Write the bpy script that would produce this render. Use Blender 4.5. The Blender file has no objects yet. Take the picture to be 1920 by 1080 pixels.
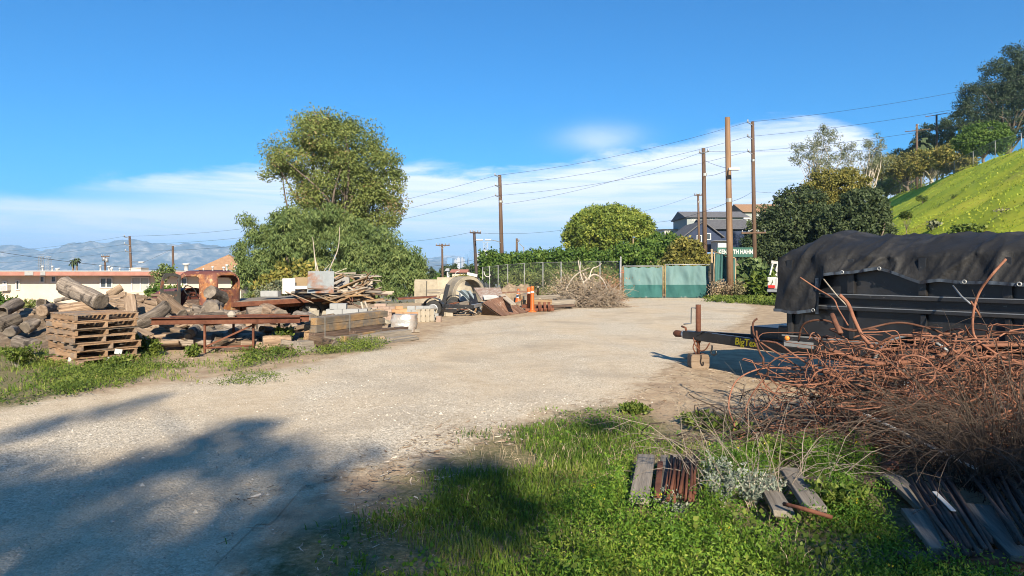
import bpy, bmesh, math, random
import numpy as np
from mathutils import Vector, Matrix, noise as mnoise
R = math.radians
random.seed(7)
rng = np.random.default_rng(11)
sc = bpy.context.scene
col = sc.collection
F, H, CX, HY = 1280.0, 1.6, 960.0, 507.0      # focal length in pixels, eye height, optical column, horizon row

def W(px, py, d):                # world point seen at (px, py) at depth d
    return Vector(((px-CX)/F*d, d, H-(py-HY)/F*d))
def G(px, py, z=0.0):            # point at height z seen at (px, py)
    d = F*(H-z)/(py-HY)
    return Vector(((px-CX)/F*d, d, z))
def XD(px, d):
    return (px-CX)/F*d
def ZD(py, d):
    return H-(py-HY)/F*d

def sstep(a, b, x):
    t = np.clip((x-a)/(b-a), 0, 1)
    return t*t*(3-2*t)
def terrain(x, y):
    x = np.asarray(x, float); y = np.asarray(y, float)
    r = np.sqrt(x*x+y*y)
    near = np.exp(-(r/30)**2)
    z = near*(0.016*np.sin(1.3*x+.4*y)+0.012*np.sin(.8*y-1.1*x+1)+.007*np.sin(3.1*x+2.3*y))
    t = y*.8-x*.6-32
    left = sstep(-4, 25, t)*sstep(4, -10, x)
    z = z-2.6*left
    z = z-5*sstep(56, 130, y)*sstep(30, 5, x)-22*sstep(130, 700, y)*sstep(500, 120, np.abs(x)*.5+60)*1.0-6*sstep(80, 400, np.abs(x))*sstep(-5, 2, -x)
    z = z+5.0*sstep(14, 42, x)*sstep(58, 105, y)*sstep(900, 300, y)*sstep(17, 8, .96*x-.275*y)
    s = .96*x-.275*y
    hill = 17*np.clip((s-11)/26.4, 0, 1)
    hill = np.where(s < 13, 17*np.clip((s-9)/4, 0, 1)**2*(2/26.4), hill)
    hill = hill+.16*np.clip(s-37.4, 0, 60)
    hill = hill*sstep(260, 170, y)*sstep(-60, -20, y)
    bumps = .35*np.sin(x*.35+y*.2)*np.sin(y*.27-x*.1)+.15*np.sin(x*.9+1)*np.sin(y*.8)
    return z+hill+bumps*np.clip(hill/4, 0, 1)
def tz(x, y):
    return float(terrain(x, y))

# ------------------------------------------------------------------ mesh building
class MB:
    def __init__(s): s.v = []; s.f = []; s.m = []
    def quad(s, a, b, c, d, mi=0):
        n = len(s.v); s.v += [tuple(a), tuple(b), tuple(c), tuple(d)]; s.f.append((n, n+1, n+2, n+3)); s.m.append(mi); return s
    def poly(s, pts, mi=0):
        n = len(s.v); s.v += [tuple(p) for p in pts]; s.f.append(tuple(range(n, n+len(pts)))); s.m.append(mi); return s
    def frame_box(s, o, ax, ay, az, mi=0, jit=0):
        # box from corner o along three edge vectors
        o, ax, ay, az = Vector(o), Vector(ax), Vector(ay), Vector(az)
        n = len(s.v)
        for k in range(8):
            p = o+ax*(k & 1)+ay*((k >> 1) & 1)+az*((k >> 2) & 1)
            if jit: p = p+Vector((random.uniform(-jit, jit), random.uniform(-jit, jit), random.uniform(-jit, jit)))
            s.v.append(tuple(p))
        for q in ((0, 2, 3, 1), (4, 5, 7, 6), (0, 1, 5, 4), (2, 6, 7, 3), (0, 4, 6, 2), (1, 3, 7, 5)):
            s.f.append(tuple(n+i for i in q)); s.m.append(mi)
        return s
    def box(s, c, size, rz=0, mi=0, jit=0, rot=None):
        M = rot if rot is not None else Matrix.Rotation(rz, 3, 'Z')
        c = Vector(c); a = M@Vector((size[0], 0, 0)); b = M@Vector((0, size[1], 0)); d = M@Vector((0, 0, size[2]))
        return s.frame_box(c-a/2-b/2-d/2, a, b, d, mi, jit)
    def beam(s, p0, p1, w, h, mi=0, up=(0, 0, 1), jit=0):
        p0, p1 = Vector(p0), Vector(p1); x = (p1-p0); up = Vector(up)
        y = up.cross(x)
        if y.length < 1e-6: y = Vector((0, 1, 0))
        y.normalize(); z = x.cross(y).normalized()
        return s.frame_box(p0-y*w/2-z*h/2, x, y*w, z*h, mi, jit)
    def tube(s, pts, rad, n=8, mi=0, cap=True, capmi=None, wob=0):
        pts = [Vector(p) for p in pts]; k = len(pts)
        if not hasattr(rad, '__len__'): rad = [rad]*k
        base = len(s.v); prev = None
        for i, p in enumerate(pts):
            t = (pts[min(i+1, k-1)]-pts[max(i-1, 0)])
            if t.length < 1e-9: t = Vector((0, 0, 1))
            t.normalize()
            if prev is None:
                a = t.orthogonal().normalized()
            else:
                a = prev-t*prev.dot(t)
                if a.length < 1e-6: a = t.orthogonal()
                a.normalize()
            prev = a; b = t.cross(a)
            for j in range(n):
                th = 2*math.pi*j/n; r = rad[i]
                if wob: r *= 1+wob*mnoise.noise(Vector((math.cos(th)*1.7+p.x, math.sin(th)*1.7+p.y, i*.6+p.z)))
                s.v.append(tuple(p+a*(r*math.cos(th))+b*(r*math.sin(th))))
        for i in range(k-1):
            for j in range(n):
                q = base+i*n+j; q2 = base+i*n+(j+1) % n
                s.f.append((q, q2, q2+n, q+n)); s.m.append(mi)
        if cap:
            cm = mi if capmi is None else capmi
            s.f.append(tuple(base+j for j in range(n))[::-1]); s.m.append(cm)
            s.f.append(tuple(base+(k-1)*n+j for j in range(n))); s.m.append(cm)
        return s
    def lathe(s, prof, n=20, M=None, mi=0):
        base = len(s.v); M = M or Matrix.Identity(4)
        for (r, z) in prof:
            for j in range(n):
                th = 2*math.pi*j/n
                s.v.append(tuple(M@Vector((r*math.cos(th), r*math.sin(th), z))))
        for i in range(len(prof)-1):
            for j in range(n):
                q = base+i*n+j; q2 = base+i*n+(j+1) % n
                s.f.append((q, q2, q2+n, q+n)); s.m.append(mi)
        return s
    def prism(s, pts, ext, mi=0):
        # polygon (3d points) extruded along vector ext
        pts = [Vector(p) for p in pts]; e = Vector(ext); n = len(s.v); k = len(pts)
        s.v += [tuple(p) for p in pts]+[tuple(p+e) for p in pts]
        s.f.append(tuple(range(n, n+k))[::-1]); s.m.append(mi)
        s.f.append(tuple(range(n+k, n+2*k))); s.m.append(mi)
        for i in range(k):
            j = (i+1) % k
            s.f.append((n+i, n+j, n+k+j, n+k+i)); s.m.append(mi)
        return s
    def grid(s, rows, mi=0):
        base = len(s.v); nr = len(rows); nc = len(rows[0])
        for r in rows: s.v += [tuple(p) for p in r]
        for i in range(nr-1):
            for j in range(nc-1):
                q = base+i*nc+j
                s.f.append((q, q+1, q+nc+1, q+nc)); s.m.append(mi)
        return s
    def build(s, name, mats, parent=None, smooth=False, bevel=0, solid=0, loc=None, local=False):
        me = bpy.data.meshes.new(name)
        v = np.array(s.v, float).reshape(-1, 3)
        if local: off = np.zeros(3)
        elif parent is not None:
            w = Vector((0, 0, 0)); p = parent
            while p is not None: w += p.location; p = p.parent
            off = np.array(w)
        elif loc is not None: off = np.array(loc)
        else:
            off = np.array([(v[:, 0].min()+v[:, 0].max())/2, (v[:, 1].min()+v[:, 1].max())/2, v[:, 2].min()])
        me.from_pydata([tuple(p) for p in v-off], [], s.f)
        if not isinstance(mats, (list, tuple)): mats = [mats]
        for m_ in mats: me.materials.append(m_)
        me.polygons.foreach_set('material_index', np.array(s.m, dtype=np.int32))
        if smooth: me.polygons.foreach_set('use_smooth', np.ones(len(s.f), dtype=bool))
        me.update()
        o = bpy.data.objects.new(name, me); col.objects.link(o)
        if parent is not None: o.parent = parent
        elif not local: o.location = off
        if solid:
            md = o.modifiers.new('thick', 'SOLIDIFY'); md.thickness = solid; md.offset = 0
        if bevel:
            md = o.modifiers.new('bevel', 'BEVEL'); md.width = bevel; md.segments = 2; md.limit_method = 'ANGLE'
        return o

def tag(o, label=None, cat=None, group=None, kind=None):
    if label: o['label'] = label
    if cat: o['category'] = cat
    if group: o['group'] = group
    if kind: o['kind'] = kind
    return o
def thing(name, label, cat, loc=(0, 0, 0), group=None, rz=0):
    o = bpy.data.objects.new(name, None); col.objects.link(o); o.location = loc; o.rotation_euler = (0, 0, rz)
    o.empty_display_size = .2
    return tag(o, label, cat, group)
def dup(o, loc, rot=None, label=None, parent=None, scale=None):
    c = o.copy(); col.objects.link(c)
    if parent is None:
        c.location = loc
        if rot is not None: c.rotation_euler = rot
        if scale: c.scale = scale
        if label: c['label'] = label
    else: c.parent = parent
    for ch in o.children: dup(ch, None, parent=c)
    return c
def along(o, p0, p1, roll=0, up=(0, 0, 1)):
    # place an object built along local +X so that it runs from p0 towards p1
    p0, p1 = Vector(p0), Vector(p1); x = (p1-p0).normalized(); upv = Vector(up)
    y = upv.cross(x)
    if y.length < 1e-4: y = Vector((0, 1, 0)).cross(x)
    y.normalize(); z = x.cross(y)
    M = Matrix((x, y, z)).transposed()@Matrix.Rotation(roll, 3, 'X')
    o.rotation_mode = 'XYZ'; o.location = p0; o.rotation_euler = M.to_euler()
    return o
def bar_obj(name, p0, p1, w, h, mat, label, cat, group=None, roll=0, jit=0, bevel=.006):
    L = (Vector(p1)-Vector(p0)).length
    b = MB().frame_box((0, -w/2, -h/2), (L, 0, 0), (0, w, 0), (0, 0, h), 0, jit)
    o = b.build(name, mat, local=True, bevel=bevel)
    along(o, p0, p1, roll)
    return tag(o, label, cat, group)
def fast_mesh(name, V, nper, mat, attr=None, smooth=False):
    # V: (N*nper, 3) vertices of N separate polygons
    me = bpy.data.meshes.new(name); n = len(V)
    me.vertices.add(n); me.vertices.foreach_set('co', np.ascontiguousarray(V, np.float32).ravel())
    me.loops.add(n); me.loops.foreach_set('vertex_index', np.arange(n, dtype=np.int32))
    me.polygons.add(n//nper); me.polygons.foreach_set('loop_start', np.arange(0, n, nper, dtype=np.int32))
    me.update(calc_edges=True)
    if attr is not None:
        a = me.attributes.new('v', 'FLOAT', 'POINT'); a.data.foreach_set('value', np.ascontiguousarray(np.repeat(attr, nper), np.float32))
    me.materials.append(mat)
    return me
def link(name, me, parent=None, loc=None):
    o = bpy.data.objects.new(name, me); col.objects.link(o)
    if parent is not None: o.parent = parent
    if loc is not None: o.location = loc
    return o
def unit(a): return a/np.maximum(np.linalg.norm(a, axis=1, keepdims=True), 1e-9)
def leaf_verts(P, L, aspect=.45, droop=0., up=0., D=None, Nm=None):
    N = len(P)
    d = rng.normal(size=(N, 3)) if D is None else D+rng.normal(size=(N, 3))*.35
    d = unit(d); d[:, 2] += up-droop; d = unit(d)
    s = unit(np.cross(d, rng.normal(size=(N, 3)) if Nm is None else Nm+rng.normal(size=(N, 3))*.45))
    L = np.broadcast_to(np.asarray(L, float), (N,))[:, None]*rng.uniform(.6, 1.3, (N, 1))
    V = np.empty((N, 4, 3)); V[:, 0] = P; V[:, 1] = P+d*L*.45+s*L*aspect/2; V[:, 2] = P+d*L; V[:, 3] = P+d*L*.45-s*L*aspect/2
    return V.reshape(-1, 3)
def blade_verts(P, h, w, lean=.35, D=None):
    # grass blades: two stacked quads bent over -> emitted as quads
    N = len(P); a = rng.uniform(0, 2*np.pi, N); h = np.broadcast_to(h, (N,))*rng.uniform(.55, 1.25, N)
    d = np.stack([np.cos(a), np.sin(a), np.zeros(N)], 1)*(lean*rng.uniform(.2, 1.4, N))[:, None]
    if D is not None: d = d+D
    b = rng.uniform(0, 2*np.pi, N); s = np.stack([np.cos(b), np.sin(b), np.zeros(N)], 1)*(w/2*rng.uniform(.7, 1.3, N))[:, None]
    up = np.zeros((N, 3)); up[:, 2] = h
    mid = P+up*.55+d*h[:, None]*.35; tip = P+up*(.95-.3*np.minimum(np.linalg.norm(d, axis=1), 1))[:, None]+d*h[:, None]
    V = np.empty((N, 8, 3)); V[:, 0] = P-s; V[:, 1] = P+s; V[:, 2] = mid+s*.8; V[:, 3] = mid-s*.8
    V[:, 4] = mid-s*.8; V[:, 5] = mid+s*.8; V[:, 6] = tip+s*.15; V[:, 7] = tip-s*.15
    return V.reshape(-1, 3)
def catmull(pts, n=6):
    P = [Vector(p) for p in pts]; P = [P[0]*2-P[1]]+P+[P[-1]*2-P[-2]]; out = []
    for i in range(1, len(P)-2):
        for k in range(n):
            t = k/n; a, b, c, d = P[i-1], P[i], P[i+1], P[i+2]
            out.append(.5*((2*b)+(c-a)*t+(2*a-5*b+4*c-d)*t*t+(3*b-a-3*c+d)*t**3))
    out.append(P[-2]); return out

# ------------------------------------------------------------------ materials
def nt(m):
    m.use_nodes = True; t = m.node_tree; t.nodes.clear(); return t
def N(t, typ, **kw):
    n = t.nodes.new(typ)
    for k, v in kw.items():
        if k.startswith('i_'): n.inputs[k[2:].replace('_', ' ')].default_value = v
        else: setattr(n, k, v)
    return n
def c4(c): return (c[0], c[1], c[2], 1)
def ramp(t, fac, stops):
    r = N(t, 'ShaderNodeValToRGB'); e = r.color_ramp.elements
    e[0].position, e[0].color = stops[0][0], c4(stops[0][1]); e[1].position, e[1].color = stops[-1][0], c4(stops[-1][1])
    for p, c in stops[1:-1]:
        x = e.new(p); x.color = c4(c)
    t.links.new(fac, r.inputs[0]); return r.outputs[0]
def math_(t, op, a, b=None, c=None):
    n = N(t, 'ShaderNodeMath', operation=op)
    for i, x in enumerate((a, b, c)):
        if x is None: continue
        if hasattr(x, 'is_output'): t.links.new(x, n.inputs[i])
        else: n.inputs[i].default_value = x
    return n.outputs[0]
def mix(t, fac, a, b):
    n = N(t, 'ShaderNodeMix', data_type='RGBA')
    for s, x in ((n.inputs[0], fac), (n.inputs[6], a), (n.inputs[7], b)):
        if hasattr(x, 'is_output'): t.links.new(x, s)
        else: s.default_value = x if not hasattr(x, '__len__') else c4(x)
    return n.outputs[2]
def noise(t, vec, scale, detail=6, rough=.6, dist=0):
    n = N(t, 'ShaderNodeTexNoise'); n.inputs['Scale'].default_value = scale; n.inputs['Detail'].default_value = detail
    n.inputs['Roughness'].default_value = rough; n.inputs['Distortion'].default_value = dist
    t.links.new(vec, n.inputs['Vector']); return n.outputs['Fac']
MATS = {}
ALB = dict(galvanised_sheet=.42, white_paint=.62, grey_block=.48, beige_block=.52, pink_brick=.52, orange_brick=.6, yellow_brick=.55, stucco=1.0, concrete=.68, fascia=1.05, green_screen=.58, green_screen_dark=.66, orange_plastic=.62, white_band=.62, tan_tube=.6, galvanised_tube=.55, pole_wood=.58, pole_tan=.72, tan_wood=.55, pale_wood=.6, split_wood=.75, weathered_wood=.78, rusted_bar=.58, dark_twig=.6, plastic_wrap=.6, brown_panel=.55, roof_tile=.7, brown_board=.75, corrugated=.75, blue_grey_sheet=.5, heap_soil=.62, grey_twig=.8, wood_chips=.55, tower_stone=.7, rusty_steel=.58, grey_siding=.7, curtain=.6, pallet_wood=.8, teal_cloth=.6)
def mat(name, stops, scale=4, stretch=(1, 1, 1), rough=.85, bump=.25, bscale=None, metal=0, rnd=.18, patches=None, spec=.3, dist=0, detail=8):
    """noise-driven surface: stops = colour ramp over the noise; patches = (colour, threshold, scale, softness) worn or rusty spots"""
    k = ALB.get(name, 1)
    stops = [(p_, [x*k for x in c_]) for p_, c_ in stops]; patches = [([x*k for x in q[0]],)+tuple(q[1:]) for q in patches] if patches else None
    m = bpy.data.materials.new(name); t = nt(m)
    tc = N(t, 'ShaderNodeTexCoord'); mp = N(t, 'ShaderNodeMapping'); mp.inputs['Scale'].default_value = stretch
    oi = N(t, 'ShaderNodeObjectInfo')
    sh = N(t, 'ShaderNodeVectorMath', operation='MULTIPLY_ADD'); t.links.new(oi.outputs['Random'], sh.inputs[0]); sh.inputs[1].default_value = (31, 17, 23); t.links.new(tc.outputs['Object'], sh.inputs[2])
    t.links.new(sh.outputs[0], mp.inputs[0]); vec = mp.outputs[0]
    nf = noise(t, vec, scale, detail, .65, dist)
    if len(stops) == 1: stops = [(.3, [x*.8 for x in stops[0]]), (.7, [min(1, x*1.15) for x in stops[0]])]
    c = ramp(t, nf, stops)
    if patches:
        for (pc, th, ps, so) in patches:
            pn = noise(t, sh.outputs[0], ps, 7, .65, .3)
            r = N(t, 'ShaderNodeMapRange'); r.inputs[1].default_value = th-so; r.inputs[2].default_value = th+so; t.links.new(pn, r.inputs[0])
            pcol = ramp(t, nf, [(.3, [x*.7 for x in pc]), (.7, [min(1, x*1.2) for x in pc])])
            c = mix(t, r.outputs[0], c, pcol)
    if rnd:
        hs = N(t, 'ShaderNodeHueSaturation'); t.links.new(c, hs.inputs['Color'])
        v = math_(t, 'MULTIPLY_ADD', oi.outputs['Random'], 2*rnd, 1-rnd); t.links.new(v, hs.inputs['Value']); c = hs.outputs[0]
    b = N(t, 'ShaderNodeBsdfPrincipled'); t.links.new(c, b.inputs['Base Color'])
    b.inputs['Roughness'].default_value = rough; b.inputs['Metallic'].default_value = metal; b.inputs['Specular IOR Level'].default_value = spec
    if bump:
        bn = N(t, 'ShaderNodeBump'); bn.inputs['Strength'].default_value = bump; bn.inputs['Distance'].default_value = .03
        t.links.new(noise(t, vec, bscale or scale*4, 5, .6), bn.inputs['Height']); t.links.new(bn.outputs[0], b.inputs['Normal'])
    o = N(t, 'ShaderNodeOutputMaterial'); t.links.new(b.outputs[0], o.inputs[0]); MATS[name] = m
    return m
FOL = dict(grass_blades=1.15, weed_leaves=1.02, sage_leaves=.72, straw=.85, olive_leaves=1.65, pepper_leaves=1.5, dark_leaves=1.35, ficus_leaves=1.4, green_leaves=1.15, hill_bush_leaves=1.25, yellow_green_leaves=1.15, pine_needles=1.25, hill_grass=1.25, bright_weed=.78)
def foliage(name, stops, trans=.3, rough=.6, spec=.25):
    m = bpy.data.materials.new(name); t = nt(m)
    k = FOL.get(name, 1); stops = [(p_, [min(1, x*k) for x in c_]) for p_, c_ in stops]
    a = N(t, 'ShaderNodeAttribute', attribute_name='v'); c = ramp(t, a.outputs['Fac'], stops)
    b = N(t, 'ShaderNodeBsdfPrincipled'); t.links.new(c, b.inputs['Base Color']); b.inputs['Roughness'].default_value = rough; b.inputs['Specular IOR Level'].default_value = spec
    tr = N(t, 'ShaderNodeBsdfTranslucent'); t.links.new(c, tr.inputs[0])
    mx = N(t, 'ShaderNodeMixShader'); mx.inputs[0].default_value = trans; t.links.new(b.outputs[0], mx.inputs[1]); t.links.new(tr.outputs[0], mx.inputs[2])
    o = N(t, 'ShaderNodeOutputMaterial'); t.links.new(mx.outputs[0], o.inputs[0]); return m

G3 = lambda *a: [(0., a[0]), (.5, a[1]), (1., a[2])]
M_wood_grey = mat('weathered_wood', [(.25, (.10, .085, .07)), (.5, (.26, .225, .185)), (.75, (.40, .35, .29))], 3, (.5, 9, 9), .9, .35)
M_wood_brown = mat('brown_wood', [(.25, (.10, .06, .035)), (.5, (.25, .16, .09)), (.75, (.38, .27, .16))], 3, (.5, 9, 9), .85, .3)
M_wood_tan = mat('tan_wood', [(.25, (.28, .17, .08)), (.5, (.46, .29, .14)), (.75, (.55, .39, .22))], 3, (.5, 9, 9), .85, .25, patches=[((.24, .205, .17), .50, 2, .08)])
M_wood_pale = mat('pale_wood', [(.25, (.40, .33, .25)), (.5, (.55, .47, .37)), (.75, (.65, .57, .46))], 3, (.5, 9, 9), .85, .2)
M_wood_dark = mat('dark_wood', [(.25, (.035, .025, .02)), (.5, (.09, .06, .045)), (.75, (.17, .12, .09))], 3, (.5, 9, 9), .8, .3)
M_pallet = mat('pallet_wood', [(.25, (.16, .09, .05)), (.5, (.34, .21, .12)), (.75, (.46, .32, .20))], 3, (.6, 7, 7), .85, .25, patches=[((.20, .18, .16), .55, 1.5, .1)])
M_bark = mat('grey_bark', [(.25, (.05, .041, .034)), (.48, (.175, .143, .115)), (.75, (.36, .305, .25))], 3.2, (.35, 6, 6), .95, 1., 9, rnd=.48, patches=[((.04, .033, .028), .60, 3.5, .05)], dist=.5)
M_barkb = mat('brown_bark', [(.25, (.055, .035, .025)), (.5, (.19, .13, .085)), (.75, (.34, .25, .175))], 3.2, (.35, 7, 7), .95, 1., 9, rnd=.48, patches=[((.03, .025, .02), .60, 3.5, .05)], dist=.5)
M_endgrain = mat('end_grain', [(.25, (.06, .05, .042)), (.55, (.15, .125, .10)), (.8, (.30, .25, .20))], 6, (1, 1, 1), .95, .4, rnd=.2)
M_splitw = mat('split_wood', [(.25, (.13, .085, .055)), (.5, (.29, .21, .145)), (.75, (.44, .34, .25))], 3, (.5, 6, 6), .9, .5, rnd=.25)
M_pole = mat('pole_wood', [(.25, (.085, .05, .033)), (.5, (.16, .10, .068)), (.75, (.26, .175, .12))], 2, (6, 6, .25), .9, .35, rnd=.12)
M_pole_tan = mat('pole_tan', [(.25, (.15, .085, .05)), (.5, (.28, .17, .10)), (.75, (.38, .25, .16))], 2, (6, 6, .25), .9, .35, rnd=.1)
M_pole_dark = mat('pole_dark', [(.3, (.02, .018, .018)), (.7, (.07, .05, .045))], 2, (6, 6, .25), .85, .3)
M_trunk = mat('tree_bark', [(.25, (.05, .04, .03)), (.5, (.14, .11, .085)), (.75, (.26, .21, .17))], 3, (3, 3, .6), .95, .6)
M_trunk_pale = mat('pale_bark', [(.25, (.22, .18, .14)), (.5, (.38, .33, .27)), (.75, (.50, .45, .38))], 2, (3, 3, .6), .9, .4)
M_rust = mat('rusty_steel', [(.25, (.09, .03, .018)), (.5, (.20, .075, .042)), (.75, (.30, .13, .075))], 5, (1, 1, 1), .85, .25)
M_rebar = mat('rusted_bar', [(.25, (.12, .05, .033)), (.5, (.27, .118, .07)), (.75, (.39, .195, .125))], 7, (1, 1, 1), .85, .35, rnd=.5)
M_rustpaint = mat('rusty_paint', [(.3, (.10, .038, .03)), (.5, (.155, .06, .043)), (.7, (.20, .085, .055))], 4, (1, 1, 1), .6, .1, rnd=0, patches=[((.30, .125, .045), .53, 3.0, .07), ((.40, .27, .14), .60, 6.5, .05), ((.05, .025, .02), .62, 9, .04)])
M_cabred = mat('cab_red', [(.3, (.10, .036, .03)), (.7, (.15, .058, .045))], 5, rough=.5, bump=.08, rnd=0, patches=[((.45, .2, .08), .64, 5, .03)])
M_zinc = mat('galvanised_sheet', [(.3, (.34, .38, .40)), (.7, (.44, .48, .50))], 6, rough=.5, bump=.08, metal=.2, rnd=0, patches=[((.40, .15, .05), .58, 1.9, .07)])
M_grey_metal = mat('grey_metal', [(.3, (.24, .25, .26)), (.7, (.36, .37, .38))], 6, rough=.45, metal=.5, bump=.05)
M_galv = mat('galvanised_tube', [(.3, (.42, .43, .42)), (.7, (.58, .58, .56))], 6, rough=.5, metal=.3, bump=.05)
M_tan_tube = mat('tan_tube', [(.3, (.42, .30, .16)), (.7, (.56, .43, .27))], 6, rough=.7, bump=.05)
M_black = mat('black_paint', [(.3, (.010, .0105, .012)), (.6, (.020, .021, .024))], 3, rough=.32, bump=.06, rnd=0, patches=[((.08, .075, .07), .66, 16, .02), ((.035, .032, .03), .6, 1.6, .12)], spec=.4)
M_tarp = mat('black_tarp', [(.3, (.006, .006, .0065)), (.7, (.014, .014, .015))], 4, rough=.7, bump=.5, bscale=9, rnd=0, spec=.4, patches=[((.05, .047, .043), .66, 1.7, .14)])
M_hem = mat('tarp_hem', [(.3, (.025, .034, .05)), (.7, (.06, .078, .105))], 6, rough=.35, bump=.2, bscale=18, rnd=0, spec=.6)
M_rubber = mat('tyre_rubber', [(.3, (.018, .018, .018)), (.7, (.045, .043, .04))], 8, rough=.85, bump=.2)
M_conc = mat('concrete', [(.25, (.34, .29, .215)), (.5, (.45, .39, .29)), (.75, (.54, .48, .37))], 3, rough=.92, bump=.3, bscale=25, patches=[((.26, .23, .19), .6, 1.3, .1)])
M_block_grey = mat('grey_block', [(.3, (.46, .47, .47)), (.7, (.60, .61, .61))], 5, rough=.92, bump=.2, rnd=.10)
M_block_tan = mat('beige_block', [(.3, (.50, .43, .33)), (.7, (.64, .57, .46))], 5, rough=.92, bump=.2, rnd=.08)
M_brick_pink = mat('pink_brick', [(.3, (.45, .32, .25)), (.7, (.60, .46, .38))], 5, rough=.92, bump=.2, rnd=.15)
M_brick_orange = mat('orange_brick', [(.3, (.48, .26, .13)), (.7, (.62, .40, .23))], 5, rough=.92, bump=.2, rnd=.12)
M_brick_yellow = mat('yellow_brick', [(.3, (.50, .38, .12)), (.7, (.62, .50, .22))], 5, rough=.92, bump=.2, rnd=.12)
M_brick_red = mat('red_brick', [(.3, (.26, .10, .065)), (.7, (.38, .17, .12))], 5, rough=.92, bump=.2, rnd=.12)
M_white = mat('white_paint', [(.3, (.68, .67, .64)), (.7, (.80, .79, .76))], 3, rough=.5, bump=.05, rnd=.04, patches=[((.5, .47, .42), .68, 2, .08)])
M_stucco = mat('stucco', [(.3, (.44, .37, .29)), (.7, (.52, .45, .36))], 1.2, rough=.95, bump=.15, bscale=20, rnd=0)
M_fascia = mat('fascia', [(.3, (.24, .11, .085)), (.7, (.32, .16, .125))], 2, rough=.8, bump=.1, rnd=0)
M_glass = mat('window_glass', [(.3, (.03, .04, .05)), (.7, (.08, .10, .12))], 1, rough=.12, bump=0, spec=.6)
M_curtain = mat('curtain', [(.3, (.36, .38, .36)), (.7, (.50, .52, .50))], 2, (1, 1, .2), rough=.9, bump=.2)
M_tile = mat('roof_tile', [(.3, (.36, .20, .11)), (.7, (.52, .32, .19))], 3, (1, 1, 3), rough=.9, bump=.3)
M_shingle = mat('dark_shingle', [(.3, (.07, .07, .075)), (.7, (.13, .13, .14))], 3, rough=.95, bump=.2)
M_navy = mat('navy_siding', [(.3, (.018, .028, .06)), (.7, (.03, .045, .09))], 3, (1, 1, 5), rough=.8, bump=.2)
M_greyhouse = mat('grey_siding', [(.3, (.30, .34, .34)), (.7, (.36, .40, .40))], 3, (1, 1, 5), rough=.8, bump=.15)
M_orange = mat('orange_plastic', [(.3, (.66, .13, .025)), (.7, (.80, .19, .04))], 4, rough=.5, bump=.03, patches=[((.45, .13, .05), .66, 5, .06)])
M_reflect = mat('white_band', [(.3, (.68, .66, .64)), (.7, (.80, .78, .75))], 4, rough=.4, bump=.02)
M_ramp = mat('brown_board', [(.25, (.10, .05, .035)), (.5, (.21, .115, .08)), (.75, (.33, .21, .15))], 3, (.6, 6, 6), .85, .3, patches=[((.36, .29, .24), .64, 3, .06)])
M_corr = mat('corrugated', [(.3, (.22, .14, .11)), (.7, (.36, .27, .22))], 12, rough=.8, bump=.3, bscale=40, patches=[((.42, .37, .33), .55, 9, .08)])
M_green_cloth = mat('green_screen', [(.3, (.14, .26, .265)), (.7, (.21, .34, .34))], 2, (1, 1, .4), rough=.85, bump=.25, rnd=.05)
M_green_dark = mat('green_screen_dark', [(.3, (.025, .115, .11)), (.7, (.045, .16, .15))], 2, rough=.85, bump=.2, rnd=.05)
M_sign = mat('sign_green', [(.3, (.012, .065, .05)), (.7, (.02, .09, .07))], 2, rough=.4, bump=0, rnd=0)
M_yellow = mat('yellow_letter', [(.3, (.88, .62, .02)), (.7, (.92, .68, .03))], 4, rough=.5, bump=0, rnd=0)
M_red = mat('red_lamp', [(.3, (.40, .02, .02)), (.7, (.55, .04, .03))], 4, rough=.3, bump=0, rnd=0)
M_amber = mat('amber_lamp', [(.3, (.60, .17, .03)), (.7, (.75, .25, .05))], 4, rough=.3, bump=0, rnd=0)
M_wire = mat('wire', [(.3, (.015, .015, .017)), (.7, (.03, .03, .033))], 4, rough=.6, bump=0, rnd=0)
M_cardboard = mat('brown_panel', [(.3, (.36, .25, .14)), (.7, (.46, .34, .20))], 3, rough=.9, bump=.1)
M_plastic = mat('plastic_wrap', [(.3, (.42, .42, .41)), (.7, (.62, .62, .60))], 3, rough=.28, bump=.5, bscale=12, patches=[((.50, .40, .34), .55, 2.2, .1)], spec=.6)
M_rock = mat('stone', [(.25, (.24, .21, .17)), (.5, (.36, .32, .27)), (.75, (.46, .42, .36))], 4, rough=.95, bump=.4)
M_dirtheap = mat('heap_soil', [(.25, (.20, .14, .09)), (.5, (.36, .27, .18)), (.75, (.50, .40, .28))], 2.5, rough=.97, bump=.8, bscale=14)
M_chips = mat('wood_chips', [(.25, (.07, .05, .035)), (.5, (.26, .19, .13)), (.75, (.46, .37, .27))], 9, rough=.97, bump=1., bscale=16)
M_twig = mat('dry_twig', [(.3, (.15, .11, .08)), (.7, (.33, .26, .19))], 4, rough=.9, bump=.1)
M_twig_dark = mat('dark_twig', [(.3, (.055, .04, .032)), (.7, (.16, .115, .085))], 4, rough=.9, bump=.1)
M_twig_grey = mat('grey_twig', [(.3, (.22, .18, .14)), (.7, (.48, .40, .31))], 4, rough=.9, bump=.1)
M_blueglass = mat('tower_glass', [(.3, (.10, .18, .30)), (.7, (.18, .28, .42))], .01, (1, 1, .1), rough=.3, bump=0)
M_tower_pale = mat('tower_stone', [(.3, (.50, .48, .46)), (.7, (.62, .60, .58))], .02, (1, 1, 2), rough=.8, bump=0)
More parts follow.
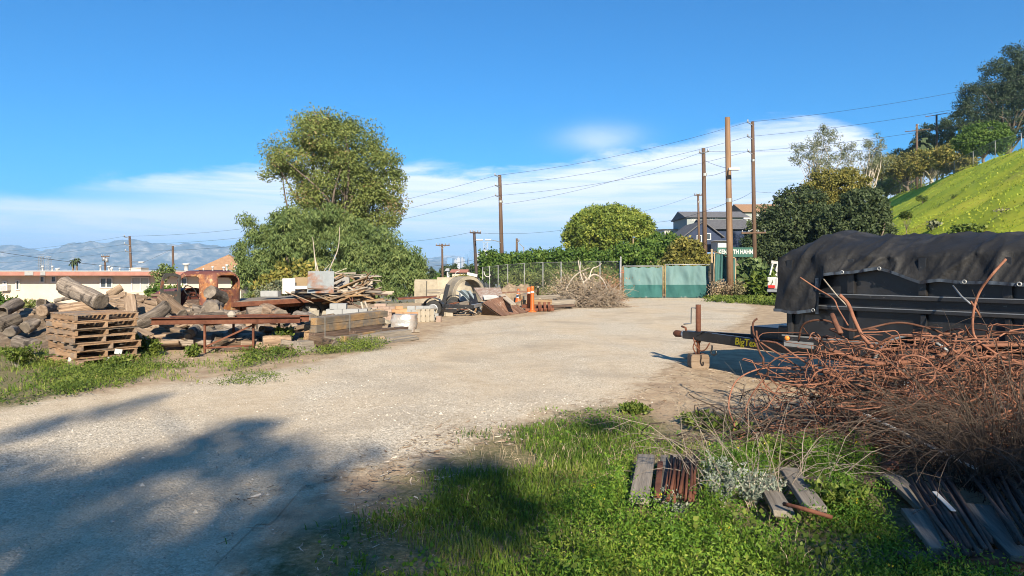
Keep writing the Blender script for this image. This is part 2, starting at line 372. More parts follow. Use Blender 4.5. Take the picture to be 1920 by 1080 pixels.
# foliage colours
F_olive = foliage('olive_leaves', [(0, (.04, .055, .018)), (.45, (.09, .115, .032)), (.85, (.15, .165, .045)), (1, (.17, .12, .065))])
F_pepper = foliage('pepper_leaves', G3((.04, .065, .022), (.085, .12, .038), (.15, .18, .06)))
F_yellowgreen = foliage('yellow_green_leaves', [(0, (.07, .09, .02)), (.5, (.17, .17, .04)), (1, (.32, .24, .06))])
F_ficus = foliage('ficus_leaves', [(0, (.04, .07, .012)), (.5, (.12, .16, .028)), (1, (.26, .27, .05))])
F_green = foliage('green_leaves', G3((.025, .06, .012), (.07, .125, .022), (.14, .20, .035)))
F_dark = foliage('dark_leaves', G3((.018, .03, .013), (.045, .065, .027), (.085, .105, .045)))
F_pine = foliage('pine_needles', G3((.014, .026, .015), (.035, .055, .03), (.07, .09, .045)))
F_silver = foliage('silver_leaves', G3((.09, .11, .06), (.17, .19, .11), (.27, .28, .18)))
F_hillbush = foliage('hill_bush_leaves', [(0, (.05, .055, .018)), (.5, (.14, .135, .03)), (1, (.24, .20, .05))])
F_bright = foliage('bright_weed', G3((.055, .10, .018), (.14, .20, .035), (.26, .31, .06)), .35)
F_grass = foliage('grass_blades', [(0, (.035, .07, .012)), (.45, (.09, .15, .02)), (.8, (.17, .22, .035)), (1, (.30, .26, .10))], .35)
F_tallweed = foliage('weed_leaves', [(0, (.04, .10, .012)), (.5, (.10, .20, .02)), (.85, (.18, .27, .03)), (1, (.24, .29, .045))], .35)
F_sage = foliage('sage_leaves', G3((.16, .20, .14), (.28, .33, .25), (.42, .46, .37)), .2)
F_straw = foliage('straw', [(0, (.12, .08, .05)), (.5, (.34, .25, .15)), (1, (.56, .46, .32))], .15)
F_deadleaf = foliage('bark_strips', [(0, (.16, .10, .06)), (.5, (.36, .27, .19)), (1, (.62, .54, .44))], .1)
F_hillgrass = foliage('hill_grass', [(0, (.10, .15, .015)), (.5, (.20, .25, .02)), (1, (.34, .34, .04))], .3)
F_yellowflower = foliage('yellow_flowers', G3((.55, .42, .02), (.7, .55, .03), (.8, .65, .08)), .3)
F_white_flower = foliage('pale_flowers', G3((.4, .36, .25), (.55, .5, .38), (.7, .66, .55)), .2)
F_pebble = foliage('pebbles', [(0, (.16, .145, .125)), (.5, (.36, .33, .285)), (1, (.48, .44, .38))], 0, .9)
# ------------------------------------------------------------------ numpy noise and polygon helpers
_tab = np.random.default_rng(5).random((256, 256))
def vnoise(x, y, s=1.0):
    x = np.asarray(x)*s+37.3; y = np.asarray(y)*s+91.7
    i = np.floor(x).astype(int); j = np.floor(y).astype(int); u = x-i; v = y-j
    u = u*u*(3-2*u); v = v*v*(3-2*v); T = lambda a, b: _tab[a % 256, b % 256]
    return (T(i, j)*(1-u)+T(i+1, j)*u)*(1-v)+(T(i, j+1)*(1-u)+T(i+1, j+1)*u)*v
def fbm(x, y, s=1.0, o=4):
    r = 0; a = .5; t = 0
    for k in range(o):
        r = r+a*vnoise(x, y, s*2**k); t += a; a *= .55
    return r/t
def gpoly(pxs):                       # polygon given by image points on flat ground, or ('w', x, y)
    out = []
    for p in pxs:
        if p[0] == 'w': out.append((p[1], p[2]))
        else:
            g = G(*p); out.append((g.x, g.y))
    return np.array(out)
def sdist(px, py, poly):              # signed distance, positive inside
    d = np.full(np.shape(px), 1e9); ins = np.zeros(np.shape(px), bool); n = len(poly)
    for i in range(n):
        ax, ay = poly[i]; bx, by = poly[(i+1) % n]
        ex, ey = bx-ax, by-ay; t = np.clip(((px-ax)*ex+(py-ay)*ey)/(ex*ex+ey*ey+1e-12), 0, 1)
        d = np.minimum(d, np.hypot(px-ax-t*ex, py-ay-t*ey))
        c = ((ay > py) != (by > py))
        with np.errstate(divide='ignore', invalid='ignore'):
            ins ^= c & (px < (bx-ax)*(py-ay)/(by-ay+1e-12)+ax)
    return np.where(ins, d, -d)

# ------------------------------------------------------------------ camera, sun, sky
cam = bpy.data.cameras.new('camera'); co = bpy.data.objects.new('camera', cam); col.objects.link(co); sc.camera = co
co.location = (0, 0, H); co.rotation_euler = (R(90), 0, 0)
cam.sensor_fit = 'HORIZONTAL'; cam.sensor_width = 36; cam.lens = 36*F/1920; cam.shift_y = (HY-540)/1920; cam.clip_start = .1; cam.clip_end = 30000
SUN_AZ, SUN_EL = R(10), R(27.5)
tosun = Vector((math.sin(SUN_AZ)*math.cos(SUN_EL), -math.cos(SUN_AZ)*math.cos(SUN_EL), math.sin(SUN_EL)))
sl = bpy.data.lights.new('sun', 'SUN'); sl.energy = 5.0; sl.angle = R(.53); sl.color = (1, .88, .70)
so = bpy.data.objects.new('sun', sl); col.objects.link(so); so.rotation_euler = tosun.to_track_quat('Z', 'Y').to_euler(); so.location = (20, -60, 40)
wd = bpy.data.worlds.new('World'); sc.world = wd; wd.use_nodes = True; t = wd.node_tree; t.nodes.clear()
sky = N(t, 'ShaderNodeTexSky', sky_type='NISHITA', sun_disc=False, sun_elevation=SUN_EL, sun_rotation=math.pi-SUN_AZ, air_density=1.0, dust_density=.35, ozone_density=3.0, altitude=100)
STR = .08
hs = N(t, 'ShaderNodeMix', data_type='RGBA', blend_type='MULTIPLY'); hs.inputs[0].default_value = 1; t.links.new(sky.outputs[0], hs.inputs[6]); hs.inputs[7].default_value = (.12, .51, .80, 1)
tc = N(t, 'ShaderNodeTexCoord'); sx = N(t, 'ShaderNodeSeparateXYZ'); t.links.new(tc.outputs['Generated'], sx.inputs[0])
az = math_(t, 'ARCTAN2', sx.outputs[0], sx.outputs[1]); el = math_(t, 'ARCSINE', sx.outputs[2])
cv = N(t, 'ShaderNodeCombineXYZ'); t.links.new(math_(t, 'MULTIPLY', az, 4.0), cv.inputs[0]); t.links.new(math_(t, 'MULTIPLY', el, 16.0), cv.inputs[1])
n1 = noise(t, cv.outputs[0], 1.6, 9, .62, .4)
cv2 = N(t, 'ShaderNodeCombineXYZ'); t.links.new(math_(t, 'MULTIPLY', az, 2.0), cv2.inputs[0]); t.links.new(math_(t, 'MULTIPLY', el, 30.0), cv2.inputs[1]); cv2.inputs[2].default_value = 5
n2 = noise(t, cv2.outputs[0], 1.6, 10, .62, .8)
# upper limit of the cloud bank as a function of azimuth
azn = math_(t, 'MULTIPLY_ADD', az, 1/1.4, .5)
def azp(px): return math.atan((px-CX)/F)/1.4+.5
def elp(px, py): return math.atan((HY-py)/math.hypot(F, px-CX))
top = N(t, 'ShaderNodeFloatCurve'); t.links.new(azn, top.inputs['Value']); cu = top.mapping.curves[0]
pts = [(0, 368), (120, 345), (200, 326), (330, 318), (500, 306), (740, 308), (960, 318), (1080, 296), (1200, 278), (1330, 250), (1450, 224), (1540, 222), (1620, 252), (1700, 300), (1920, 340)]
cu.points[0].location = (0, elp(0, 385)/.4); cu.points[1].location = (1, elp(1920, 345)/.4)
for p in pts: cu.points.new(azp(p[0]), elp(*p)/.4)
for p in cu.points: p.handle_type = 'AUTO'
top.mapping.update()
ET = math_(t, 'MULTIPLY', top.outputs[0], .4)
d1 = math_(t, 'SUBTRACT', math_(t, 'MULTIPLY_ADD', math_(t, 'SUBTRACT', n1, .5), .085, ET), el)      # height below the cloud top
mr = N(t, 'ShaderNodeMapRange', interpolation_type='SMOOTHSTEP'); mr.inputs[1].default_value = -.006; mr.inputs[2].default_value = .022; t.links.new(d1, mr.inputs[0])
# thinner lower down, streaked
lo = N(t, 'ShaderNodeMapRange', interpolation_type='SMOOTHSTEP'); lo.inputs[1].default_value = .0; lo.inputs[2].default_value = .10; lo.inputs[3].default_value = .80; lo.inputs[4].default_value = 1.0; t.links.new(el, lo.inputs[0])
stk = N(t, 'ShaderNodeMapRange', interpolation_type='SMOOTHSTEP'); stk.inputs[1].default_value = .33; stk.inputs[2].default_value = .60; stk.inputs[3].default_value = .62; stk.inputs[4].default_value = 1.0; t.links.new(n2, stk.inputs[0])
# the gap of blue on the west side
gx = math_(t, 'MULTIPLY', math_(t, 'SUBTRACT', az, math.atan((130-CX)/F)), 1/.17); gy = math_(t, 'MULTIPLY', math_(t, 'SUBTRACT', el, elp(130, 362)), 1/.014)
gp = math_(t, 'EXPONENT', math_(t, 'MULTIPLY', math_(t, 'ADD', math_(t, 'MULTIPLY', gx, gx), math_(t, 'MULTIPLY', gy, gy)), -1.0))
gap = math_(t, 'SUBTRACT', 1.0, math_(t, 'MULTIPLY', gp, .8))
c1 = math_(t, 'MULTIPLY', math_(t, 'MULTIPLY', mr.outputs[0], lo.outputs[0]), math_(t, 'MULTIPLY', stk.outputs[0], gap))
# the small detached cloud
bx = math_(t, 'MULTIPLY', math_(t, 'SUBTRACT', az, math.atan((1125-CX)/F)), 1/.050); by = math_(t, 'MULTIPLY', math_(t, 'SUBTRACT', el, elp(1125, 260)), 1/.017)
bb = math_(t, 'EXPONENT', math_(t, 'MULTIPLY', math_(t, 'ADD', math_(t, 'MULTIPLY', bx, bx), math_(t, 'MULTIPLY', by, by)), -1.0))
c2 = math_(t, 'MULTIPLY', math_(t, 'MULTIPLY', bb, n1), 1.1)
cm = math_(t, 'MINIMUM', math_(t, 'ADD', c1, c2), 1.0)
cloudc = (.50/STR, .52/STR, .58/STR)
fin = mix(t, cm, hs.outputs[2], cloudc)
bg = N(t, 'ShaderNodeBackground'); bg.inputs[1].default_value = STR; t.links.new(fin, bg.inputs[0])
ow = N(t, 'ShaderNodeOutputWorld'); t.links.new(bg.outputs[0], ow.inputs[0])
vs = sc.view_settings; vs.view_transform = 'Standard'; vs.look = 'None'; vs.exposure = 1.27; vs.gamma = 1
sc.cycles.max_bounces = 6; sc.cycles.diffuse_bounces = 3; sc.cycles.glossy_bounces = 2; sc.cycles.transparent_max_bounces = 24; sc.cycles.volume_bounces = 0
sc.cycles.use_denoising = True; sc.cycles.denoising_prefilter = 'ACCURATE'; sc.cycles.denoising_input_passes = 'RGB_ALBEDO_NORMAL'; sc.cycles.filter_width = 1.0

# ------------------------------------------------------------------ ground
DRIVE = gpoly([(0, 768), (120, 745), (300, 722), (420, 705), (545, 690), (640, 670), (720, 655), (790, 640), (835, 612), (900, 602), (1000, 592), (1090, 574), (1165, 561), (1250, 558), (1340, 558), (1390, 566), (1420, 578), (1400, 600), (1330, 640), (1290, 668), (1230, 715), (1150, 755), (1010, 785), (930, 815), (860, 850), (760, 872), (640, 895), (560, 950), (505, 1010), (470, 1080), ('w', -1.1, 1), ('w', -1, -6), ('w', -30, -6), ('w', -30, 10), ('w', -12, 8.8)])
GREEN = [gpoly(p) for p in (
    [(470, 1080), (520, 1020), (640, 985), (730, 965), (790, 905), (880, 850), (960, 820), (1060, 770), (1180, 762), (1240, 800), (1300, 850), (1420, 840), (1560, 830), (1660, 880), (1700, 960), (1740, 1080), ('w', 3.6, 2.6), ('w', -1.6, 2.6)],
    [(0, 772), (110, 745), (210, 720), (300, 690), (270, 668), (150, 685), (60, 665), (0, 640), ('w', -13, 14), ('w', -11, 9)],
    [(440, 690), (540, 668), (560, 640), (510, 640), (470, 672)],
    [(600, 664), (705, 660), (700, 645), (620, 640)],
    [(1330, 566), (1460, 574), (1540, 565), (1540, 548), (1360, 545)],
    [(460, 716), (530, 712), (520, 698), (470, 700)],
    [(640, 556), (780, 552), (830, 535), (640, 535)],
    [(1290, 800), (1350, 805), (1370, 780), (1310, 772)],
)]
def axis(a, step, a2, g, a3, g2, a4):
    o = list(np.arange(0, a, step)); 
    while o[-1] < a2: o.append(o[-1]+(o[-1]-o[-2])*g)
    while o[-1] < a4: o.append(o[-1]+(o[-1]-o[-2])*g2)
    return np.array(o)
xp = axis(8.5, .09, 60, 1.045, 0, 1.16, 9500); xs = np.concatenate([-xp[::-1], xp[1:]])
yp = axis(15, .09, 70, 1.03, 0, 1.15, 9500)+1.0
ys = np.concatenate([[-220, -150, -100, -70, -50, -38, -30, -24, -19, -15, -12, -9.5, -7.5, -6, -4.5, -3.2, -2, -1, 0, .5], yp])
XX, YY = np.meshgrid(xs, ys); ZZ = terrain(XX, YY)
sd = sdist(XX, YY, DRIVE); near = np.hypot(XX, YY) < 60
ZZ = ZZ+near*np.clip(.25-np.abs(sd), 0, .25)*.0+near*(fbm(XX, YY, 2.2, 3)-.5)*.03*(1-.6*sstep(-.2, .4, sd))
gs = np.full(XX.shape, -9.0)
for g_ in GREEN: gs = np.maximum(gs, sdist(XX, YY, g_))
HILLS = .96*XX-.275*YY
hill_a = sstep(9.5, 13, HILLS)*sstep(-5, 25, YY)
bx_, by_ = gpoly([(1230, 700)])[0]
def ground_mesh(name, keep=None, lift=0):
    nr, nc = XX.shape; idx = np.arange(nr*nc).reshape(nr, nc)
    q = np.stack([idx[:-1, :-1], idx[:-1, 1:], idx[1:, 1:], idx[1:, :-1]], -1).reshape(-1, 4)
    V = np.stack([XX, YY, ZZ+lift], -1).reshape(-1, 3)
    if keep is not None:
        q = q[keep.reshape(-1)]; u, inv = np.unique(q, return_inverse=True); sel = u; q = inv.reshape(-1, 4)
    else: sel = np.arange(len(V))
    me = bpy.data.meshes.new(name); me.vertices.add(len(sel)); me.vertices.foreach_set('co', V[sel].astype(np.float32).ravel())
    me.loops.add(q.size); me.loops.foreach_set('vertex_index', q.astype(np.int32).ravel()); me.polygons.add(len(q)); me.polygons.foreach_set('loop_start', np.arange(0, q.size, 4, dtype=np.int32))
    me.polygons.foreach_set('use_smooth', np.ones(len(q), bool)); me.update(calc_edges=True)
    far_green = sstep(60, 110, YY)*.8*(1-hill_a)
    for nm, arr in (('drive', sd), ('green', np.maximum(np.clip(gs*2+.5, -1, 1), far_green*2-1)), ('hill', hill_a)):
        a = me.attributes.new(nm, 'FLOAT', 'POINT'); a.data.foreach_set('value', arr.reshape(-1)[sel].astype(np.float32))
    return me
mg = bpy.data.materials.new('yard_ground'); t = nt(mg)
geo = N(t, 'ShaderNodeNewGeometry'); P = geo.outputs['Position']
big = noise(t, P, .55, 6, .6, .4); mid = noise(t, P, 3.2, 7, .65, .3); fine = noise(t, P, 22, 6, .7)
flat = N(t, 'ShaderNodeMapping'); flat.inputs['Scale'].default_value = (.55, .28, 1); flat.inputs['Rotation'].default_value = (0, 0, R(18)); t.links.new(P, flat.inputs[0])
track = noise(t, flat.outputs[0], 1.0, 5, .55, .5)
vo = N(t, 'ShaderNodeTexVoronoi', feature='F1'); vo.inputs['Scale'].default_value = 55; t.links.new(P, vo.inputs['Vector'])
vo2 = N(t, 'ShaderNodeTexVoronoi', feature='F1'); vo2.inputs['Scale'].default_value = 120; t.links.new(P, vo2.inputs['Vector'])
sepc = N(t, 'ShaderNodeSeparateColor'); t.links.new(vo.outputs['Color'], sepc.inputs[0]); sepc2 = N(t, 'ShaderNodeSeparateColor'); t.links.new(vo2.outputs['Color'], sepc2.inputs[0])
peb = ramp(t, sepc.outputs[0], [(0, (.16, .135, .10)), (.35, (.40, .345, .265)), (.75, (.56, .49, .38)), (1, (.85, .76, .62))])
peb2 = ramp(t, sepc2.outputs[0], [(0, (.16, .135, .10)), (.5, (.47, .41, .315)), (1, (.78, .69, .56))])
gcol = mix(t, .5, peb, peb2)
sandc = ramp(t, mid, [(.25, (.38, .285, .18)), (.55, (.52, .415, .285)), (.8, (.61, .51, .37))])
gsand = ramp(t, track, [(.36, (0, 0, 0)), (.62, (1, 1, 1))])
gravel = mix(t, math_(t, 'MULTIPLY', gsand, .68), gcol, sandc)
gdark = ramp(t, big, [(.50, (0, 0, 0)), (.66, (1, 1, 1))])
gravel = mix(t, math_(t, 'MULTIPLY', gdark, .5), gravel, (.29, .245, .19))
soil = ramp(t, mid, [(.2, (.15, .105, .065)), (.42, (.30, .215, .14)), (.6, (.42, .32, .21)), (.8, (.54, .43, .29))])
soil = mix(t, math_(t, 'MULTIPLY', fine, .35), soil, (.42, .34, .24))
ga = N(t, 'ShaderNodeAttribute', attribute_name='green'); da = N(t, 'ShaderNodeAttribute', attribute_name='drive'); ha = N(t, 'ShaderNodeAttribute', attribute_name='hill')
gm = N(t, 'ShaderNodeMapRange', interpolation_type='SMOOTHSTEP'); gm.inputs[1].default_value = -.15; gm.inputs[2].default_value = .55
t.links.new(math_(t, 'ADD', ga.outputs['Fac'], math_(t, 'MULTIPLY_ADD', mid, 1.6, -.8)), gm.inputs[0])
gsoil = ramp(t, fine, [(.3, (.07, .075, .03)), (.5, (.16, .14, .07)), (.7, (.30, .235, .14))])
c = mix(t, gm.outputs[0], soil, gsoil)
dm = N(t, 'ShaderNodeMapRange', interpolation_type='SMOOTHSTEP'); dm.inputs[1].default_value = -.22; dm.inputs[2].default_value = .38
t.links.new(math_(t, 'ADD', da.outputs['Fac'], math_(t, 'ADD', math_(t, 'MULTIPLY_ADD', mid, .9, -.45), math_(t, 'MULTIPLY_ADD', fine, .5, -.25))), dm.inputs[0])
c = mix(t, dm.outputs[0], c, gravel)
hg = noise(t, P, .12, 8, .65, .3); hg2 = noise(t, P, 1.4, 6, .7)
hcol = ramp(t, hg, [(.28, (.22, .34, .03)), (.45, (.42, .47, .03)), (.6, (.56, .53, .04)), (.78, (.55, .41, .10))])
hcol = mix(t, math_(t, 'MULTIPLY', hg2, .55), hcol, (.28, .38, .04))
c = mix(t, ha.outputs['Fac'], c, hcol)
b = N(t, 'ShaderNodeBsdfPrincipled'); t.links.new(c, b.inputs['Base Color']); b.inputs['Roughness'].default_value = .95; b.inputs['Specular IOR Level'].default_value = .15
bh = math_(t, 'ADD', math_(t, 'MULTIPLY', vo.outputs['Distance'], -.5), math_(t, 'ADD', math_(t, 'MULTIPLY', fine, .8), math_(t, 'MULTIPLY', mid, .4)))
bn = N(t, 'ShaderNodeBump'); bn.inputs['Strength'].default_value = .7; bn.inputs['Distance'].default_value = .016; t.links.new(bh, bn.inputs['Height']); t.links.new(bn.outputs[0], b.inputs['Normal'])
o = N(t, 'ShaderNodeOutputMaterial'); t.links.new(b.outputs[0], o.inputs[0])
me = ground_mesh('ground'); me.materials.append(mg)
tag(link('ground', me), 'sandy soil yard and grassy hillside', None, None, 'structure')
csd = (sd[:-1, :-1]+sd[1:, 1:])/2+(fbm(XX[:-1, :-1], YY[:-1, :-1], 1.6, 3)-.5)*.7
me = ground_mesh('gravel_driveway', (csd > 0) & (YY[:-1, :-1] > -6) & (YY[:-1, :-1] < 44), .004); me.materials.append(mg)
tag(link('gravel_driveway', me), 'pale gravel driveway winding to the gates', None, None, 'structure')

# mountains
def mountains(name, label, Y, x0, x1, ridge, snow, seed, depth):
    nu, nv = 420, 46; u = np.linspace(x0, x1, nu); v = np.linspace(0, 1, nv); U, V = np.meshgrid(u, v)
    hgt = np.interp(u, [p[0] for p in ridge], [p[1] for p in ridge])
    rel = lambda sc_: fbm(U+seed*777, V*depth, sc_, 6)
    prof = np.where(V < .6, (V/.6)**1.15, 1-.8*(np.clip(V-.6, 0, 1)/.4)**1.3)
    gul = 1-np.abs(2*fbm(U+seed*333, V*depth*.6, 1/(depth*.16), 5)-1)
    Z = -40+hgt[None, :]*prof*(.72+.4*rel(1/(depth*.3)))*(.80+.28*gul)
    Yv = Y+V*depth+(fbm(U, V*depth, 1/(depth*.4), 3)-.5)*depth*.4
    m = bpy.data.materials.new(name); t = nt(m); g = N(t, 'ShaderNodeNewGeometry'); nz = noise(t, g.outputs['Position'], .009, 10, .7)
    cc = ramp(t, nz, [(.32, (.05, .06, .05)), (.5, (.15, .145, .11)), (.68, (.42, .38, .31))])
    if snow:
        sz = N(t, 'ShaderNodeSeparateXYZ'); t.links.new(g.outputs['Position'], sz.inputs[0])
        sm = N(t, 'ShaderNodeMapRange'); sm.inputs[1].default_value = snow-40; sm.inputs[2].default_value = snow+60; t.links.new(math_(t, 'MULTIPLY_ADD', nz, 260, sz.outputs[2]), sm.inputs[0]); cc = mix(t, sm.outputs[0], cc, (.85, .87, .9))
    b = N(t, 'ShaderNodeBsdfPrincipled'); b.inputs['Roughness'].default_value = 1; b.inputs['Specular IOR Level'].default_value = 0; t.links.new(cc, b.inputs['Base Color'])
    bn = N(t, 'ShaderNodeBump'); bn.inputs['Strength'].default_value = .5; bn.inputs['Distance'].default_value = 60; t.links.new(nz, bn.inputs['Height']); t.links.new(bn.outputs[0], b.inputs['Normal'])
    o = N(t, 'ShaderNodeOutputMaterial'); t.links.new(b.outputs[0], o.inputs[0])
    idx = np.arange(nu*nv).reshape(nv, nu); q = np.stack([idx[:-1, :-1], idx[:-1, 1:], idx[1:, 1:], idx[1:, :-1]], -1).reshape(-1, 4)
    me = bpy.data.meshes.new(name); me.from_pydata(np.stack([U, Yv, Z], -1).reshape(-1, 3).tolist(), [], q.tolist()); me.polygons.foreach_set('use_smooth', np.ones(len(q), bool)); me.materials.append(m)
    return tag(link(name, me), label, None, None, 'structure')
def rg(lst, D, k=1.18): return [(XD(px, D), (HY-py)/F*D*k+40) for px, py in lst]
mountains('mountains', 'hazy blue mountain ridge behind the low building', 5200, -6500, 900, rg([(-700, 470), (-200, 466), (0, 462), (70, 466), (150, 455), (235, 451), (300, 458), (380, 459), (450, 462), (560, 466), (700, 478), (900, 497), (1100, 507)], 6000, 1.08), 0, 1, 1500)
mountains('snowy_mountains', 'far snowy mountain peaks behind the city towers', 7200, -3500, 4500, rg([(300, 500), (560, 488), (700, 472), (765, 462), (800, 476), (850, 470), (890, 474), (925, 464), (960, 480), (1050, 478), (1200, 490), (1700, 500)], 8000, .80), 300, 2, 1500)

# the air: even haze from below the ground to above the peaks
hb = MB().box((0, 2000, 180), (26000, 18000, 480)); hm = bpy.data.materials.new('haze_air'); t = nt(hm)
pv = N(t, 'ShaderNodeVolumePrincipled'); pv.inputs['Density'].default_value = .000145; pv.inputs['Color'].default_value = (.33, .62, 1.0, 1); pv.inputs['Anisotropy'].default_value = 0
o = N(t, 'ShaderNodeOutputMaterial'); t.links.new(pv.outputs[0], o.inputs['Volume'])
tag(hb.build('haze', hm), 'thin blue air haze', None, None, 'stuff')
# ------------------------------------------------------------------ log heap on the west side
def log_obj(p0, p1, r, label, group='logs in the heap', bark=None, taper=.9, name='log', split=False, bend=0, hollow=False, rim=None):
    p0, p1 = Vector(p0), Vector(p1); L = (p1-p0).length; n = 30; k = 12; b = MB(); sd_ = random.uniform(0, 99); rings = []
    for i in range(k):
        u = i/(k-1); ring = []
        rr = r*(1+(taper-1)*u)
        for j in range(n):
            th = 2*math.pi*j/n; q = 1+.20*mnoise.noise(Vector((math.cos(th)*1.1+sd_, math.sin(th)*1.1, u*1.5)))+.09*mnoise.noise(Vector((math.cos(th)*3+sd_, math.sin(th)*3, u*4)))+.07*mnoise.noise(Vector((math.cos(th)*8+sd_, math.sin(th)*8, u*2.5+sd_)))-.05*max(0, mnoise.noise(Vector((math.cos(th)*5, math.sin(th)*5+sd_, u*1.2))))
            y, z = rr*q*math.cos(th), rr*q*math.sin(th)
            if split and z > rr*.15: z = rr*.15+.12*(z-rr*.15)
            x = u*L+(.05*r*mnoise.noise(Vector((th*2, sd_, 3))) if i in (0, k-1) else 0)
            ring.append((x, y+bend*math.sin(math.pi*u)*r, z))
        rings.append(ring); b.v += ring
    for i in range(k-1):
        for j in range(n):
            q = i*n+j; q2 = i*n+(j+1) % n; b.f.append((q, q+n, q2+n, q2)); b.m.append(0)
    o = b.build(name, M_splitw if split else (bark or random.choice((M_bark, M_bark, M_barkb))), local=True, smooth=True)
    along(o, p0, p1, random.uniform(0, 6.28) if not split else random.uniform(-.6, .6)); tag(o, label, 'log' if not split else 'firewood', group)
    for ring, dirn in ((rings[0], -1), (rings[-1], 1)):
        e = MB()
        cx = sum(p[0] for p in ring)/n; cy = sum(p[1] for p in ring)/n; cz = sum(p[2] for p in ring)/n; lev = []
        for s_, dx in ((1.0, 0), (.86, .012*dirn), (.5, .006*dirn), (.12, 0)):
            if hollow: dx = {1.0: 0, .86: .01*dirn, .5: -.25*r*2*dirn, .12: -.6*r*2*dirn}[s_]
            lev.append([(cx+(p[0]-cx)*s_+dx, cy+(p[1]-cy)*s_, cz+(p[2]-cz)*s_) for p in ring])
        for a, c in zip(lev, lev[1:]):
            for j in range(n):
                if dirn > 0: e.quad(a[j], a[(j+1) % n], c[(j+1) % n], c[j])
                else: e.quad(a[(j+1) % n], a[j], c[j], c[(j+1) % n])
        e.poly(lev[-1] if dirn > 0 else lev[-1][::-1])
        e.build('cut_end', M_splitw if (split or rim) else M_endgrain, parent=o, local=True)
    return o
def c1(x, y): return (x/3.177, 380+y/3.177)          # pixel from the enlarged crops used for measuring
def c2(x, y): return (380+x/4.155, 440+y/4.155)
def c3(x, y): return (300+x/9.817, 490+y/9.817)
def LG(a, b, tpx, d0, d1, label, **kw):
    r = tpx/2/F*(d0+d1)/2
    return log_obj(W(a[0], a[1], d0), W(b[0], b[1], d1), r, label, **kw)
HG = 'logs in the heap'
S1, S2 = 3.177, 4.155
# the heap core the logs lie on
def heap(name, label, cx, cy, rx, ry, h, material, seed, rz=0, n=60, power=1.2, rough=.25, cat=None, kind='stuff'):
    b = MB(); rows = []
    for i in range(n):
        row = []
        for j in range(n):
            u = -1+2*i/(n-1); v = -1+2*j/(n-1); rr = min(1, math.hypot(u, v)); z = h*(1-rr**power)
            z += rough*h*mnoise.fractal(Vector((u*3+seed, v*3, seed)), 1, 2, 5)*(1-rr)**.4+rough*.25*h*mnoise.noise(Vector((u*14, v*14+seed, 0)))*(1-rr)**.3
            x = cx+rx*u*math.cos(rz)-ry*v*math.sin(rz); y = cy+rx*u*math.sin(rz)+ry*v*math.cos(rz)
            row.append((x, y, tz(x, y)+max(z, 0)-.03))
        rows.append(row)
    b.grid(rows); o = b.build(name, material, smooth=True)
    return tag(o, label, cat, None, kind)
heap('wood_chip_litter', 'bed of bark and wood chips under the log heap', -10.2, 17.0, 5.2, 3.6, .95, M_chips, 3.1, rz=-.1)
heap('wood_chip_litter', 'bed of bark and wood chips beside the rusty stand', -6.3, 16.6, 2.6, 2.4, .62, M_chips, 8.4)
LG(c1(385, 493), c1(605, 592), 34, 15.6, 15.0, 'thickest grey log lying slanted on top of the heap', taper=.86, bark=M_bark)
LG(c1(365, 650), c1(570, 618), 27, 15.0, 15.2, 'dark cracked log directly under the slanted top log', bark=M_barkb)
LG(c1(10, 655), c1(105, 598), 24, 14.6, 15.3, 'hollow grey log at the far west end of the heap', hollow=True)
LG(c1(320, 640), c1(245, 600), 20, 16.4, 15.6, 'hollow log pointing its dark mouth past the pallets', hollow=True)
LG(c1(300, 632), c1(250, 645), 22, 15.6, 14.6, 'short log showing its round cut face above the pallets', rim=True)
LG(c1(640, 545), c1(715, 500), 20, 16.8, 17.0, 'squared block of wood behind the slanted top log', split=True)
LG(c1(770, 560), c1(785, 655), 22, 15.2, 14.8, 'upright split chunk leaning below the dead branches', split=True)
LG(c1(790, 720), c1(990, 615), 27, 13.9, 14.6, 'thick curved log arching over a dark hollow', bend=.6, bark=M_bark)
LG(c1(970, 570), c1(1085, 665), 24, 15.6, 15.2, 'brown log slanting down below the open cab door', bark=M_barkb)
LG(c1(1275, 615), c1(1255, 642), 36, 16.8, 15.8, 'round dark log end below the peeling cab wall', bark=M_bark)
LG(c1(1325, 570), c1(1250, 530), 25, 16.8, 16.2, 'dark stump resting against the rusty cab wall', bark=M_bark)
LG(c1(-10, 735), c1(115, 685), 26, 13.7, 14.0, 'fibrous grey log at the west edge beside the pallets', bark=M_bark)
LG(c1(105, 830), c1(215, 852), 26, 12.6, 12.3, 'grey stump on the grass west of the pallets', taper=.8, bark=M_bark)
LG(c1(90, 760), c1(55, 772), 20, 14.0, 13.0, 'small round log end beside the fibrous grey log')
LG(c1(150, 745), c1(215, 715), 22, 13.9, 14.2, 'short pale log tucked behind the pallet stack', bark=M_bark)
LG(c1(810, 770), c1(845, 815), 20, 12.9, 12.7, 'pale chunk standing right behind the pallet corner', split=True)
LG(c1(865, 835), c1(1065, 828), 13, 13.4, 13.5, 'long bleached split log lying on the soil', split=True)
LG(c1(895, 795), c1(1085, 780), 13, 13.9, 14.0, 'bleached split log above the longest bleached one', split=True)
LG(c1(1030, 748), c1(1120, 775), 16, 14.3, 14.2, 'pale split log left of the rusty stand', split=True)
LG(c1(1165, 760), c1(1130, 778), 20, 14.6, 13.8, 'dark log end beside the rusty stand leg')
LG(c1(800, 750), c1(900, 790), 13, 13.8, 13.5, 'dark split log leaning behind the pallet corner', split=True)
LG(c2(275, 615), c2(345, 592), 15, 15.5, 15.8, 'grey split slab behind the rusty beams', split=True)
LG(c2(350, 610), c2(485, 585), 20, 15.2, 15.4, 'furrowed grey log behind the rusty beams', bark=M_bark)
LG(c2(490, 600), c2(606, 645), 34, 15.6, 14.9, 'biggest log with pale cut face behind the rusty beams', bark=M_barkb)
LG(c2(735, 628), c2(860, 655), 19, 15.2, 14.3, 'pale rounded stump beside the banded timbers', bark=M_bark)
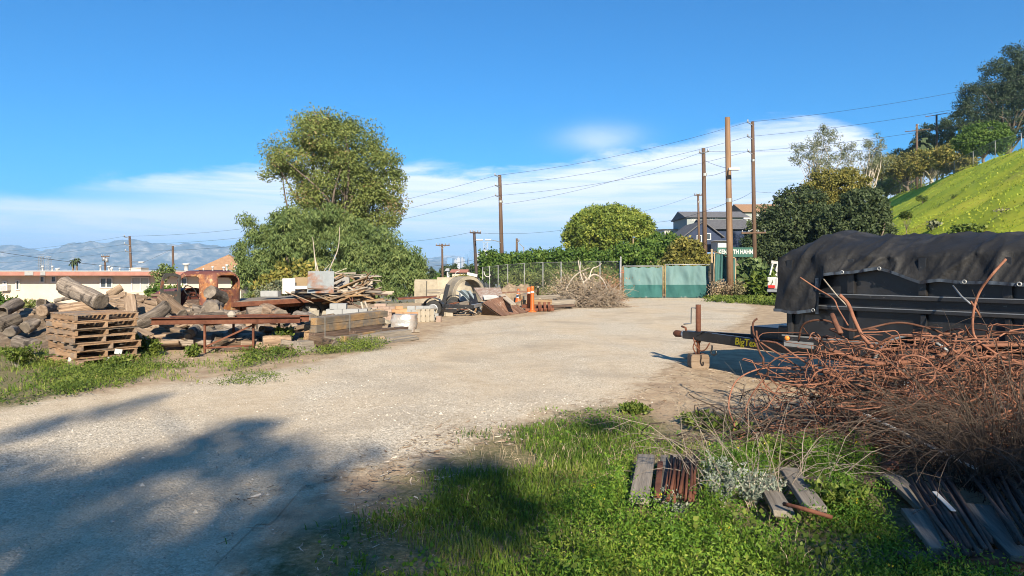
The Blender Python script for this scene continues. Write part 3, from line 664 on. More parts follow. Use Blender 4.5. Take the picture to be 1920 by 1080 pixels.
LG(c2(530, 742), c2(462, 735), 14, 14.6, 13.9, 'hollow log mouth right of the rusty stand', hollow=True)
LG(c2(610, 790), c2(525, 812), 17, 14.8, 13.9, 'low log end on the soil right of the rusty stand')
LG(c2(640, 742), c2(825, 700), 14, 14.4, 14.8, 'split pale log in front of the dark gap', split=True)
LG(c2(190, 720), c2(380, 755), 20, 15.0, 14.8, 'pale grey log behind the braces of the rusty stand', bark=M_bark)
LG(c2(230, 760), c2(290, 735), 15, 14.2, 14.9, 'small round log inside the rusty stand', bark=M_bark)
LG(c1(430, 560), c1(330, 585), 8, 16.2, 16.4, 'thin grey pole poking out beside the slanted top log', bark=M_bark)
LG(c2(95, 500), c2(160, 600), 12, 16.4, 16.0, 'pale curled bark slab beside the round dark log end', split=True)
# many small pieces that nothing tells apart
FW = 'split firewood scattered in the heap'
for i in range(120):
    px, py = c1(*random.choice(((random.uniform(640, 1000), random.uniform(545, 660)), (random.uniform(0, 330), random.uniform(640, 800)), (random.uniform(850, 1230), random.uniform(650, 760)), (random.uniform(640, 900), random.uniform(560, 640)))))
    d = 14.4+(820-(py-380)*3.177)/240*2.0+random.uniform(-.2, .2); a = random.uniform(-.9, .9); L = random.uniform(.3, .65)
    c = W(px, py, d); dv = Vector((math.cos(a), random.uniform(-.5, .5), math.sin(a)*.45))*L/2
    if c.z < .08: c.z = .08
    log_obj(c-dv, c+dv, random.uniform(.045, .11), 'small split piece of firewood among the heaped logs', FW, split=True, name='firewood')
HF = 'plain logs filling the heap'
for i in range(48):
    px, py = c1(*random.choice(((random.uniform(0, 340), random.uniform(650, 760)), (random.uniform(560, 980), random.uniform(600, 720)), (random.uniform(1080, 1240), random.uniform(630, 700)), (random.uniform(1250, 1900), random.uniform(640, 770)))))
    d = 14.6+(820-(py-380)*3.177)/240*2.0; a = random.uniform(-.7, .7); L = random.uniform(.6, 1.1); c = W(px, py, d); c.z = max(c.z-.05, .15)
    dv = Vector((math.cos(a), random.uniform(-.5, .5), math.sin(a)*.4))*L/2
    log_obj(c-dv, c+dv, random.uniform(.12, .2), 'plain weathered log wedged in the middle of the heap', HF)

SLB = 'broken slabs before the heap'
for i in range(70):
    px = random.uniform(255, 610); py = random.uniform(598, 652); g_ = G(px, min(660, py+random.uniform(8, 26))); d = g_.y+.3; c = W(px, py, d); c.z = max(c.z, .05); a = random.uniform(-.5, .5); L = random.uniform(.25, .8)
    dv = Vector((math.cos(a), random.uniform(-.6, .6), math.sin(a)*.35))*L/2
    if random.random() < .6: log_obj(c-dv, c+dv, random.uniform(.06, .13), 'pale split slab of wood in the jumble around the rusty stand', SLB, split=True, name='wood_chunk')
    else: log_obj(c-dv, c+dv, random.uniform(.07, .16), 'plain weathered log wedged in the middle of the heap', HF)
for i in range(34):
    px = random.uniform(375, 610); py = random.uniform(606, 648); d = 15.4-(py-606)/42*1.3; c = W(px, py, d); r_ = random.uniform(.10, .20); c.z = max(c.z-.05, r_*.8); a = random.uniform(-.6, .6)+(0 if random.random() < .6 else 1.4); dv = Vector((math.cos(a), math.sin(a)*-1, random.uniform(-.15, .15)))*random.uniform(.25, .5)
    log_obj(c-dv, c+dv, r_, 'plain weathered log wedged in the middle of the heap', HF)
for i in range(80):
    px = random.uniform(420, 720); py = random.uniform(575, 640); d = 19.2-(py-575)/65*4.3+random.uniform(-.2, .2); c = W(px, py, d); s_ = random.uniform(.07, .2); c.z = max(.3*s_, min(c.z, .45)); bm = bmesh.new()
    for k_ in range(12): bm.verts.new((random.uniform(-1, 1)*s_*1.3, random.uniform(-1, 1)*s_, random.uniform(-.7, .7)*s_))
    bmesh.ops.convex_hull(bm, input=bm.verts); bmesh.ops.delete(bm, geom=[v for v in bm.verts if not v.link_faces], context='VERTS'); me = bpy.data.meshes.new('concrete_chunk'); bm.to_mesh(me); bm.free(); me.materials.append(random.choice((M_rock, M_conc, M_conc, M_block_grey, M_splitw))); tag(link('concrete_chunk', me, None, c), 'broken chunk of pale rubble in the jumble before the flatbed', 'rubble', 'rubble chunks before the flatbed')
# ------------------------------------------------------------------ pallets
def make_pallet():
    root = thing('wooden_pallet', 'p', 'pallet', (0, 0, 0), 'stacked wooden pallets')
    b = MB()
    for i in range(7): b.box((-.55+i*1.1/6, 0, .114), (.098, 1.0, .018), mi=0, jit=.004)
    b.build('deck', M_pallet, parent=root, local=True, bevel=.003)
    for y in (-.47, 0, .47): MB().box((0, y, .0615), (1.2, .04, .087), jit=.003).build('stringer', M_pallet, parent=root, local=True, bevel=.003)
    b = MB()
    for i in range(4): b.box((-.54+i*1.08/3, 0, .009), (.098, 1.0, .018), jit=.004)
    b.build('bottom_deck', M_pallet, parent=root, local=True, bevel=.003)
    return root
pal = make_pallet()
pf = G(140, 690); rvec = Vector((.6, .8, 0)); lvec = Vector((-.8, .6, 0))
plabels = ['bottom pallet of the stack half sunk in weeds', 'second pallet from the bottom carrying a white tag', 'third pallet from the bottom of the stack', 'middle pallet of the stack with red paint marks', 'third pallet from the top of the stack', 'second pallet from the top of the stack', 'topmost grey pallet of the stack']
offs = [(.05, -.06, .10), (.0, .02, -.04), (.03, .03, .05), (-.03, 0, -.02), (-.02, .02, .01), (.0, -.02, .0), (.02, .03, -.05)]
for i, (lb, of) in enumerate(zip(plabels, offs)):
    o = pal if i == 0 else dup(pal, (0, 0, 0))
    c = pf+lvec*.6+rvec*.5
    o.location = (c.x+of[0], c.y+of[1], .005+i*.1235); o.rotation_euler = (R(random.uniform(-.6, .6)), R(random.uniform(-.6, .6)), math.atan2(lvec.y, lvec.x)+of[2]); o['label'] = lb
# tags stapled on the pallets
for (cx, cy, w) in ((424, 935, .09), (705, 887, .11), (660, 940, .12)):
    p = W(*c1(cx, cy), 11.35); o = MB().box(p, (w, .01, w*.75), rz=.5, rot=Matrix.Rotation(.7, 3, 'Z')@Matrix.Rotation(.2, 3, 'Y')).build('paper_tag', M_white, bevel=.002)
    tag(o, {424: 'white paper tag low on the pallet stack corner', 705: 'crumpled white scrap between the lower pallets', 660: 'white scrap lying in weeds below the pallets'}[cx], 'tag')

# ------------------------------------------------------------------ rusty stand with steel beams
st = thing('rusty_stand', 'rusty steel trestle with diagonal braces carrying long beams', 'stand', W(435, 655, 13.4))
A, B_, = W(384, 660, 13.2), W(475, 652, 13.5)
A.z = 0.0; B_.z = 0
bk = Vector((.25, .75, 0))
for p in (A, B_, A+bk, B_+bk): MB().beam(p, p+Vector((0, 0, .56)),   .038, .038).build('leg', M_rust, parent=st)
for p, q in ((A+Vector((0, 0, .10)), B_+Vector((0, 0, .12))), (A+Vector((0, 0, .54)), A+bk+Vector((0, 0, .54))), (B_+Vector((0, 0, .54)), B_+bk+Vector((0, 0, .54))), (A+bk+Vector((0, 0, .10)), B_+bk+Vector((0, 0, .1)))):
    MB().beam(p, q, .032, .032).build('crossbar', M_rust, parent=st)
MB().beam(A+Vector((.05, -.03, .14)), B_+Vector((0, -.03, .52)), .032, .032).build('diagonal_brace', M_rust, parent=st)
def channel(p0, p1, w, h, label):
    L = (Vector(p1)-Vector(p0)).length; b = MB()
    b.frame_box((0, -w/2, -h/2), (L, 0, 0), (0, w, 0), (0, 0, .016)); b.frame_box((0, -w/2, h/2-.016), (L, 0, 0), (0, w, 0), (0, 0, .016)); b.frame_box((0, -.008, -h/2+.016), (L, 0, 0), (0, .016, 0), (0, 0, h-.032))
    o = b.build('steel_beam', M_rust, local=True); along(o, p0, p1); return tag(o, label, 'steel beam', 'rusty steel beams on the trestle')
e0 = W(284, 605, 13.05); e1 = W(563, 603, 13.5); e0.z = e1.z = .63
channel(e0, e1, .16, .13, 'front rusty steel beam lying across the trestle')
channel(e0+Vector((.35, .25, 0)), e1+Vector((.1, .25, .01)), .14, .13, 'second rusty steel beam behind the front one')
channel(e0+Vector((.1, .52, .0)), e1+Vector((-.35, .5, .02)), .14, .13, 'shorter rusty steel beam at the back of the trestle')
sp = W(434, 593, 13.25); sp.z = .74
b = MB(); b.lathe([(0.001, -.05), (.06, -.045), (.085, 0), (.06, .05), (.02, .075), (0.001, .08)], 9, Matrix.Translation(sp)); tag(b.build('stone', M_rock), 'pale stone resting on the rusty beams', 'stone')

# ------------------------------------------------------------------ banded timbers and grey planks
d0, d1 = 14.0, 16.6
T0 = Vector((XD(588, d0), d0, 0)); T1 = Vector((XD(722, d1), d1, 0)); tx = (T1-T0).normalized(); tyv = Vector((-tx.y, tx.x, 0))
TL = (T1-T0).length
tb = 'banded timbers in the stack'
k = 0
tl = ['top front tan timber of the banded stack', 'top rear grey timber of the banded stack', 'middle front tan timber of the banded stack', 'middle rear timber of the banded stack', 'bottom front dark timber of the banded stack', 'bottom rear timber of the banded stack']
for lay in range(3):
    for r_ in range(2):
        z = .55-lay*.155; s_ = lay*.12+r_*.05
        p0 = T0+tx*(s_-lay*.15)-tyv*(-.17*r_)+Vector((0, 0, z)); p1 = p0+tx*(TL-.1*lay)
        bar_obj('timber', p0, p1, .165, .148, [M_wood_tan, M_wood_grey, M_wood_tan, M_wood_brown, M_wood_dark, M_wood_brown][k], tl[k], 'timber', tb, jit=.006, bevel=.008); k += 1
for s_ in (.25, 1.15):
    b = MB(); q = T0+tx*s_
    for zz in (.55, .395, .24):
        b.frame_box(q-tyv*.088+Vector((0, 0, zz-.079)), tx*.02, -tyv*.004, (0, 0, .158)); b.frame_box(q-tyv*.09+Vector((0, 0, zz+.0755)), tx*.02, tyv*.35, (0, 0, .003))
    tag(b.build('metal_band', M_galv), 'bright steel strap around the near end of timbers' if s_ < 1 else 'bright steel strap around the middle of the timbers', 'strap')
for s_, lb in ((.5, 'near wooden block under the banded timbers'), (2.2, 'far wooden block under the banded timbers')):
    q = T0+tx*s_; bar_obj('bearer_block', q-tyv*.12+Vector((0, 0, .08)), q+tyv*.4+Vector((0, 0, .08)), .12, .15, M_wood_brown, lb, 'wood block', 'blocks under the timbers')
def plank(px0, py0, d0_, px1, py1, d1_, w, h, m_, lb, grp='planks on the ground', roll=0, nm='plank'):
    return bar_obj(nm, W(px0, py0, d0_), W(px1, py1, d1_), w, h, m_, lb, 'plank', grp, roll, jit=.006)
plank(556, 650, 13.5, 764, 625, 16.4, .26, .20, M_wood_grey, 'thick grey beam lowest beside the driveway edge')
plank(642, 637, 14.3, 735, 619, 16.4, .12, .14, M_wood_tan, 'tan timber lying on the thick grey beam')
plank(610, 652, 13.7, 775, 632, 16.0, .22, .10, M_wood_grey, 'long grey plank nearest the gravel')
plank(560, 660, 13.3, 690, 651, 14.4, .14, .06, M_wood_grey, 'low grey plank half hidden by grass')
plank(640, 657, 13.6, 782, 634, 15.9, .12, .06, M_wood_grey, 'outermost weathered plank along the driveway')
plank(588, 640, 14.2, 630, 633, 14.6, .12, .05, M_wood_pale, 'short white board end under the timbers')
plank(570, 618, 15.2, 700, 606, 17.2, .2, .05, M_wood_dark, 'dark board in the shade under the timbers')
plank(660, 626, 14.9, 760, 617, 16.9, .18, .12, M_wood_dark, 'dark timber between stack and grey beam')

# ------------------------------------------------------------------ vintage truck cab
cab_c = Vector((XD(386, 20.2), 20.4, 0)); fw = Vector((-.935, .353, 0)); sdv = Vector((-.353, -.935, 0))      # forward, near side
tr = thing('rusty_truck', 'rust red vintage truck cab with peeling paint and open door', 'truck', cab_c)
def TC(a, b, z): return cab_c+fw*a+sdv*b+Vector((0, 0, z))
zb, zt, hl, hw = .30, 1.58, .60, .66
def rbox(u, v, w, p=.36):
    # rounded body: u along forward (-1..1), v to the near side, w up (0..1)
    x, y, z = u*hl, v*hw, zb+(zt-zb)*w
    rr = p; lim = Vector((hl-rr*.6, hw-rr, 0)); zc = zt-rr
    dx = max(0, abs(x)-lim.x); dy = max(0, abs(y)-lim.y); dz = max(0, z-zc)
    l = math.sqrt(dx*dx+dy*dy+dz*dz)
    if l > 1e-6:
        f_ = max(dx/.6 if dx else 0, dy, dz); rad = rr*min(1, max(dx/(rr*.6), dy/rr, dz/rr)); s_ = rad/l
        x = math.copysign(min(abs(x), lim.x)+dx*s_*(1 if True else 0), x) if dx else x
        y = math.copysign(min(abs(y), lim.y)+dy*s_, y) if dy else y
        if dz: z = zc+dz*s_
    return x, y, z
def cab_panel(fixed, side, hole, name, m_, rng_u, rng_v, n=26):
    b = MB(); cache = {}
    for i in range(n):
        for j in range(n):
            u0 = rng_u[0]+(rng_u[1]-rng_u[0])*i/n; u1 = rng_u[0]+(rng_u[1]-rng_u[0])*(i+1)/n; v0 = rng_v[0]+(rng_v[1]-rng_v[0])*j/n; v1 = rng_v[0]+(rng_v[1]-rng_v[0])*(j+1)/n
            uc, vc = (u0+u1)/2, (v0+v1)/2
            if hole and hole(uc, vc): continue
            ids = []
            for (uu, vv) in ((u0, v0), (u1, v0), (u1, v1), (u0, v1)):
                key = (round(uu, 4), round(vv, 4))
                if key not in cache:
                    q = {'x': (side, uu, vv), 'y': (uu, side, vv), 'z': (uu, vv, side)}[fixed]
                    cache[key] = len(b.v); b.v.append(tuple(TC(*rbox(*q))))
                ids.append(cache[key])
            b.f.append(tuple(ids)); b.m.append(0)
    o = b.build(name, m_, parent=tr, smooth=True, solid=.035)
    return o
def sup(u, v, cu_, cv_, ru, rv, e=4): return abs((u-cu_)/ru)**e+abs((v-cv_)/rv)**e < 1
cab_panel('y', 1, lambda u, w: (sup(u, w, .12, .66, .60, .25) or (-.48 < u < .72 and .02 < w < .66)), 'side_panel', M_rustpaint, (-1, 1), (0, 1), 44)
cab_panel('y', -1, lambda u, w: sup(u, w, .12, .70, .56, .17), 'side_panel', M_rustpaint, (-1, 1), (0, 1), 30)
cab_panel('x', -1, lambda v, w: sup(v, w, -.05, .715, .60, .145), 'rear_panel', M_rustpaint, (-1, 1), (0, 1), 44)
cab_panel('x', 1, lambda v, w: sup(v, w, 0, .70, .8, .18), 'front_panel', M_cabred, (-1, 1), (0, 1), 30)
cab_panel('z', 1, None, 'roof', M_cabred, (-1, 1), (-1, 1), 24)
b = MB(); b.box(TC(.05, 0, .62), (.5, 1.2, .25), rz=math.atan2(fw.y, fw.x)); b.box(TC(-.3, 0, .82), (.14, 1.2, .5), rz=math.atan2(fw.y, fw.x)); b.build('seat', M_wood_dark, parent=tr, bevel=.04)
b = MB(); b.box(TC(0, 0, .27), (1.2, 1.5, .07), rz=math.atan2(fw.y, fw.x)); b.build('floor_pan', M_rust, parent=tr)
b = MB(); cw = TC(.36, .35, .98); Mw = Matrix.Translation(cw)@Matrix.Rotation(math.atan2(fw.y, fw.x), 4, 'Z')@Matrix.Rotation(R(-55), 4, 'Y')
b.tube([Mw@Vector((.2*math.cos(a_), .2*math.sin(a_), 0)) for a_ in np.linspace(0, 2*math.pi, 20)], .016, 6); b.tube([cw, TC(.55, .35, .75)], .02, 6); b.build('steering_wheel', M_black, parent=tr)
# opened door, hinged at the front edge
dr = MB(); hx = TC(.44, .67, 0); dd = (sdv*1.0+fw*.12).normalized(); dn = Vector((-dd.y, dd.x, 0))
def DP(a, z): return hx+dd*a+Vector((0, 0, z))
n_ = 28
outer = [(0.0, .36), (.62, .36), (.62, 1.1)]+[(.62-.20*(1-math.cos(t_))-.0, 1.1+.42*math.sin(t_)) for t_ in np.linspace(.2, math.pi/2, 10)]+[(.2, 1.52), (.0, 1.46)]
def resamp(pts, n):
    P_ = pts+[pts[0]]; L_ = [0]
    for a_, b_ in zip(P_, P_[1:]): L_.append(L_[-1]+math.dist(a_, b_))
    out = []
    for i in range(n):
        s_ = L_[-1]*i/n; k_ = max(j for j in range(len(L_)) if L_[j] <= s_+1e-9); k_ = min(k_, len(pts)-1); f_ = (s_-L_[k_])/max(1e-9, L_[k_+1]-L_[k_]); out.append((P_[k_][0]+(P_[k_+1][0]-P_[k_][0])*f_, P_[k_][1]+(P_[k_+1][1]-P_[k_][1])*f_))
    return out
top_o = [(0, .98), (.62, .98)]+outer[2:]; top_i = [(.06, 1.0), (.54, 1.0), (.54, 1.12)]+[(.54-.17*(1-math.cos(t_)), 1.12+.31*math.sin(t_)) for t_ in np.linspace(.2, math.pi/2, 10)]+[(.2, 1.43), (.06, 1.4)]
ro, ri = resamp(top_o, 48), resamp(top_i, 48)
for sgn in (0, .05):
    for j in range(48):
        q = [DP(*ro[j]), DP(*ro[(j+1) % 48]), DP(*ri[(j+1) % 48]), DP(*ri[j])]; dr.quad(*[p_+dn*sgn for p_ in q])
for j in range(48):
    for rr_ in (ro, ri):
        dr.quad(DP(*rr_[j]), DP(*rr_[(j+1) % 48]), DP(*rr_[(j+1) % 48])+dn*.05, DP(*rr_[j])+dn*.05)
dr.frame_box(DP(0, .36), dd*.62, dn*.055, (0, 0, .62))
do = dr.build('door', mat('door_inside', [(.3, (.035, .036, .034)), (.7, (.085, .08, .07))], 5, rough=.8, bump=.1, patches=[((.2, .08, .045), .62, 4, .06)]), parent=tr)
tag(do, 'dull dark inner side of the open door')
MB().box(DP(.5, .86)+dn*.075, (.12, .03, .03), rz=math.atan2(dd.y, dd.x)).build('handle', M_grey_metal, parent=do)
b = MB()
rows = []
for i in range(12):
    row = []
    for j in range(14):
        a_ = .62+1.15*i/11; th = math.pi*j/13; w_ = .62*(1-.25*(i/11)); row.append(tuple(TC(a_, w_*math.cos(th), .55+.52*max(0, math.sin(th))**.7*(1-.12*(i/11)**2))))
    rows.append(row)
b.grid(rows); b.build('hood', M_cabred, parent=tr, smooth=True, solid=.02)
for sg in (1, -1):
    b = MB(); rows = []
    for i in range(13):
        th = math.pi*i/12; rows.append([tuple(TC(1.25+.55*math.cos(th), sg*(.55+.38*k_/4), .30+.48*math.sin(th)-.05*(k_/4)**3)) for k_ in range(5)])
    b.grid(rows); b.build('fender', M_rustpaint, parent=tr, smooth=True, solid=.02)
def wheel_parts(parent, c, axis, r, w, rim_mat, name='wheel'):
    axis = Vector(axis).normalized(); M = Matrix.Translation(c)@axis.to_track_quat('Z', 'Y').to_matrix().to_4x4()
    b = MB(); b.lathe([(r*.60, -w/2), (r*.9, -w/2), (r*.985, -w*.36), (r, -w*.2), (r, w*.2), (r*.985, w*.36), (r*.9, w/2), (r*.60, w/2), (r*.58, 0), (r*.60, -w/2)], 32, M)
    wo = b.build(name, M_rubber, parent=parent, smooth=True)
    b = MB(); b.lathe([(.001, w*.18), (r*.16, w*.2), (r*.2, w*.1), (r*.42, w*.08), (r*.5, w*.34), (r*.61, w*.42), (r*.61, -w*.42), (r*.4, -w*.3), (.001, -w*.25)], 24, M); b.build('rim', rim_mat, parent=wo, smooth=True)
    return wo
for sg in (1, -1): wheel_parts(tr, TC(1.25, sg*.72, .20), sdv*sg, .36, .18, M_rust)

# ------------------------------------------------------------------ flatbed trailer with its load
FA, FB = W(432, 566, 20.2), W(668, 552, 22.4); fx = (FB-FA); FL = fx.length; fx.normalize(); fy = Vector((-fx.y, fx.x, 0)).normalized(); fz = fx.cross(fy)
fb = thing('flatbed_trailer', 'old wooden flatbed deck with rusty side rail loaded with scrap lumber', 'flatbed', Vector(((FA.x+FB.x)/2, (FA.y+FB.y)/2+1, 0)))
def FP(a, b_, c_): return FA+fx*a+fy*b_+fz*c_
b = MB()
for i in range(9): b.frame_box(FP(0, .06+i*.222, -.06), fx*FL, fy*.215, fz*.05)
b.build('deck', M_wood_grey, parent=fb)
MB().frame_box(FP(-.02, 0, -.16), fx*(FL+.04), fy*.05, fz*.14).build('side_rail', M_rust, parent=fb)
MB().frame_box(FP(-.02, 2.1, -.16), fx*(FL+.04), fy*.05, fz*.14).build('side_rail', M_rust, parent=fb)
MB().frame_box(FP(.2, 2.0, -.85), fx*(FL-.3), fy*.06, fz*.68).build('added_shade_board', M_wood_dark, parent=fb)  # dark board added to hide bright ground so the underside looks shaded
for yy in (.6, 1.5): MB().frame_box(FP(.0, yy, -.3), fx*FL, fy*.1, fz*.22).build('frame_beam', M_rust, parent=fb)
for i in range(6): MB().frame_box(FP(.2+i*(FL-.4)/5, .06, -.13), fx*.08, fy*2.02, fz*.065).build('cross_member', M_wood_dark, parent=fb)
for sg in (.35, 1.75): wheel_parts(fb, Vector((FP(2.6, sg, 0).x, FP(2.6, sg, 0).y, .30)), fy, .36, .2, M_black)  # rims coloured black to paint in the shade under the deck
MB().beam(FP(2.6, .35, 0)*0+Vector((FP(2.6, .3, 0).x, FP(2.6, .3, 0).y, .3)), Vector((FP(2.6, 1.8, 0).x, FP(2.6, 1.8, 0).y, .3)), .1, .1).build('axle', M_rust, parent=fb)
for aa in (.5, 3.6):
    q = FP(aa, .5, -.16); MB().beam((q.x, q.y, tz(q.x, q.y)), q, .12, .12, up=(1, 0, 0)).build('support_leg', M_rust, parent=fb)
def panel(px0, py0, px1, py1, d, m_, name, label, cat, th=.03, lean=0, yaw=0, group=None):
    w = (px1-px0)/F*d; h = (py1-py0)/F*d; c = W((px0+px1)/2, (py0+py1)/2, d)
    b = MB().box((0, 0, 0), (w/math.cos(yaw), th, h), jit=.006); o = b.build(name, m_, local=True, bevel=.004); o.location = c; o.rotation_euler = (lean, 0, yaw); return tag(o, label, cat, group)
panel(530, 522, 553, 551, 21.3, M_white, 'white_board', 'white board standing upright on the flatbed', 'panel', yaw=.15)
panel(551, 520, 577, 540, 21.6, M_cardboard, 'brown_board', 'brown board standing behind the white one', 'panel', lean=-.1)
panel(577, 508, 626, 550, 21.0, M_zinc, 'metal_sheet', 'grey metal sheet with rust blotches leaning on the flatbed', 'metal sheet', th=.02, lean=-.12, yaw=.05)
panel(492, 545, 524, 556, 21.2, M_block_grey, 'stone_slab', 'flat grey slab lying on the flatbed deck', 'slab', th=.35)
panel(683, 520, 698, 551, 22.6, M_wood_pale, 'plywood_sheet', 'pale plywood sheet standing at the end of the lumber', 'plywood', yaw=.25, lean=-.05)
panel(688, 552, 703, 568, 22.4, M_wood_tan, 'plywood_offcut', 'tan plywood offcut under the standing plywood sheet', 'plywood', yaw=.2)
panel(552, 536, 577, 542, 21.0, M_white, 'thin_board', 'thin white board lying across the brown one', 'panel', th=.2, yaw=.1)
panel(627, 519, 655, 541, 22.0, mat('tar_paper', [(.3, (.2, .19, .18)), (.7, (.3, .29, .28))], 20, rough=.95), 'shingle_bundle', 'grey shingle sheet leaning beside the rusty metal sheet', 'shingles', th=.1, lean=-.2)
panel(634, 540, 668, 552, 21.4, M_wood_pale, 'broken_door', 'pale broken door panel lying on the lumber', 'panel', th=.5, yaw=.2, lean=.15)
LB = 'scrap boards heaped on the flatbed'
for i in range(110):
    zone = random.random()
    if zone < .35: px, py = random.uniform(545, 700), random.uniform(543, 558)
    elif zone < .7: px, py = random.uniform(630, 695), random.uniform(515, 552)
    else: px, py = random.uniform(600, 705), random.uniform(550, 566)
    d = random.uniform(21.0, 22.8); a = random.gauss(0, .25)+(.55 if zone > .35 and zone < .7 and random.random() < .6 else 0); L = random.uniform(.5, 1.5)*(.6 if zone > .35 and zone < .7 else 1)
    c = W(px, py, d); dv = Vector((math.cos(a), random.uniform(-.5, .5), math.sin(a)))*L/2
    bar_obj('scrap_board', c-dv, c+dv, random.uniform(.05, .16), random.uniform(.02, .05), random.choice((M_wood_grey, M_wood_grey, M_wood_brown, M_wood_pale, M_wood_dark, M_splitw, M_wood_tan)), 'weathered scrap board in the heap on the flatbed', 'board', LB, roll=random.uniform(-.5, .5), bevel=.003)
for (a_, b_, lb) in (((628, 513, 22.2), (667, 512, 22.5), 'grey square post lying across the top of the heap'), ((655, 548, 21.2), (680, 517, 21.8), 'pale lath leaning up on the lumber heap'), ((668, 540, 21.0), (694, 520, 21.6), 'white lath leaning at the end of the heap'), ((652, 537, 21), (681, 556, 21), 'white pipe sloping down the heap front')):
    bar_obj('loose_board', W(*a_), W(*b_), .07, .05, M_wood_pale if 'pale' in lb or 'white' in lb else M_wood_grey, lb, 'board')
for (a_, b_, lb) in (((677, 567, 20.6), (683, 590, 20.2), 'pale stick propped against the flatbed end'), ((684, 566, 20.6), (692, 588, 20.2), 'thicker pale stick propped beside the grey blocks')):
    bar_obj('prop_stick', W(*a_), W(*b_), .05, .05, M_wood_pale, lb, 'stick')
RW = 'rusty rods on the lumber heap'
for i in range(9):
    c = W(random.uniform(662, 690), random.uniform(520, 560), random.uniform(20.8, 21.6)); pts = [c+Vector((random.uniform(-.25, .25), random.uniform(-.2, .2), random.uniform(-.25, .25))) for k in range(4)]
    tag(MB().tube(catmull(pts, 5), .012, 5).build('rusty_rod', M_rebar, smooth=True), 'thin bent rusty rod tangled in the lumber heap', 'rod', RW)
# tall bare stems growing behind the metal sheet
bs = thing('bare_sapling', 'leafless sapling with long pale stems behind the metal sheet', 'sapling', Vector((XD(600, 23.5), 23.5, tz(XD(600, 23.5), 23.5))))
for pts in (((597, 540), (592, 500), (588, 460), (586, 445)), ((600, 540), (598, 515), (590, 480), (588, 455)), ((604, 540), (620, 500), (634, 465), (637, 425)), ((600, 540), (604, 515), (618, 495)), ((602, 545), (612, 520), (650, 503))):
    MB().tube(catmull([W(x, y, 23.5) for x, y in pts], 5), np.linspace(.028, .01, (len(pts)-1)*5+1).tolist(), 6).build('stem', M_trunk_pale, parent=bs, smooth=True)
# ------------------------------------------------------------------ blocks and bricks
def block_stack(d, px0, py0, cols, rows, bw, bh, bd, m_, name, label, cat, grp, dirn=(1, 0, 0), cells=False, skip=()):
    x = Vector(dirn).normalized(); y = Vector((-x.y, x.x, 0)); o0 = W(px0, py0, d); o0.z = tz(o0.x, o0.y)
    first = None
    for r_ in range(rows):
        for c_ in range(cols):
            if (r_, c_) in skip: continue
            p = o0+x*(c_*bw*1.02+(bw*.5 if r_ % 2 and not cells else 0)+random.uniform(-.008, .008))+y*random.uniform(-.015, .015)+Vector((0, 0, r_*bh*1.01+bh/2))
            if first is None:
                b = MB()
                if cells:
                    t_ = .03
                    b.frame_box((-bw/2, -bd/2, -bh/2), (bw, 0, 0), (0, t_, 0), (0, 0, bh)); b.frame_box((-bw/2, bd/2-t_, -bh/2), (bw, 0, 0), (0, t_, 0), (0, 0, bh))
                    for q in (-bd/2+t_, ): b.frame_box((-bw/2, q, -bh/2), (t_, 0, 0), (0, bd-2*t_, 0), (0, 0, bh)); b.frame_box((-t_/2, q, -bh/2), (t_, 0, 0), (0, bd-2*t_, 0), (0, 0, bh)); b.frame_box((bw/2-t_, q, -bh/2), (t_, 0, 0), (0, bd-2*t_, 0), (0, 0, bh))
                else: b.box((0, 0, 0), (bw, bd, bh))
                first = b.build(name, m_, local=True, bevel=.006); o = first; tag(o, label, cat, grp)
            else: o = dup(first, p)
            o.location = p; o.rotation_euler = (0, 0, math.atan2(x.y, x.x)+random.uniform(-.03, .03))
    return first
block_stack(17.6, 612, 600, 5, 5, .205, .145, .3, M_block_grey, 'paver_block', 'light grey paving block in the stack below the flatbed lumber', 'paving block', 'grey paving blocks', dirn=(1, .12, 0), skip=((4, 0), (4, 3), (4, 4)))
block_stack(20.4, 697, 594, 4, 7, .17, .085, .22, M_brick_pink, 'pink_brick', 'pinkish brick in the stack between flatbed and plastic bundle', 'brick', 'pink bricks in a stack', dirn=(1, .1, 0), skip=((6, 0), (6, 3)))
block_stack(19.0, 683, 598, 1, 6, .2, .09, .25, M_wood_grey, 'block_stack_spacer', 'dark grey concrete slab in the column beside the pink bricks', 'slab', 'slabs in a dark column')
block_stack(20.2, 741, 588, 3, 6, .22, .09, .2, M_brick_orange, 'orange_brick', 'orange brick in the small stack behind the plastic bundle', 'brick', 'orange bricks', dirn=(1, .2, 0), skip=((5, 1), (5, 2), (4, 2)))
block_stack(21.5, 764, 585, 4, 4, .24, .12, .2, M_block_grey, 'grey_brick', 'small grey block in the stack behind the beige blocks', 'block', 'small grey blocks', dirn=(1, .1, 0), skip=((3, 3),))
block_stack(24.0, 757, 572, 3, 2, .3, .14, .25, M_brick_yellow, 'yellow_brick', 'yellow block in the row behind the orange bricks', 'block', 'yellow blocks')
block_stack(24.0, 800, 572, 4, 2, .26, .13, .25, M_block_tan, 'cream_brick', 'cream block in the row right of the yellow blocks', 'block', 'cream blocks')
block_stack(26.5, 758, 552, 5, 2, .28, .1, .3, M_brick_red, 'red_brick', 'red brick in the low row under the upright concrete slab', 'brick', 'red bricks', skip=((1, 0), (1, 3)))
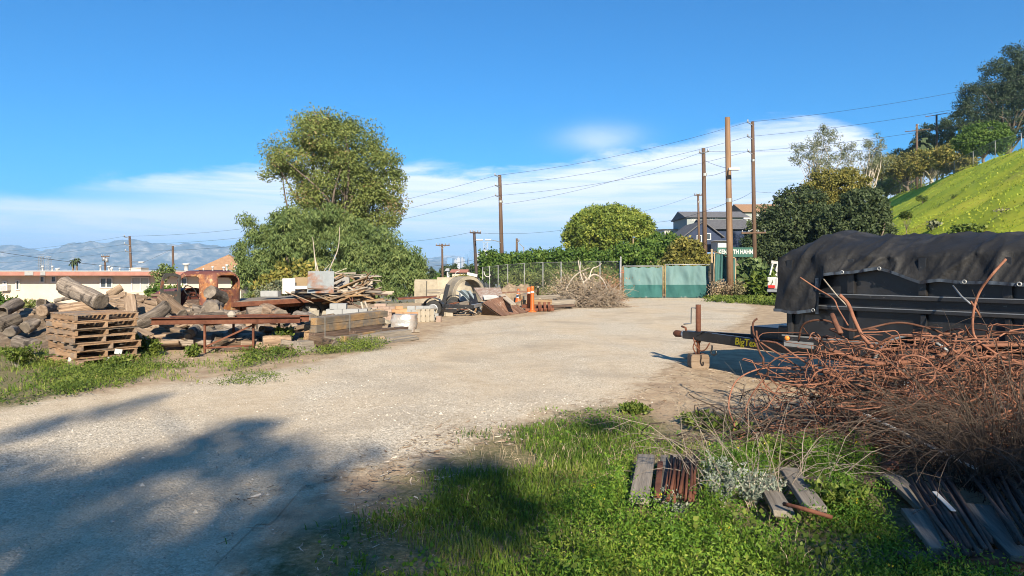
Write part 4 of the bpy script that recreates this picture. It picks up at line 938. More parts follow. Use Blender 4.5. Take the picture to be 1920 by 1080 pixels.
# beige hollow blocks stood on end
cb = None
for i in range(4):
    p = G(786+i*8.4, 604.5-i*.5)
    if cb is None:
        b = MB(); w_, dd_, hh_ = .40, .145, .40; t_ = .035
        b.frame_box((-dd_/2, -w_/2, 0), (dd_, 0, 0), (0, w_, 0), (0, 0, t_)); b.frame_box((-dd_/2, -w_/2, hh_-t_), (dd_, 0, 0), (0, w_, 0), (0, 0, t_)); b.frame_box((-dd_/2, -w_/2, t_), (dd_, 0, 0), (0, t_, 0), (0, 0, hh_-2*t_)); b.frame_box((-dd_/2, w_/2-t_, t_), (dd_, 0, 0), (0, t_, 0), (0, 0, hh_-2*t_)); b.frame_box((-dd_/2, -w_/2+t_, hh_/2-t_/2), (dd_, 0, 0), (0, w_-2*t_, 0), (0, 0, t_))
        cb = b.build('hollow_block', M_block_tan, local=True, bevel=.006); o = cb; tag(o, None, 'concrete block', 'beige hollow blocks')
    else: o = dup(cb, p)
    o.location = (p.x, p.y+.2, 0); o.rotation_euler = (0, 0, R(-10)); o['label'] = ['beige hollow block standing on end, nearest the plastic bundle', 'beige hollow block second from the plastic bundle', 'beige hollow block third from the plastic bundle', 'beige hollow block on end with its cells showing beside the tyre'][i]
p = G(822.5, 604); o = MB().box((p.x, p.y+.06, .095), (.15, .13, .19), rz=-.2).build('loose_brick', M_brick_pink, bevel=.008); tag(o, 'single pink brick standing alone right of the beige blocks', 'brick')
# plastic wrapped bundle
pc = G(748, 624); b = MB(); rows = []
for i in range(18):
    row = []
    for j in range(24):
        th = 2*math.pi*j/23; w_ = i/17; rx, ry = .36, .3; cs, sn = math.cos(th), math.sin(th); k_ = (abs(cs)**4+abs(sn)**4)**-.25
        taper = (1-.25*w_**3) if i < 17 else .02
        n_ = .05*mnoise.noise(Vector((cs*3, sn*3, w_*5)))+.04*mnoise.noise(Vector((cs*8, sn*8, w_*9)))
        row.append((pc.x+.02+(rx*k_*cs*taper)*(1+n_*1.5)+.10*w_, pc.y+.32+ry*k_*sn*taper*(1+n_*1.5), (.46*min(w_*1.12, 1)+n_*.3)*1.0))
    rows.append(row)
b.grid(rows); tag(b.build('wrapped_bundle', M_plastic, smooth=True), 'pallet of bricks wrapped in torn clear plastic', 'wrapped bundle')
bar_obj('bundle_skid', pc+Vector((-.3, .15, .04)), pc+Vector((.5, .25, .04)), .1, .07, M_wood_grey, 'grey wooden skid under the plastic wrapped bundle', 'wood block')

# ------------------------------------------------------------------ axle trailer chassis
ch = thing('chassis_trailer', 'stripped black trailer chassis with tyres, fenders and upright black post', 'trailer', G(845, 596))
w0 = G(813, 594.5); w0.z = .29; w1 = Vector((XD(852, 26.2), 26.2, .29)); ax_ = (w1-w0); ax_.z = 0; axl = ax_.normalized(); fwd = Vector((axl.y, -axl.x, 0))
for c in (w0, w1): wheel_parts(ch, c, axl, .29, .2, M_grey_metal)
MB().beam(w0, w1, .09, .09).build('axle', M_rust, parent=ch)
for c, s_ in ((w0, 1), (w1, 1)):
    b = MB(); rows = []
    for i in range(13):
        th = R(-5+190*i/12); rows.append([tuple(c+fwd*(.37*math.cos(th))+axl*(e_)+Vector((0, 0, .37*math.sin(th)))) for e_ in (-.13, .13)])
    b.grid(rows); b.build('fender', M_black, parent=ch, solid=.02)
q0 = w0+axl*.25; q1 = w1-axl*.25
for q in (q0, q1): MB().beam(q-fwd*.5+Vector((0, 0, .1)), q+fwd*1.35+Vector((0, 0, .06)), .07, .12).build('side_beam', M_black, parent=ch)
MB().beam(q0+fwd*1.3+Vector((0, 0, .07)), q1+fwd*1.3+Vector((0, 0, .07)), .08, .12).build('cross_beam', M_grey_metal, parent=ch)
MB().beam(q0-fwd*.45+Vector((0, 0, .09)), q1-fwd*.45+Vector((0, 0, .09)), .08, .12).build('cross_beam', M_black, parent=ch)
pp = w0+axl*.35+fwd*.25; MB().beam(pp+Vector((0, 0, .15)), pp+Vector((.16, .0, .82)), .14, .1, up=(0, 1, 0)).build('post', M_black, parent=ch)
MB().beam(pp+Vector((-.35, .0, .2)), pp+Vector((.02, 0, .66)), .07, .05, up=(0, 1, 0)).build('brace', M_conc, parent=ch)
pl = W(873, 574, 24.8); o = MB().box(pl, (.42, .05, .36), rot=Matrix.Rotation(-.3, 3, 'Z')@Matrix.Rotation(-.25, 3, 'Y')).build('yellow_board', M_wood_tan, bevel=.005); tag(o, 'mustard coloured board leaning on the stripped chassis', 'board')
o = MB().tube([W(848+12*math.cos(a_), 578+12*math.sin(a_), 24.9) for a_ in np.linspace(0, 2*math.pi, 28)], .075, 10).build('spare_tyre', M_rubber, smooth=True); tag(o, 'loose black tyre standing inside the stripped chassis', 'tyre')
RU = 'rusty scrap iron on the chassis'
for i in range(8):
    c = W(random.uniform(845, 875), random.uniform(570, 583), 24.5); bar_obj('scrap_iron', c-Vector((.16, .1, 0)), c+Vector((.16, .05, random.uniform(-.1, .12))), .05, .03, M_rust, 'short piece of rusty scrap iron lying on the chassis', 'scrap iron', RU)
SB = 'splintered boards by the ramp'
for i in range(14):
    px = random.uniform(868, 903); c = G(px, random.uniform(585, 596)); c.z = random.uniform(.03, .28)
    dv = Vector((random.uniform(-.2, .25), random.uniform(-.2, .2), random.uniform(-.1, .12))); bar_obj('splintered_board', c-dv, c+dv, .09, .02, random.choice((M_wood_pale, M_wood_tan, M_wood_brown)), 'splintered pale board end in the litter beside the ramp', 'board', SB)
# concrete pipe ring
rc = Vector((XD(874, 27.5), 27.5, .62)); rax = Vector((.50, -.82, 0)).normalized(); Mr = Matrix.Translation(rc)@rax.to_track_quat('Z', 'Y').to_matrix().to_4x4()
b = MB(); b.lathe([(.62, .3), (.70, .30), (.71, .26), (.74, .25), (.74, -.55), (.60, -.55), (.60, .25), (.62, .3)], 56, Mr); tag(b.build('concrete_pipe', M_conc, smooth=False), 'short section of large concrete pipe standing on its side', 'concrete pipe')
# panels, ramp
panel(778, 527, 800, 556, 27.0, M_conc, 'concrete_slab', 'upright stained concrete slab by the pipe section', 'slab', th=.3, lean=0)
wl = thing('low_wall', 'low tan concrete wall stepping up behind the pipe section', 'wall', Vector((XD(830, 34), 34, tz(XD(830, 34), 34))))
for i, (xa, xb, yt) in enumerate(((778, 820, 524), (820, 855, 520), (855, 894, 522))):
    a_, b_ = XD(xa, 34), XD(xb, 34); zt_ = ZD(yt, 34); MB().box(((a_+b_)/2, 34+i*.01, (zt_-.4)/2), (b_-a_-.004, .3, zt_+.4)).build('wall_section', M_conc, parent=wl, bevel=.01)
MB().tube(catmull([W(x, y, 33.8) for x, y in ((853, 528), (853, 516), (856, 510), (862, 508))], 4), .018, 8).build('pipe_bend', M_white, parent=wl, smooth=True)
tag(bar_obj('white_beam', W(876, 513, 33), W(895, 517, 33), .2, .14, M_white, 'white board lying on the low concrete wall', 'board'))
for i, (x0, x1, y, d, lb) in enumerate(((796, 845, 545, 30, 'upper grey pallet slat bundle behind the chassis'), (798, 843, 550, 29.8, 'lower grey pallet slat bundle behind the chassis'))):
    bar_obj('slat_bundle', W(x0, y, d), W(x1, y-1, d), .5, .07, M_wood_grey, lb, 'slats')
bar_obj('rusty_plate', W(745, 560, 26), W(822, 556, 26.4), .8, .06, M_rust, 'rusty flat plate lying behind the orange bricks', 'plate')
def quad_board(p, label, m_, name='ramp_board', th=.03, cat='board', grp=None):
    p = [Vector(q) for q in p]; n_ = (p[1]-p[0]).cross(p[3]-p[0]).normalized(); b = MB().prism(p, -n_*th)
    L0 = p[0]; X = (p[3]-p[0]).normalized(); Yv = n_.cross(X).normalized(); M = Matrix((X, Yv, n_)).transposed().to_4x4(); M.translation = L0; Mi = M.inverted()
    b.v = [tuple(Mi@Vector(v)) for v in b.v]; o = b.build(name, m_, local=True, bevel=.004); o.matrix_world = M; return tag(o, label, cat, grp)
RB = 'brown boards of the ramp'
te = [W(905, 568, 23.6), W(918, 562, 24.0), W(933, 558, 24.4), W(947, 555, 24.8)]; be = [G(941, 593.5), G(957, 590.5), G(975, 588), G(989, 586)]
for i, lb in enumerate(('nearest brown board of the sloping ramp', 'middle brown board of the sloping ramp', 'farthest brown board of the sloping ramp')):
    quad_board([te[i]+(te[i+1]-te[i])*.02, te[i+1]-(te[i+1]-te[i])*.02, be[i+1]-(be[i+1]-be[i])*.02, be[i]+(be[i+1]-be[i])*.02], lb, M_ramp, grp=RB)
rs = MB(); a0 = G(902, 591); rs.prism([a0+Vector((0, .05, 0)), te[0]+Vector((0, .03, -.05)), be[0]+Vector((-.05, .04, .0))], (.35, .8, 0)); tag(rs.build('ramp_support', M_wood_dark), 'wedge box coloured dark as the shadow under the brown ramp boards', 'support')  # dark wood here paints the shadow on the ramp's side
quad_board([W(888, 541, 25.5), W(938, 541, 25.9), W(945, 562, 24.9), W(904, 565, 24.5)], 'corrugated brown roofing sheet behind the ramp', M_corr, 'roofing_sheet', .04, 'roofing sheet')
quad_board([W(905, 556, 24.6), W(930, 555, 24.8), W(936, 560, 24.6), W(908, 563, 24.3)], 'white foam board lying on the ramp top', M_white, 'foam_board', .05, 'board')
quad_board([W(936, 554, 24.9), W(946, 553, 25.1), W(968, 572, 24.2), W(958, 572, 24.0)], 'pale plank along the far edge of the ramp', M_wood_pale, 'edge_plank', .04, 'plank')
b = MB(); rows = []
for i in range(10):
    s_ = i/9; row = []
    for j in range(9):
        u_ = j/8; px = 868+14*u_+s_*20-6*(1-s_)**3*(1-u_)*2; py = 545+s_*34+3*math.sin(u_*math.pi*3)*.4; row.append(tuple(W(px, py+(1-s_)*0, 25.0-.5*s_)+Vector((0, .08*math.sin(u_*math.pi*4)-.25*max(0, .25-s_)*4*.3, .06*max(0, .25-s_)))))
    rows.append(row)
b.grid(rows); tag(b.build('blue_sheet', mat('blue_grey_sheet', [(.3, (.30, .38, .42)), (.7, (.48, .55, .58))], 4, rough=.5), solid=.015), 'pale blue bent metal sheet leaning left of the roofing sheet', 'metal sheet')
panel(862, 550, 882, 563, 25.6, M_white, 'white_tub', 'white plastic tub piece behind the stripped chassis', 'tub', th=.3, lean=.3, yaw=.3)
bar_obj('dark_strut', W(884, 552, 25.0), W(892, 580, 24.3), .3, .1, M_black, 'black panel edge under the pale blue sheet', 'panel')
# cones
def cone(px, py, h, r, label, flat=True):
    p = G(px, py); root = thing('traffic_cone', label, 'traffic cone', p, 'orange cones by the ramp')
    b = MB()
    if flat:
        b.box((0, 0, .015), (r*2.5, r*2.5, .03), rz=.3); b.build('base', M_orange, parent=root, local=True, bevel=.008)
        for (z0, z1, mm, nm) in ((.03, .42, M_orange, 'cone_body'), (.42, .66, M_reflect, 'reflective_band'), (.66, .74, M_orange, 'cone_body'), (.74, .86, M_reflect, 'reflective_band'), (.86, 1, M_orange, 'cone_tip')):
            rr_ = lambda s_: r*(1-.78*s_); q = MB(); q.lathe([(rr_(z0), z0*h), (rr_(z1), z1*h)]+([(.001, h)] if z1 == 1 else []), 24); q.build(nm, mm, parent=root, smooth=True, local=True)
    return root
cone(972, 571, .74, .19, 'orange traffic cone with white bands beside the ramp')
def delineator(px, py, h, r, label):
    p = G(px, py); root = thing('delineator_post', label, 'delineator', p, 'orange cones by the ramp')
    q = MB(); q.lathe([(r*1.9, 0), (r*1.9, .03), (r*1.25, .05), (r, .12*h), (r*.8, .78*h)], 20); q.build('post_body', M_orange, parent=root, smooth=True, local=True)
    q = MB(); q.lathe([(r*.82, .70*h), (r*.8, .80*h)], 20); q.build('reflective_band', M_reflect, parent=root, smooth=True, local=True)
    q = MB(); q.lathe([(r*.8, .80*h), (r*.72, .84*h), (r*.9, .9*h), (r*.9, .97*h), (r*.5, h), (.001, h)], 20); q.build('top_handle', M_orange, parent=root, smooth=True, local=True); return root
delineator(998, 585, 1.0, .085, 'tall thin orange delineator post in front')
delineator(991.5, 583, .93, .085, 'tall thin orange delineator post just behind the front one')
# beams by the brush pile
def pbar(a, b_, w, h, m_, lb, nm='timber', cat='timber', grp='beams beside the brush pile'): return bar_obj(nm, W(*a), W(*b_), w, h, m_, lb, cat, grp, jit=.008)
pbar((982, 559, 29), (1048, 556, 29.5), .25, .17, M_wood_grey, 'upper grey beam beside the brush pile')
pbar((978, 567, 28), (1034, 566, 28.2), .25, .2, M_wood_brown, 'brown beam behind the cones')
pbar((1030, 568, 28.2), (1076, 566, 28.6),   .25, .22, M_wood_grey, 'pale squared beam end at the brush pile')
pbar((1000, 577, 27.2), (1075, 572, 28.0), .22, .1, M_wood_dark, 'dark beam lying lowest beside the cones')
pbar((980, 574, 27.2), (1036, 576, 26.8), .3, .14, M_rust, 'rusty steel beam right of the orange posts', 'steel_beam', 'steel beam')
pbar((984, 581, 26.4), (1038, 580, 26.6), .2, .1, M_rust, 'lower rusty steel beam on the ground', 'steel_beam', 'steel beam')
for i, px in enumerate((1011, 1021, 1029)):
    bar_obj('rusty_flange', W(px, 568, 26.6), W(px+1, 582, 26.3), .1, .12, M_rust, ['first rusty upright flange on the steel beams', 'middle rusty upright flange on the steel beams', 'last rusty upright flange on the steel beams'][i], 'flange', 'rusty flanges')
pbar((930, 549, 31), (1010, 546, 32), .12, .06, M_ramp, 'long brown lath lying behind the traffic cone', 'lath', 'lath')
pbar((975, 557, 29.4), (1000, 552, 29.8), .2, .22, M_wood_tan, 'tan block of wood behind the orange posts')
bar_obj('grey_stake', G(1012, 574)+Vector((0, 3, 0)), W(1009, 538, 30.5), .08, .08, M_wood_grey, 'grey wooden stake standing behind the orange posts', 'stake')
heap('soil_heap', 'heap of tan soil and rubble behind the traffic cone', XD(968, 34), 34, 1.5, 1.6, 1.02, M_dirtheap, 5.5, cat='soil heap', kind=None, rough=.35)
heap('soil_heap', 'low heap of bleached rubble soil right of the traffic cone', XD(1005, 31.5), 31.5, 1.3, 1.0, .45, M_dirtheap, 7.5, cat='soil heap', kind=None, rough=.35)
# brush pile of cut branches
bp = thing('brush_pile', 'big pile of dry cut branches in front of the gate fence', 'brush pile', Vector((XD(1095, 30), 30, 0)))
def twigs(name, c, rx, ry, rz_, n, L, r, mt, seed, parent=None, droop=.1, base=0, up=.3, seg=4):
    random.seed(seed); b = MB()
    for i in range(n):
        while True:
            u = Vector((random.uniform(-1, 1), random.uniform(-1, 1), random.uniform(0, 1)))
            if u.length < 1: break
        p = Vector(c)+Vector((u.x*rx, u.y*ry, u.z*rz_+base)); d = Vector((random.gauss(0, 1), random.gauss(0, 1), random.gauss(up, .6))).normalized(); l_ = L*random.uniform(.4, 1.3)
        pts = [p]
        for k in range(seg):
            d = (d+Vector((random.gauss(0, .22), random.gauss(0, .22), random.gauss(-droop, .18)))).normalized(); q = pts[-1]+d*l_/seg; q.z = max(q.z, c[2]+.01); pts.append(q)
        r0 = r*random.uniform(.5, 1.4); b.tube(pts, [r0*(1-.7*k/seg) for k in range(seg+1)], 4, cap=False)
    return b.build(name, mt, parent=parent, smooth=True)
bc = Vector((XD(1098, 30), 30, 0))
twigs('branch_tangle', bc, 1.55, 1.2, 1.15, 900, 1.0, .013, M_twig_grey, 21, bp)
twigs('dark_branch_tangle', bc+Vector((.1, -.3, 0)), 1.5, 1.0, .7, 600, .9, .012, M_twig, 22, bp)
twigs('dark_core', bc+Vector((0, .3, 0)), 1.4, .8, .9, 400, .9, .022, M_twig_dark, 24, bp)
V_ = leaf_verts(np.array(bc)+np.stack([rng.normal(-.4, .55, 2600), rng.normal(0, .5, 2600), np.abs(rng.normal(.85, .28, 2600))], 1), .10, .3); V_ -= np.array(bp.location)
link('dead_leaves', fast_mesh('dead_leaves', V_, 4, F_straw, rng.uniform(.2, 1, 2600)), bp)
for pts, r in ((((1060, 545), (1075, 520), (1092, 508), (1106, 502)), .035), (((1098, 540), (1090, 520), (1086, 500), (1084, 488)), .04), (((1104, 525), (1110, 505), (1120, 500), (1128, 494)), .03), (((1095, 530), (1112, 515), (1128, 522), (1140, 545)), .045), (((1090, 560), (1100, 530), (1093, 512)), .06), (((1130, 566), (1150, 566), (1158, 572)), .05)):
    k_ = catmull([W(x, y, 29.6) for x, y in pts], 5); MB().tube(k_, np.linspace(r, r*.4, len(k_)).tolist(), 6).build('thick_branch', M_trunk_pale, parent=bp, smooth=True)
rb = thing('dead_shrub', 'orange brown dead shrub between brush pile and gate', 'shrub', Vector((XD(1140, 32), 32, 0)))
twigs('stems', (XD(1140, 32), 32, 0), .55, .5, 1.0, 260, .8, .012, mat('orange_twig', [(.3, (.20, .10, .06)), (.7, (.38, .21, .12))], 4), 25, rb, up=.9)
V_ = leaf_verts(np.array((XD(1140, 32), 32, 0))+np.stack([rng.normal(0, .4, 900), rng.normal(0, .4, 900), np.abs(rng.normal(.7, .4, 900))], 1), .12, .3); V_ -= np.array(rb.location); link('dead_leaves', fast_mesh('dead_leaves', V_, 4, foliage('rust_leaves', G3((.16, .08, .04), (.28, .15, .08), (.4, .25, .14)), .2), rng.uniform(0, 1, 900)), rb)

# ------------------------------------------------------------------ gates, fence
def gate(x0, x1, yt, yb, d, label, split_z, seed):
    a_, b_ = XD(x0, d), XD(x1, d); z0 = tz((a_+b_)/2, d)+.05; z1 = ZD(yt, d); root = thing('metal_gate', label, 'gate', Vector(((a_+b_)/2, d, z0-.05)), 'pair of screened gates')
    for nm, p, q in (('frame_post', (a_, d, z0), (a_, d, z1)), ('frame_post', (b_, d, z0), (b_, d, z1)), ('frame_rail', (a_, d, z1), (b_, d, z1)), ('frame_rail', (a_, d, z0), (b_, d, z0))): MB().tube([p, q], .032, 8).build(nm, M_galv if nm == 'frame_rail' else M_tan_tube, parent=root, smooth=True)
    for nm, zl, zh, mm, ofs in (('screen_cloth', split_z, z1-.05, M_green_cloth, 0), ('lower_cloth', z0-.02, split_z+.03, M_green_dark, -.012)):
        b = MB(); rows = []; nu, nv = 46, 22
        for j in range(nv):
            row = []; v_ = j/(nv-1)
            for i in range(nu):
                u_ = i/(nu-1); z = zl+(zh-zl)*v_; hh = (z-z0)/(z1-z0)
                w_ = .085*math.sin(u_*17+seed+2*hh+1.5*mnoise.noise(Vector((u_*4, hh*2, seed))))+.12*mnoise.noise(Vector((u_*5+seed, hh*1.8, 1)))+.03*mnoise.noise(Vector((u_*16+hh*5, hh*3, seed)))
                sag = -.05*math.sin(u_*math.pi*4)**2*v_ if nm == 'screen_cloth' else 0
                row.append((a_+.05+(b_-a_-.1)*u_, d-.05+ofs-w_*(.4+.6*math.sin(math.pi*min(hh, 1)*.9)), z+sag))
            rows.append(row)
        b.grid(rows); b.build(nm, mm, parent=root, smooth=True)
    return root
GD = 39.6
gate(1168, 1243, 499, 557, GD, 'gate leaf with green cloth nearest the brush pile', ZD(535, GD), 1.0)
gate(1247, 1331, 496, 557, GD+.1, 'wider gate leaf with green cloth nearest the utility poles', ZD(535, GD), 4.2)
def post(px, yt, d, r, m_, label, grp='fence posts', nm='fence_post'):
    x = XD(px, d); z0 = tz(x, d); b = MB().tube([(x, d, z0-.1), (x, d, ZD(yt, d))], r, 8); b.lathe([(r*1.15, ZD(yt, d)-.05), (r*1.15, ZD(yt, d)), (.001, ZD(yt, d)+.05)], 8, Matrix.Translation((x, d, 0))); return tag(b.build(nm, m_, smooth=True), label, 'fence post', grp)
post(1164, 482, 39.7, .04, M_galv, 'thin tall grey post at the brush pile side of the gates')
post(1335, 468, 39.7, .075, M_tan_tube, 'thick tan post at the pole side of the gates')
p = Vector((XD(1166, 39.8), 39.8, 0)); o = MB().box((p.x+.06, 40.2, 1.1), (.25, .06, 1.0)).build('red_board', M_red); tag(o, 'narrow dull red panel behind the gate hinge', 'panel')
gp_ = thing('green_fence_panel', 'torn green screen panel hung between tan rails by the pole', 'fence panel', Vector((XD(1360, 38.6), 38.6, 0)))
MB().tube([W(1338, 472, 38.8), W(1378, 484, 38.2)], .035, 8).build('top_rail', M_tan_tube, parent=gp_, smooth=True)
for px in (1340, 1379): MB().tube([(XD(px, 38.6), 38.6, -.05), (XD(px, 38.6), 38.6, ZD(474 if px < 1350 else 484, 38.6))], .035, 8).build('panel_post', M_tan_tube, parent=gp_, smooth=True)
b = MB(); rows = []
for j in range(20):
    row = []; v_ = j/19
    for i in range(34):
        u_ = i/33; px = 1341+38*u_; top_ = 474+11*u_+2*math.sin(u_*14); bot_ = 534+4*math.sin(u_*9+1)-14*max(0, math.sin(u_*5.2-.5))*.5
        w_ = .09*math.sin(u_*22+v_)+.05*mnoise.noise(Vector((u_*6, v_*3, 2)))
        row.append(tuple(W(px, top_+(bot_-top_)*v_, 38.55-w_)))
    rows.append(row)
b.grid(rows); b.build('torn_cloth', M_green_dark if False else mat('teal_cloth', [(.3, (.06, .17, .16)), (.7, (.10, .24, .225))], 2, (1, 1, .3), rough=.85, bump=.3), parent=gp_, smooth=True)
# chain link fence along the north side
mcl = bpy.data.materials.new('chain_link'); t = nt(mcl)
tc = N(t, 'ShaderNodeTexCoord'); mp = N(t, 'ShaderNodeMapping'); mp.inputs['Rotation'].default_value = (0, R(45), 0); t.links.new(tc.outputs['Object'], mp.inputs[0])
sx = N(t, 'ShaderNodeSeparateXYZ'); t.links.new(mp.outputs[0], sx.inputs[0])
def wires(ch_): return math_(t, 'LESS_THAN', math_(t, 'FRACT', math_(t, 'MULTIPLY', ch_, 1/.06)), .10)
wm = math_(t, 'MAXIMUM', wires(sx.outputs[0]), wires(sx.outputs[2]))
tr_ = N(t, 'ShaderNodeBsdfTransparent'); pb = N(t, 'ShaderNodeBsdfPrincipled'); pb.inputs['Base Color'].default_value = (.10, .105, .10, 1); pb.inputs['Metallic'].default_value = .3; pb.inputs['Roughness'].default_value = .6
mx = N(t, 'ShaderNodeMixShader'); t.links.new(wm, mx.inputs[0]); t.links.new(tr_.outputs[0], mx.inputs[1]); t.links.new(pb.outputs[0], mx.inputs[2]); o = N(t, 'ShaderNodeOutputMaterial'); t.links.new(mx.outputs[0], o.inputs[0])
def chain_fence(pts, hgt, label, name='chain_link_fence', pr=.03, tops=None, mesh=True):
    # pts: ground points; one post at each
    root = thing(name, label, 'fence', Vector(pts[0])); 
    for i, p in enumerate(pts):
        p = Vector(p); MB().tube([p-Vector((0, 0, .1)), p+Vector((0, 0, hgt))], pr, 8).build('post', M_galv, parent=root, smooth=True)
    for a_, b_ in zip(pts, pts[1:]):
        a_, b_ = Vector(a_), Vector(b_)
        MB().tube([a_+Vector((0, 0, hgt-.03)), b_+Vector((0, 0, hgt-.03))], pr*.35, 6).build('top_rail', M_galv, parent=root, smooth=True)
        L = (b_-a_).length; m = MB().quad((0, 0, .03), (L, 0, .03+(b_-a_).z), (L, 0, hgt-.05+(b_-a_).z), (0, 0, hgt-.05)).build('wire_mesh', mcl, parent=root, local=True)
        m.location = a_-Vector(pts[0]); m.rotation_euler = (0, 0, math.atan2((b_-a_).y, (b_-a_).x))
    return root
fpts = []
for i, px in enumerate((905, 918, 934, 952, 983, 1018, 1052, 1088, 1125, 1162)):
    d = 47-7.0*(px-905)/257; x = XD(px, d); fpts.append((x, d, tz(x, d)))
chain_fence(fpts, 2.15, 'grey chain link fence running from the dark pole to the gates')
# dark torn windscreen on its far end
b = MB(); rows = []
for j in range(12):
    rows.append([tuple(Vector((XD(896+26*i/11, 46.8), 46.8+.15*math.sin(i*1.3+j*.3)+.1*mnoise.noise(Vector((i*.5, j*.4, 3))), 0))+Vector((0, 0, tz(XD(900, 46.8), 46.8)+.1+(1.3-.5*(i/11)+.1*math.sin(i*2.))*(j/11)))) for i in range(12)])
b.grid(rows); tag(b.build('torn_windscreen', mat('dark_screen', [(.3, (.035, .042, .05)), (.7, (.07, .08, .09))], 3, rough=.7, bump=.3), smooth=True), 'torn dark screen cloth sagging at the far fence end', 'screen cloth')
o = MB().tube(catmull([W(x, y, 46) for x, y in ((907, 509), (910, 517), (916, 519), (920, 515))], 5), .028, 8).build('white_hose', M_white, smooth=True); tag(o, 'white curved hose hanging on the fence end', 'hose')
# hillside fence
hp = []
for i in range(10):
    f_ = i/9; x = 82-21*f_; y = 148-71*f_; hp.append((x, y, tz(x, y)))
chain_fence(hp, 2.1, 'chain link fence climbing along the top of the grassy slope', pr=.05)

# ------------------------------------------------------------------ park sign
sg = thing('park_sign', 'dark green sign with white capital letters behind the tan pole', 'sign', Vector((XD(1375, 46), 46, tz(XD(1375, 46), 46))))
sx0, sx1, sz0, sz1 = XD(1344, 46), XD(1412, 46), ZD(482, 46), ZD(464, 46)
MB().box(((sx0+sx1)/2, 46, (sz0+sz1)/2), (sx1-sx0, .06, sz1-sz0)).build('sign_board', M_sign, parent=sg, bevel=.01)
for xx in (sx0+.2, sx1-.2): MB().box((xx, 46.1, sz1/2-.1), (.1, .1, sz1+.1)).build('sign_post', M_wood_brown, parent=sg)
def text_mesh(txt, size, m_, parent, loc, rot, name='lettering', ext=.004, shear=0, sx_=1.0, bold=0):
    cu_ = bpy.data.curves.new('txt', 'FONT'); cu_.body = txt; cu_.size = size; cu_.extrude = ext; cu_.align_x = 'LEFT'; cu_.shear = shear; cu_.offset = bold
    to = bpy.data.objects.new('txt', cu_); col.objects.link(to); dg = bpy.context.evaluated_depsgraph_get(); me = bpy.data.meshes.new_from_object(to.evaluated_get(dg)); bpy.data.objects.remove(to)
    me.materials.clear(); me.materials.append(m_); o = link(name, me, parent); o.location = loc; o.rotation_euler = rot; o.scale = (sx_, 1, 1); return o
text_mesh('KENNETH HAHN', .42, M_white, sg, Vector((sx0+.10, 45.96, sz0+.21))-sg.location, (R(90), 0, 0), sx_=.72, bold=.012)

# ------------------------------------------------------------------ white utility pickup
pk = thing('utility_truck', 'white service pickup with ladder rack parked behind the black trailer', 'truck', (15.6, 38.0, tz(15.6, 38)))
pz = pk.location.z; pa = R(62)             # heading
def PK(a, b_, z): return Vector((15.6, 38, pz))+Vector((math.cos(pa), math.sin(pa), 0))*a+Vector((-math.sin(pa), math.cos(pa), 0))*b_+Vector((0, 0, z))
def pbox(a0, a1, b0, b1, z0, z1, nm, m_, parent=pk, bev=.03):
    o_ = PK(a0, b0, z0); return MB().frame_box(o_, PK(a1, b0, z0)-o_, PK(a0, b1, z0)-o_, (0, 0, z1-z0)).build(nm, m_, parent=parent, bevel=bev)
for s_ in (-1, 1):
    b0, b1 = (.55, .98) if s_ > 0 else (-.98, -.55); pbox(-2.5, -.2, b0, b1, .62, 1.25, 'service_box', M_white)
    pbox(-2.56, -2.5, b0+.05, b1-.05, .66, .82, 'tail_light', M_red, bev=.01)
pbox(-2.5, -.2, -.55, .55, .62, .78, 'bed_floor', M_white); pbox(-2.54, -2.48, -.55, .55, .62, 1.2, 'tailgate', M_white)
pbox(-2.72, -2.56, -.98, .98, .45, .60, 'bumper', M_grey_metal); pbox(1.2, 2.7, -.92, .92, .5, 1.15, 'hood', M_white, bev=.1)
cbm = MB(); pr_ = [PK(a_, -.92, z) for a_, z in ((-.18, .5), (1.3, .5), (1.3, 1.12), (.85, 1.72), (.0, 1.75), (-.18, 1.2))]; cbm.prism(pr_, PK(0, .92, 0)-PK(0, -.92, 0)); cbo = cbm.build('cab', M_white, parent=pk, bevel=.05)
for s_ in (-1, 1):
    q = [PK(a_, s_*.925, z) for a_, z in ((-.02, 1.18), (1.02, 1.18), (.76, 1.62), (.06, 1.64))]; MB().prism(q, (PK(0, s_*.005, 0)-PK(0, 0, 0))).build('side_window', M_glass, parent=pk)
q = [PK(-.155-.0, b_, z) for b_, z in ((-.7, 1.25), (.7, 1.25), (.66, 1.6), (-.66, 1.6))]; MB().prism([v_+Vector((math.cos(pa), math.sin(pa), 0))*.02*k_ for k_, v_ in enumerate(q)], PK(-.12, 0, 0)-PK(0, 0, 0)).build('rear_window', M_glass, parent=pk)
for a_ in (-1.65, 1.75):
    for s_ in (-1, 1): wheel_parts(pk, PK(a_, s_*.85, .37), PK(0, s_, 0)-PK(0, 0, 0), .37, .24, M_white)
for a_ in (-2.4, -.35, 1.1):
    for s_ in (-1, 1): MB().beam(PK(a_, s_*.9, 1.25 if a_ < 1 else 1.1), PK(a_+.0, s_*.72, 1.98), .07, .07, up=(1, 0, 0)).build('rack_leg', M_white, parent=pk)
    MB().beam(PK(a_, -.8, 2.0), PK(a_, .8, 2.0), .09, .09).build('rack_bar', M_white, parent=pk)
for s_ in (-1, 1): MB().beam(PK(-2.5, s_*.74, 2.06), PK(1.5, s_*.74, 2.06), .08, .12).build('rack_rail', M_white, parent=pk)
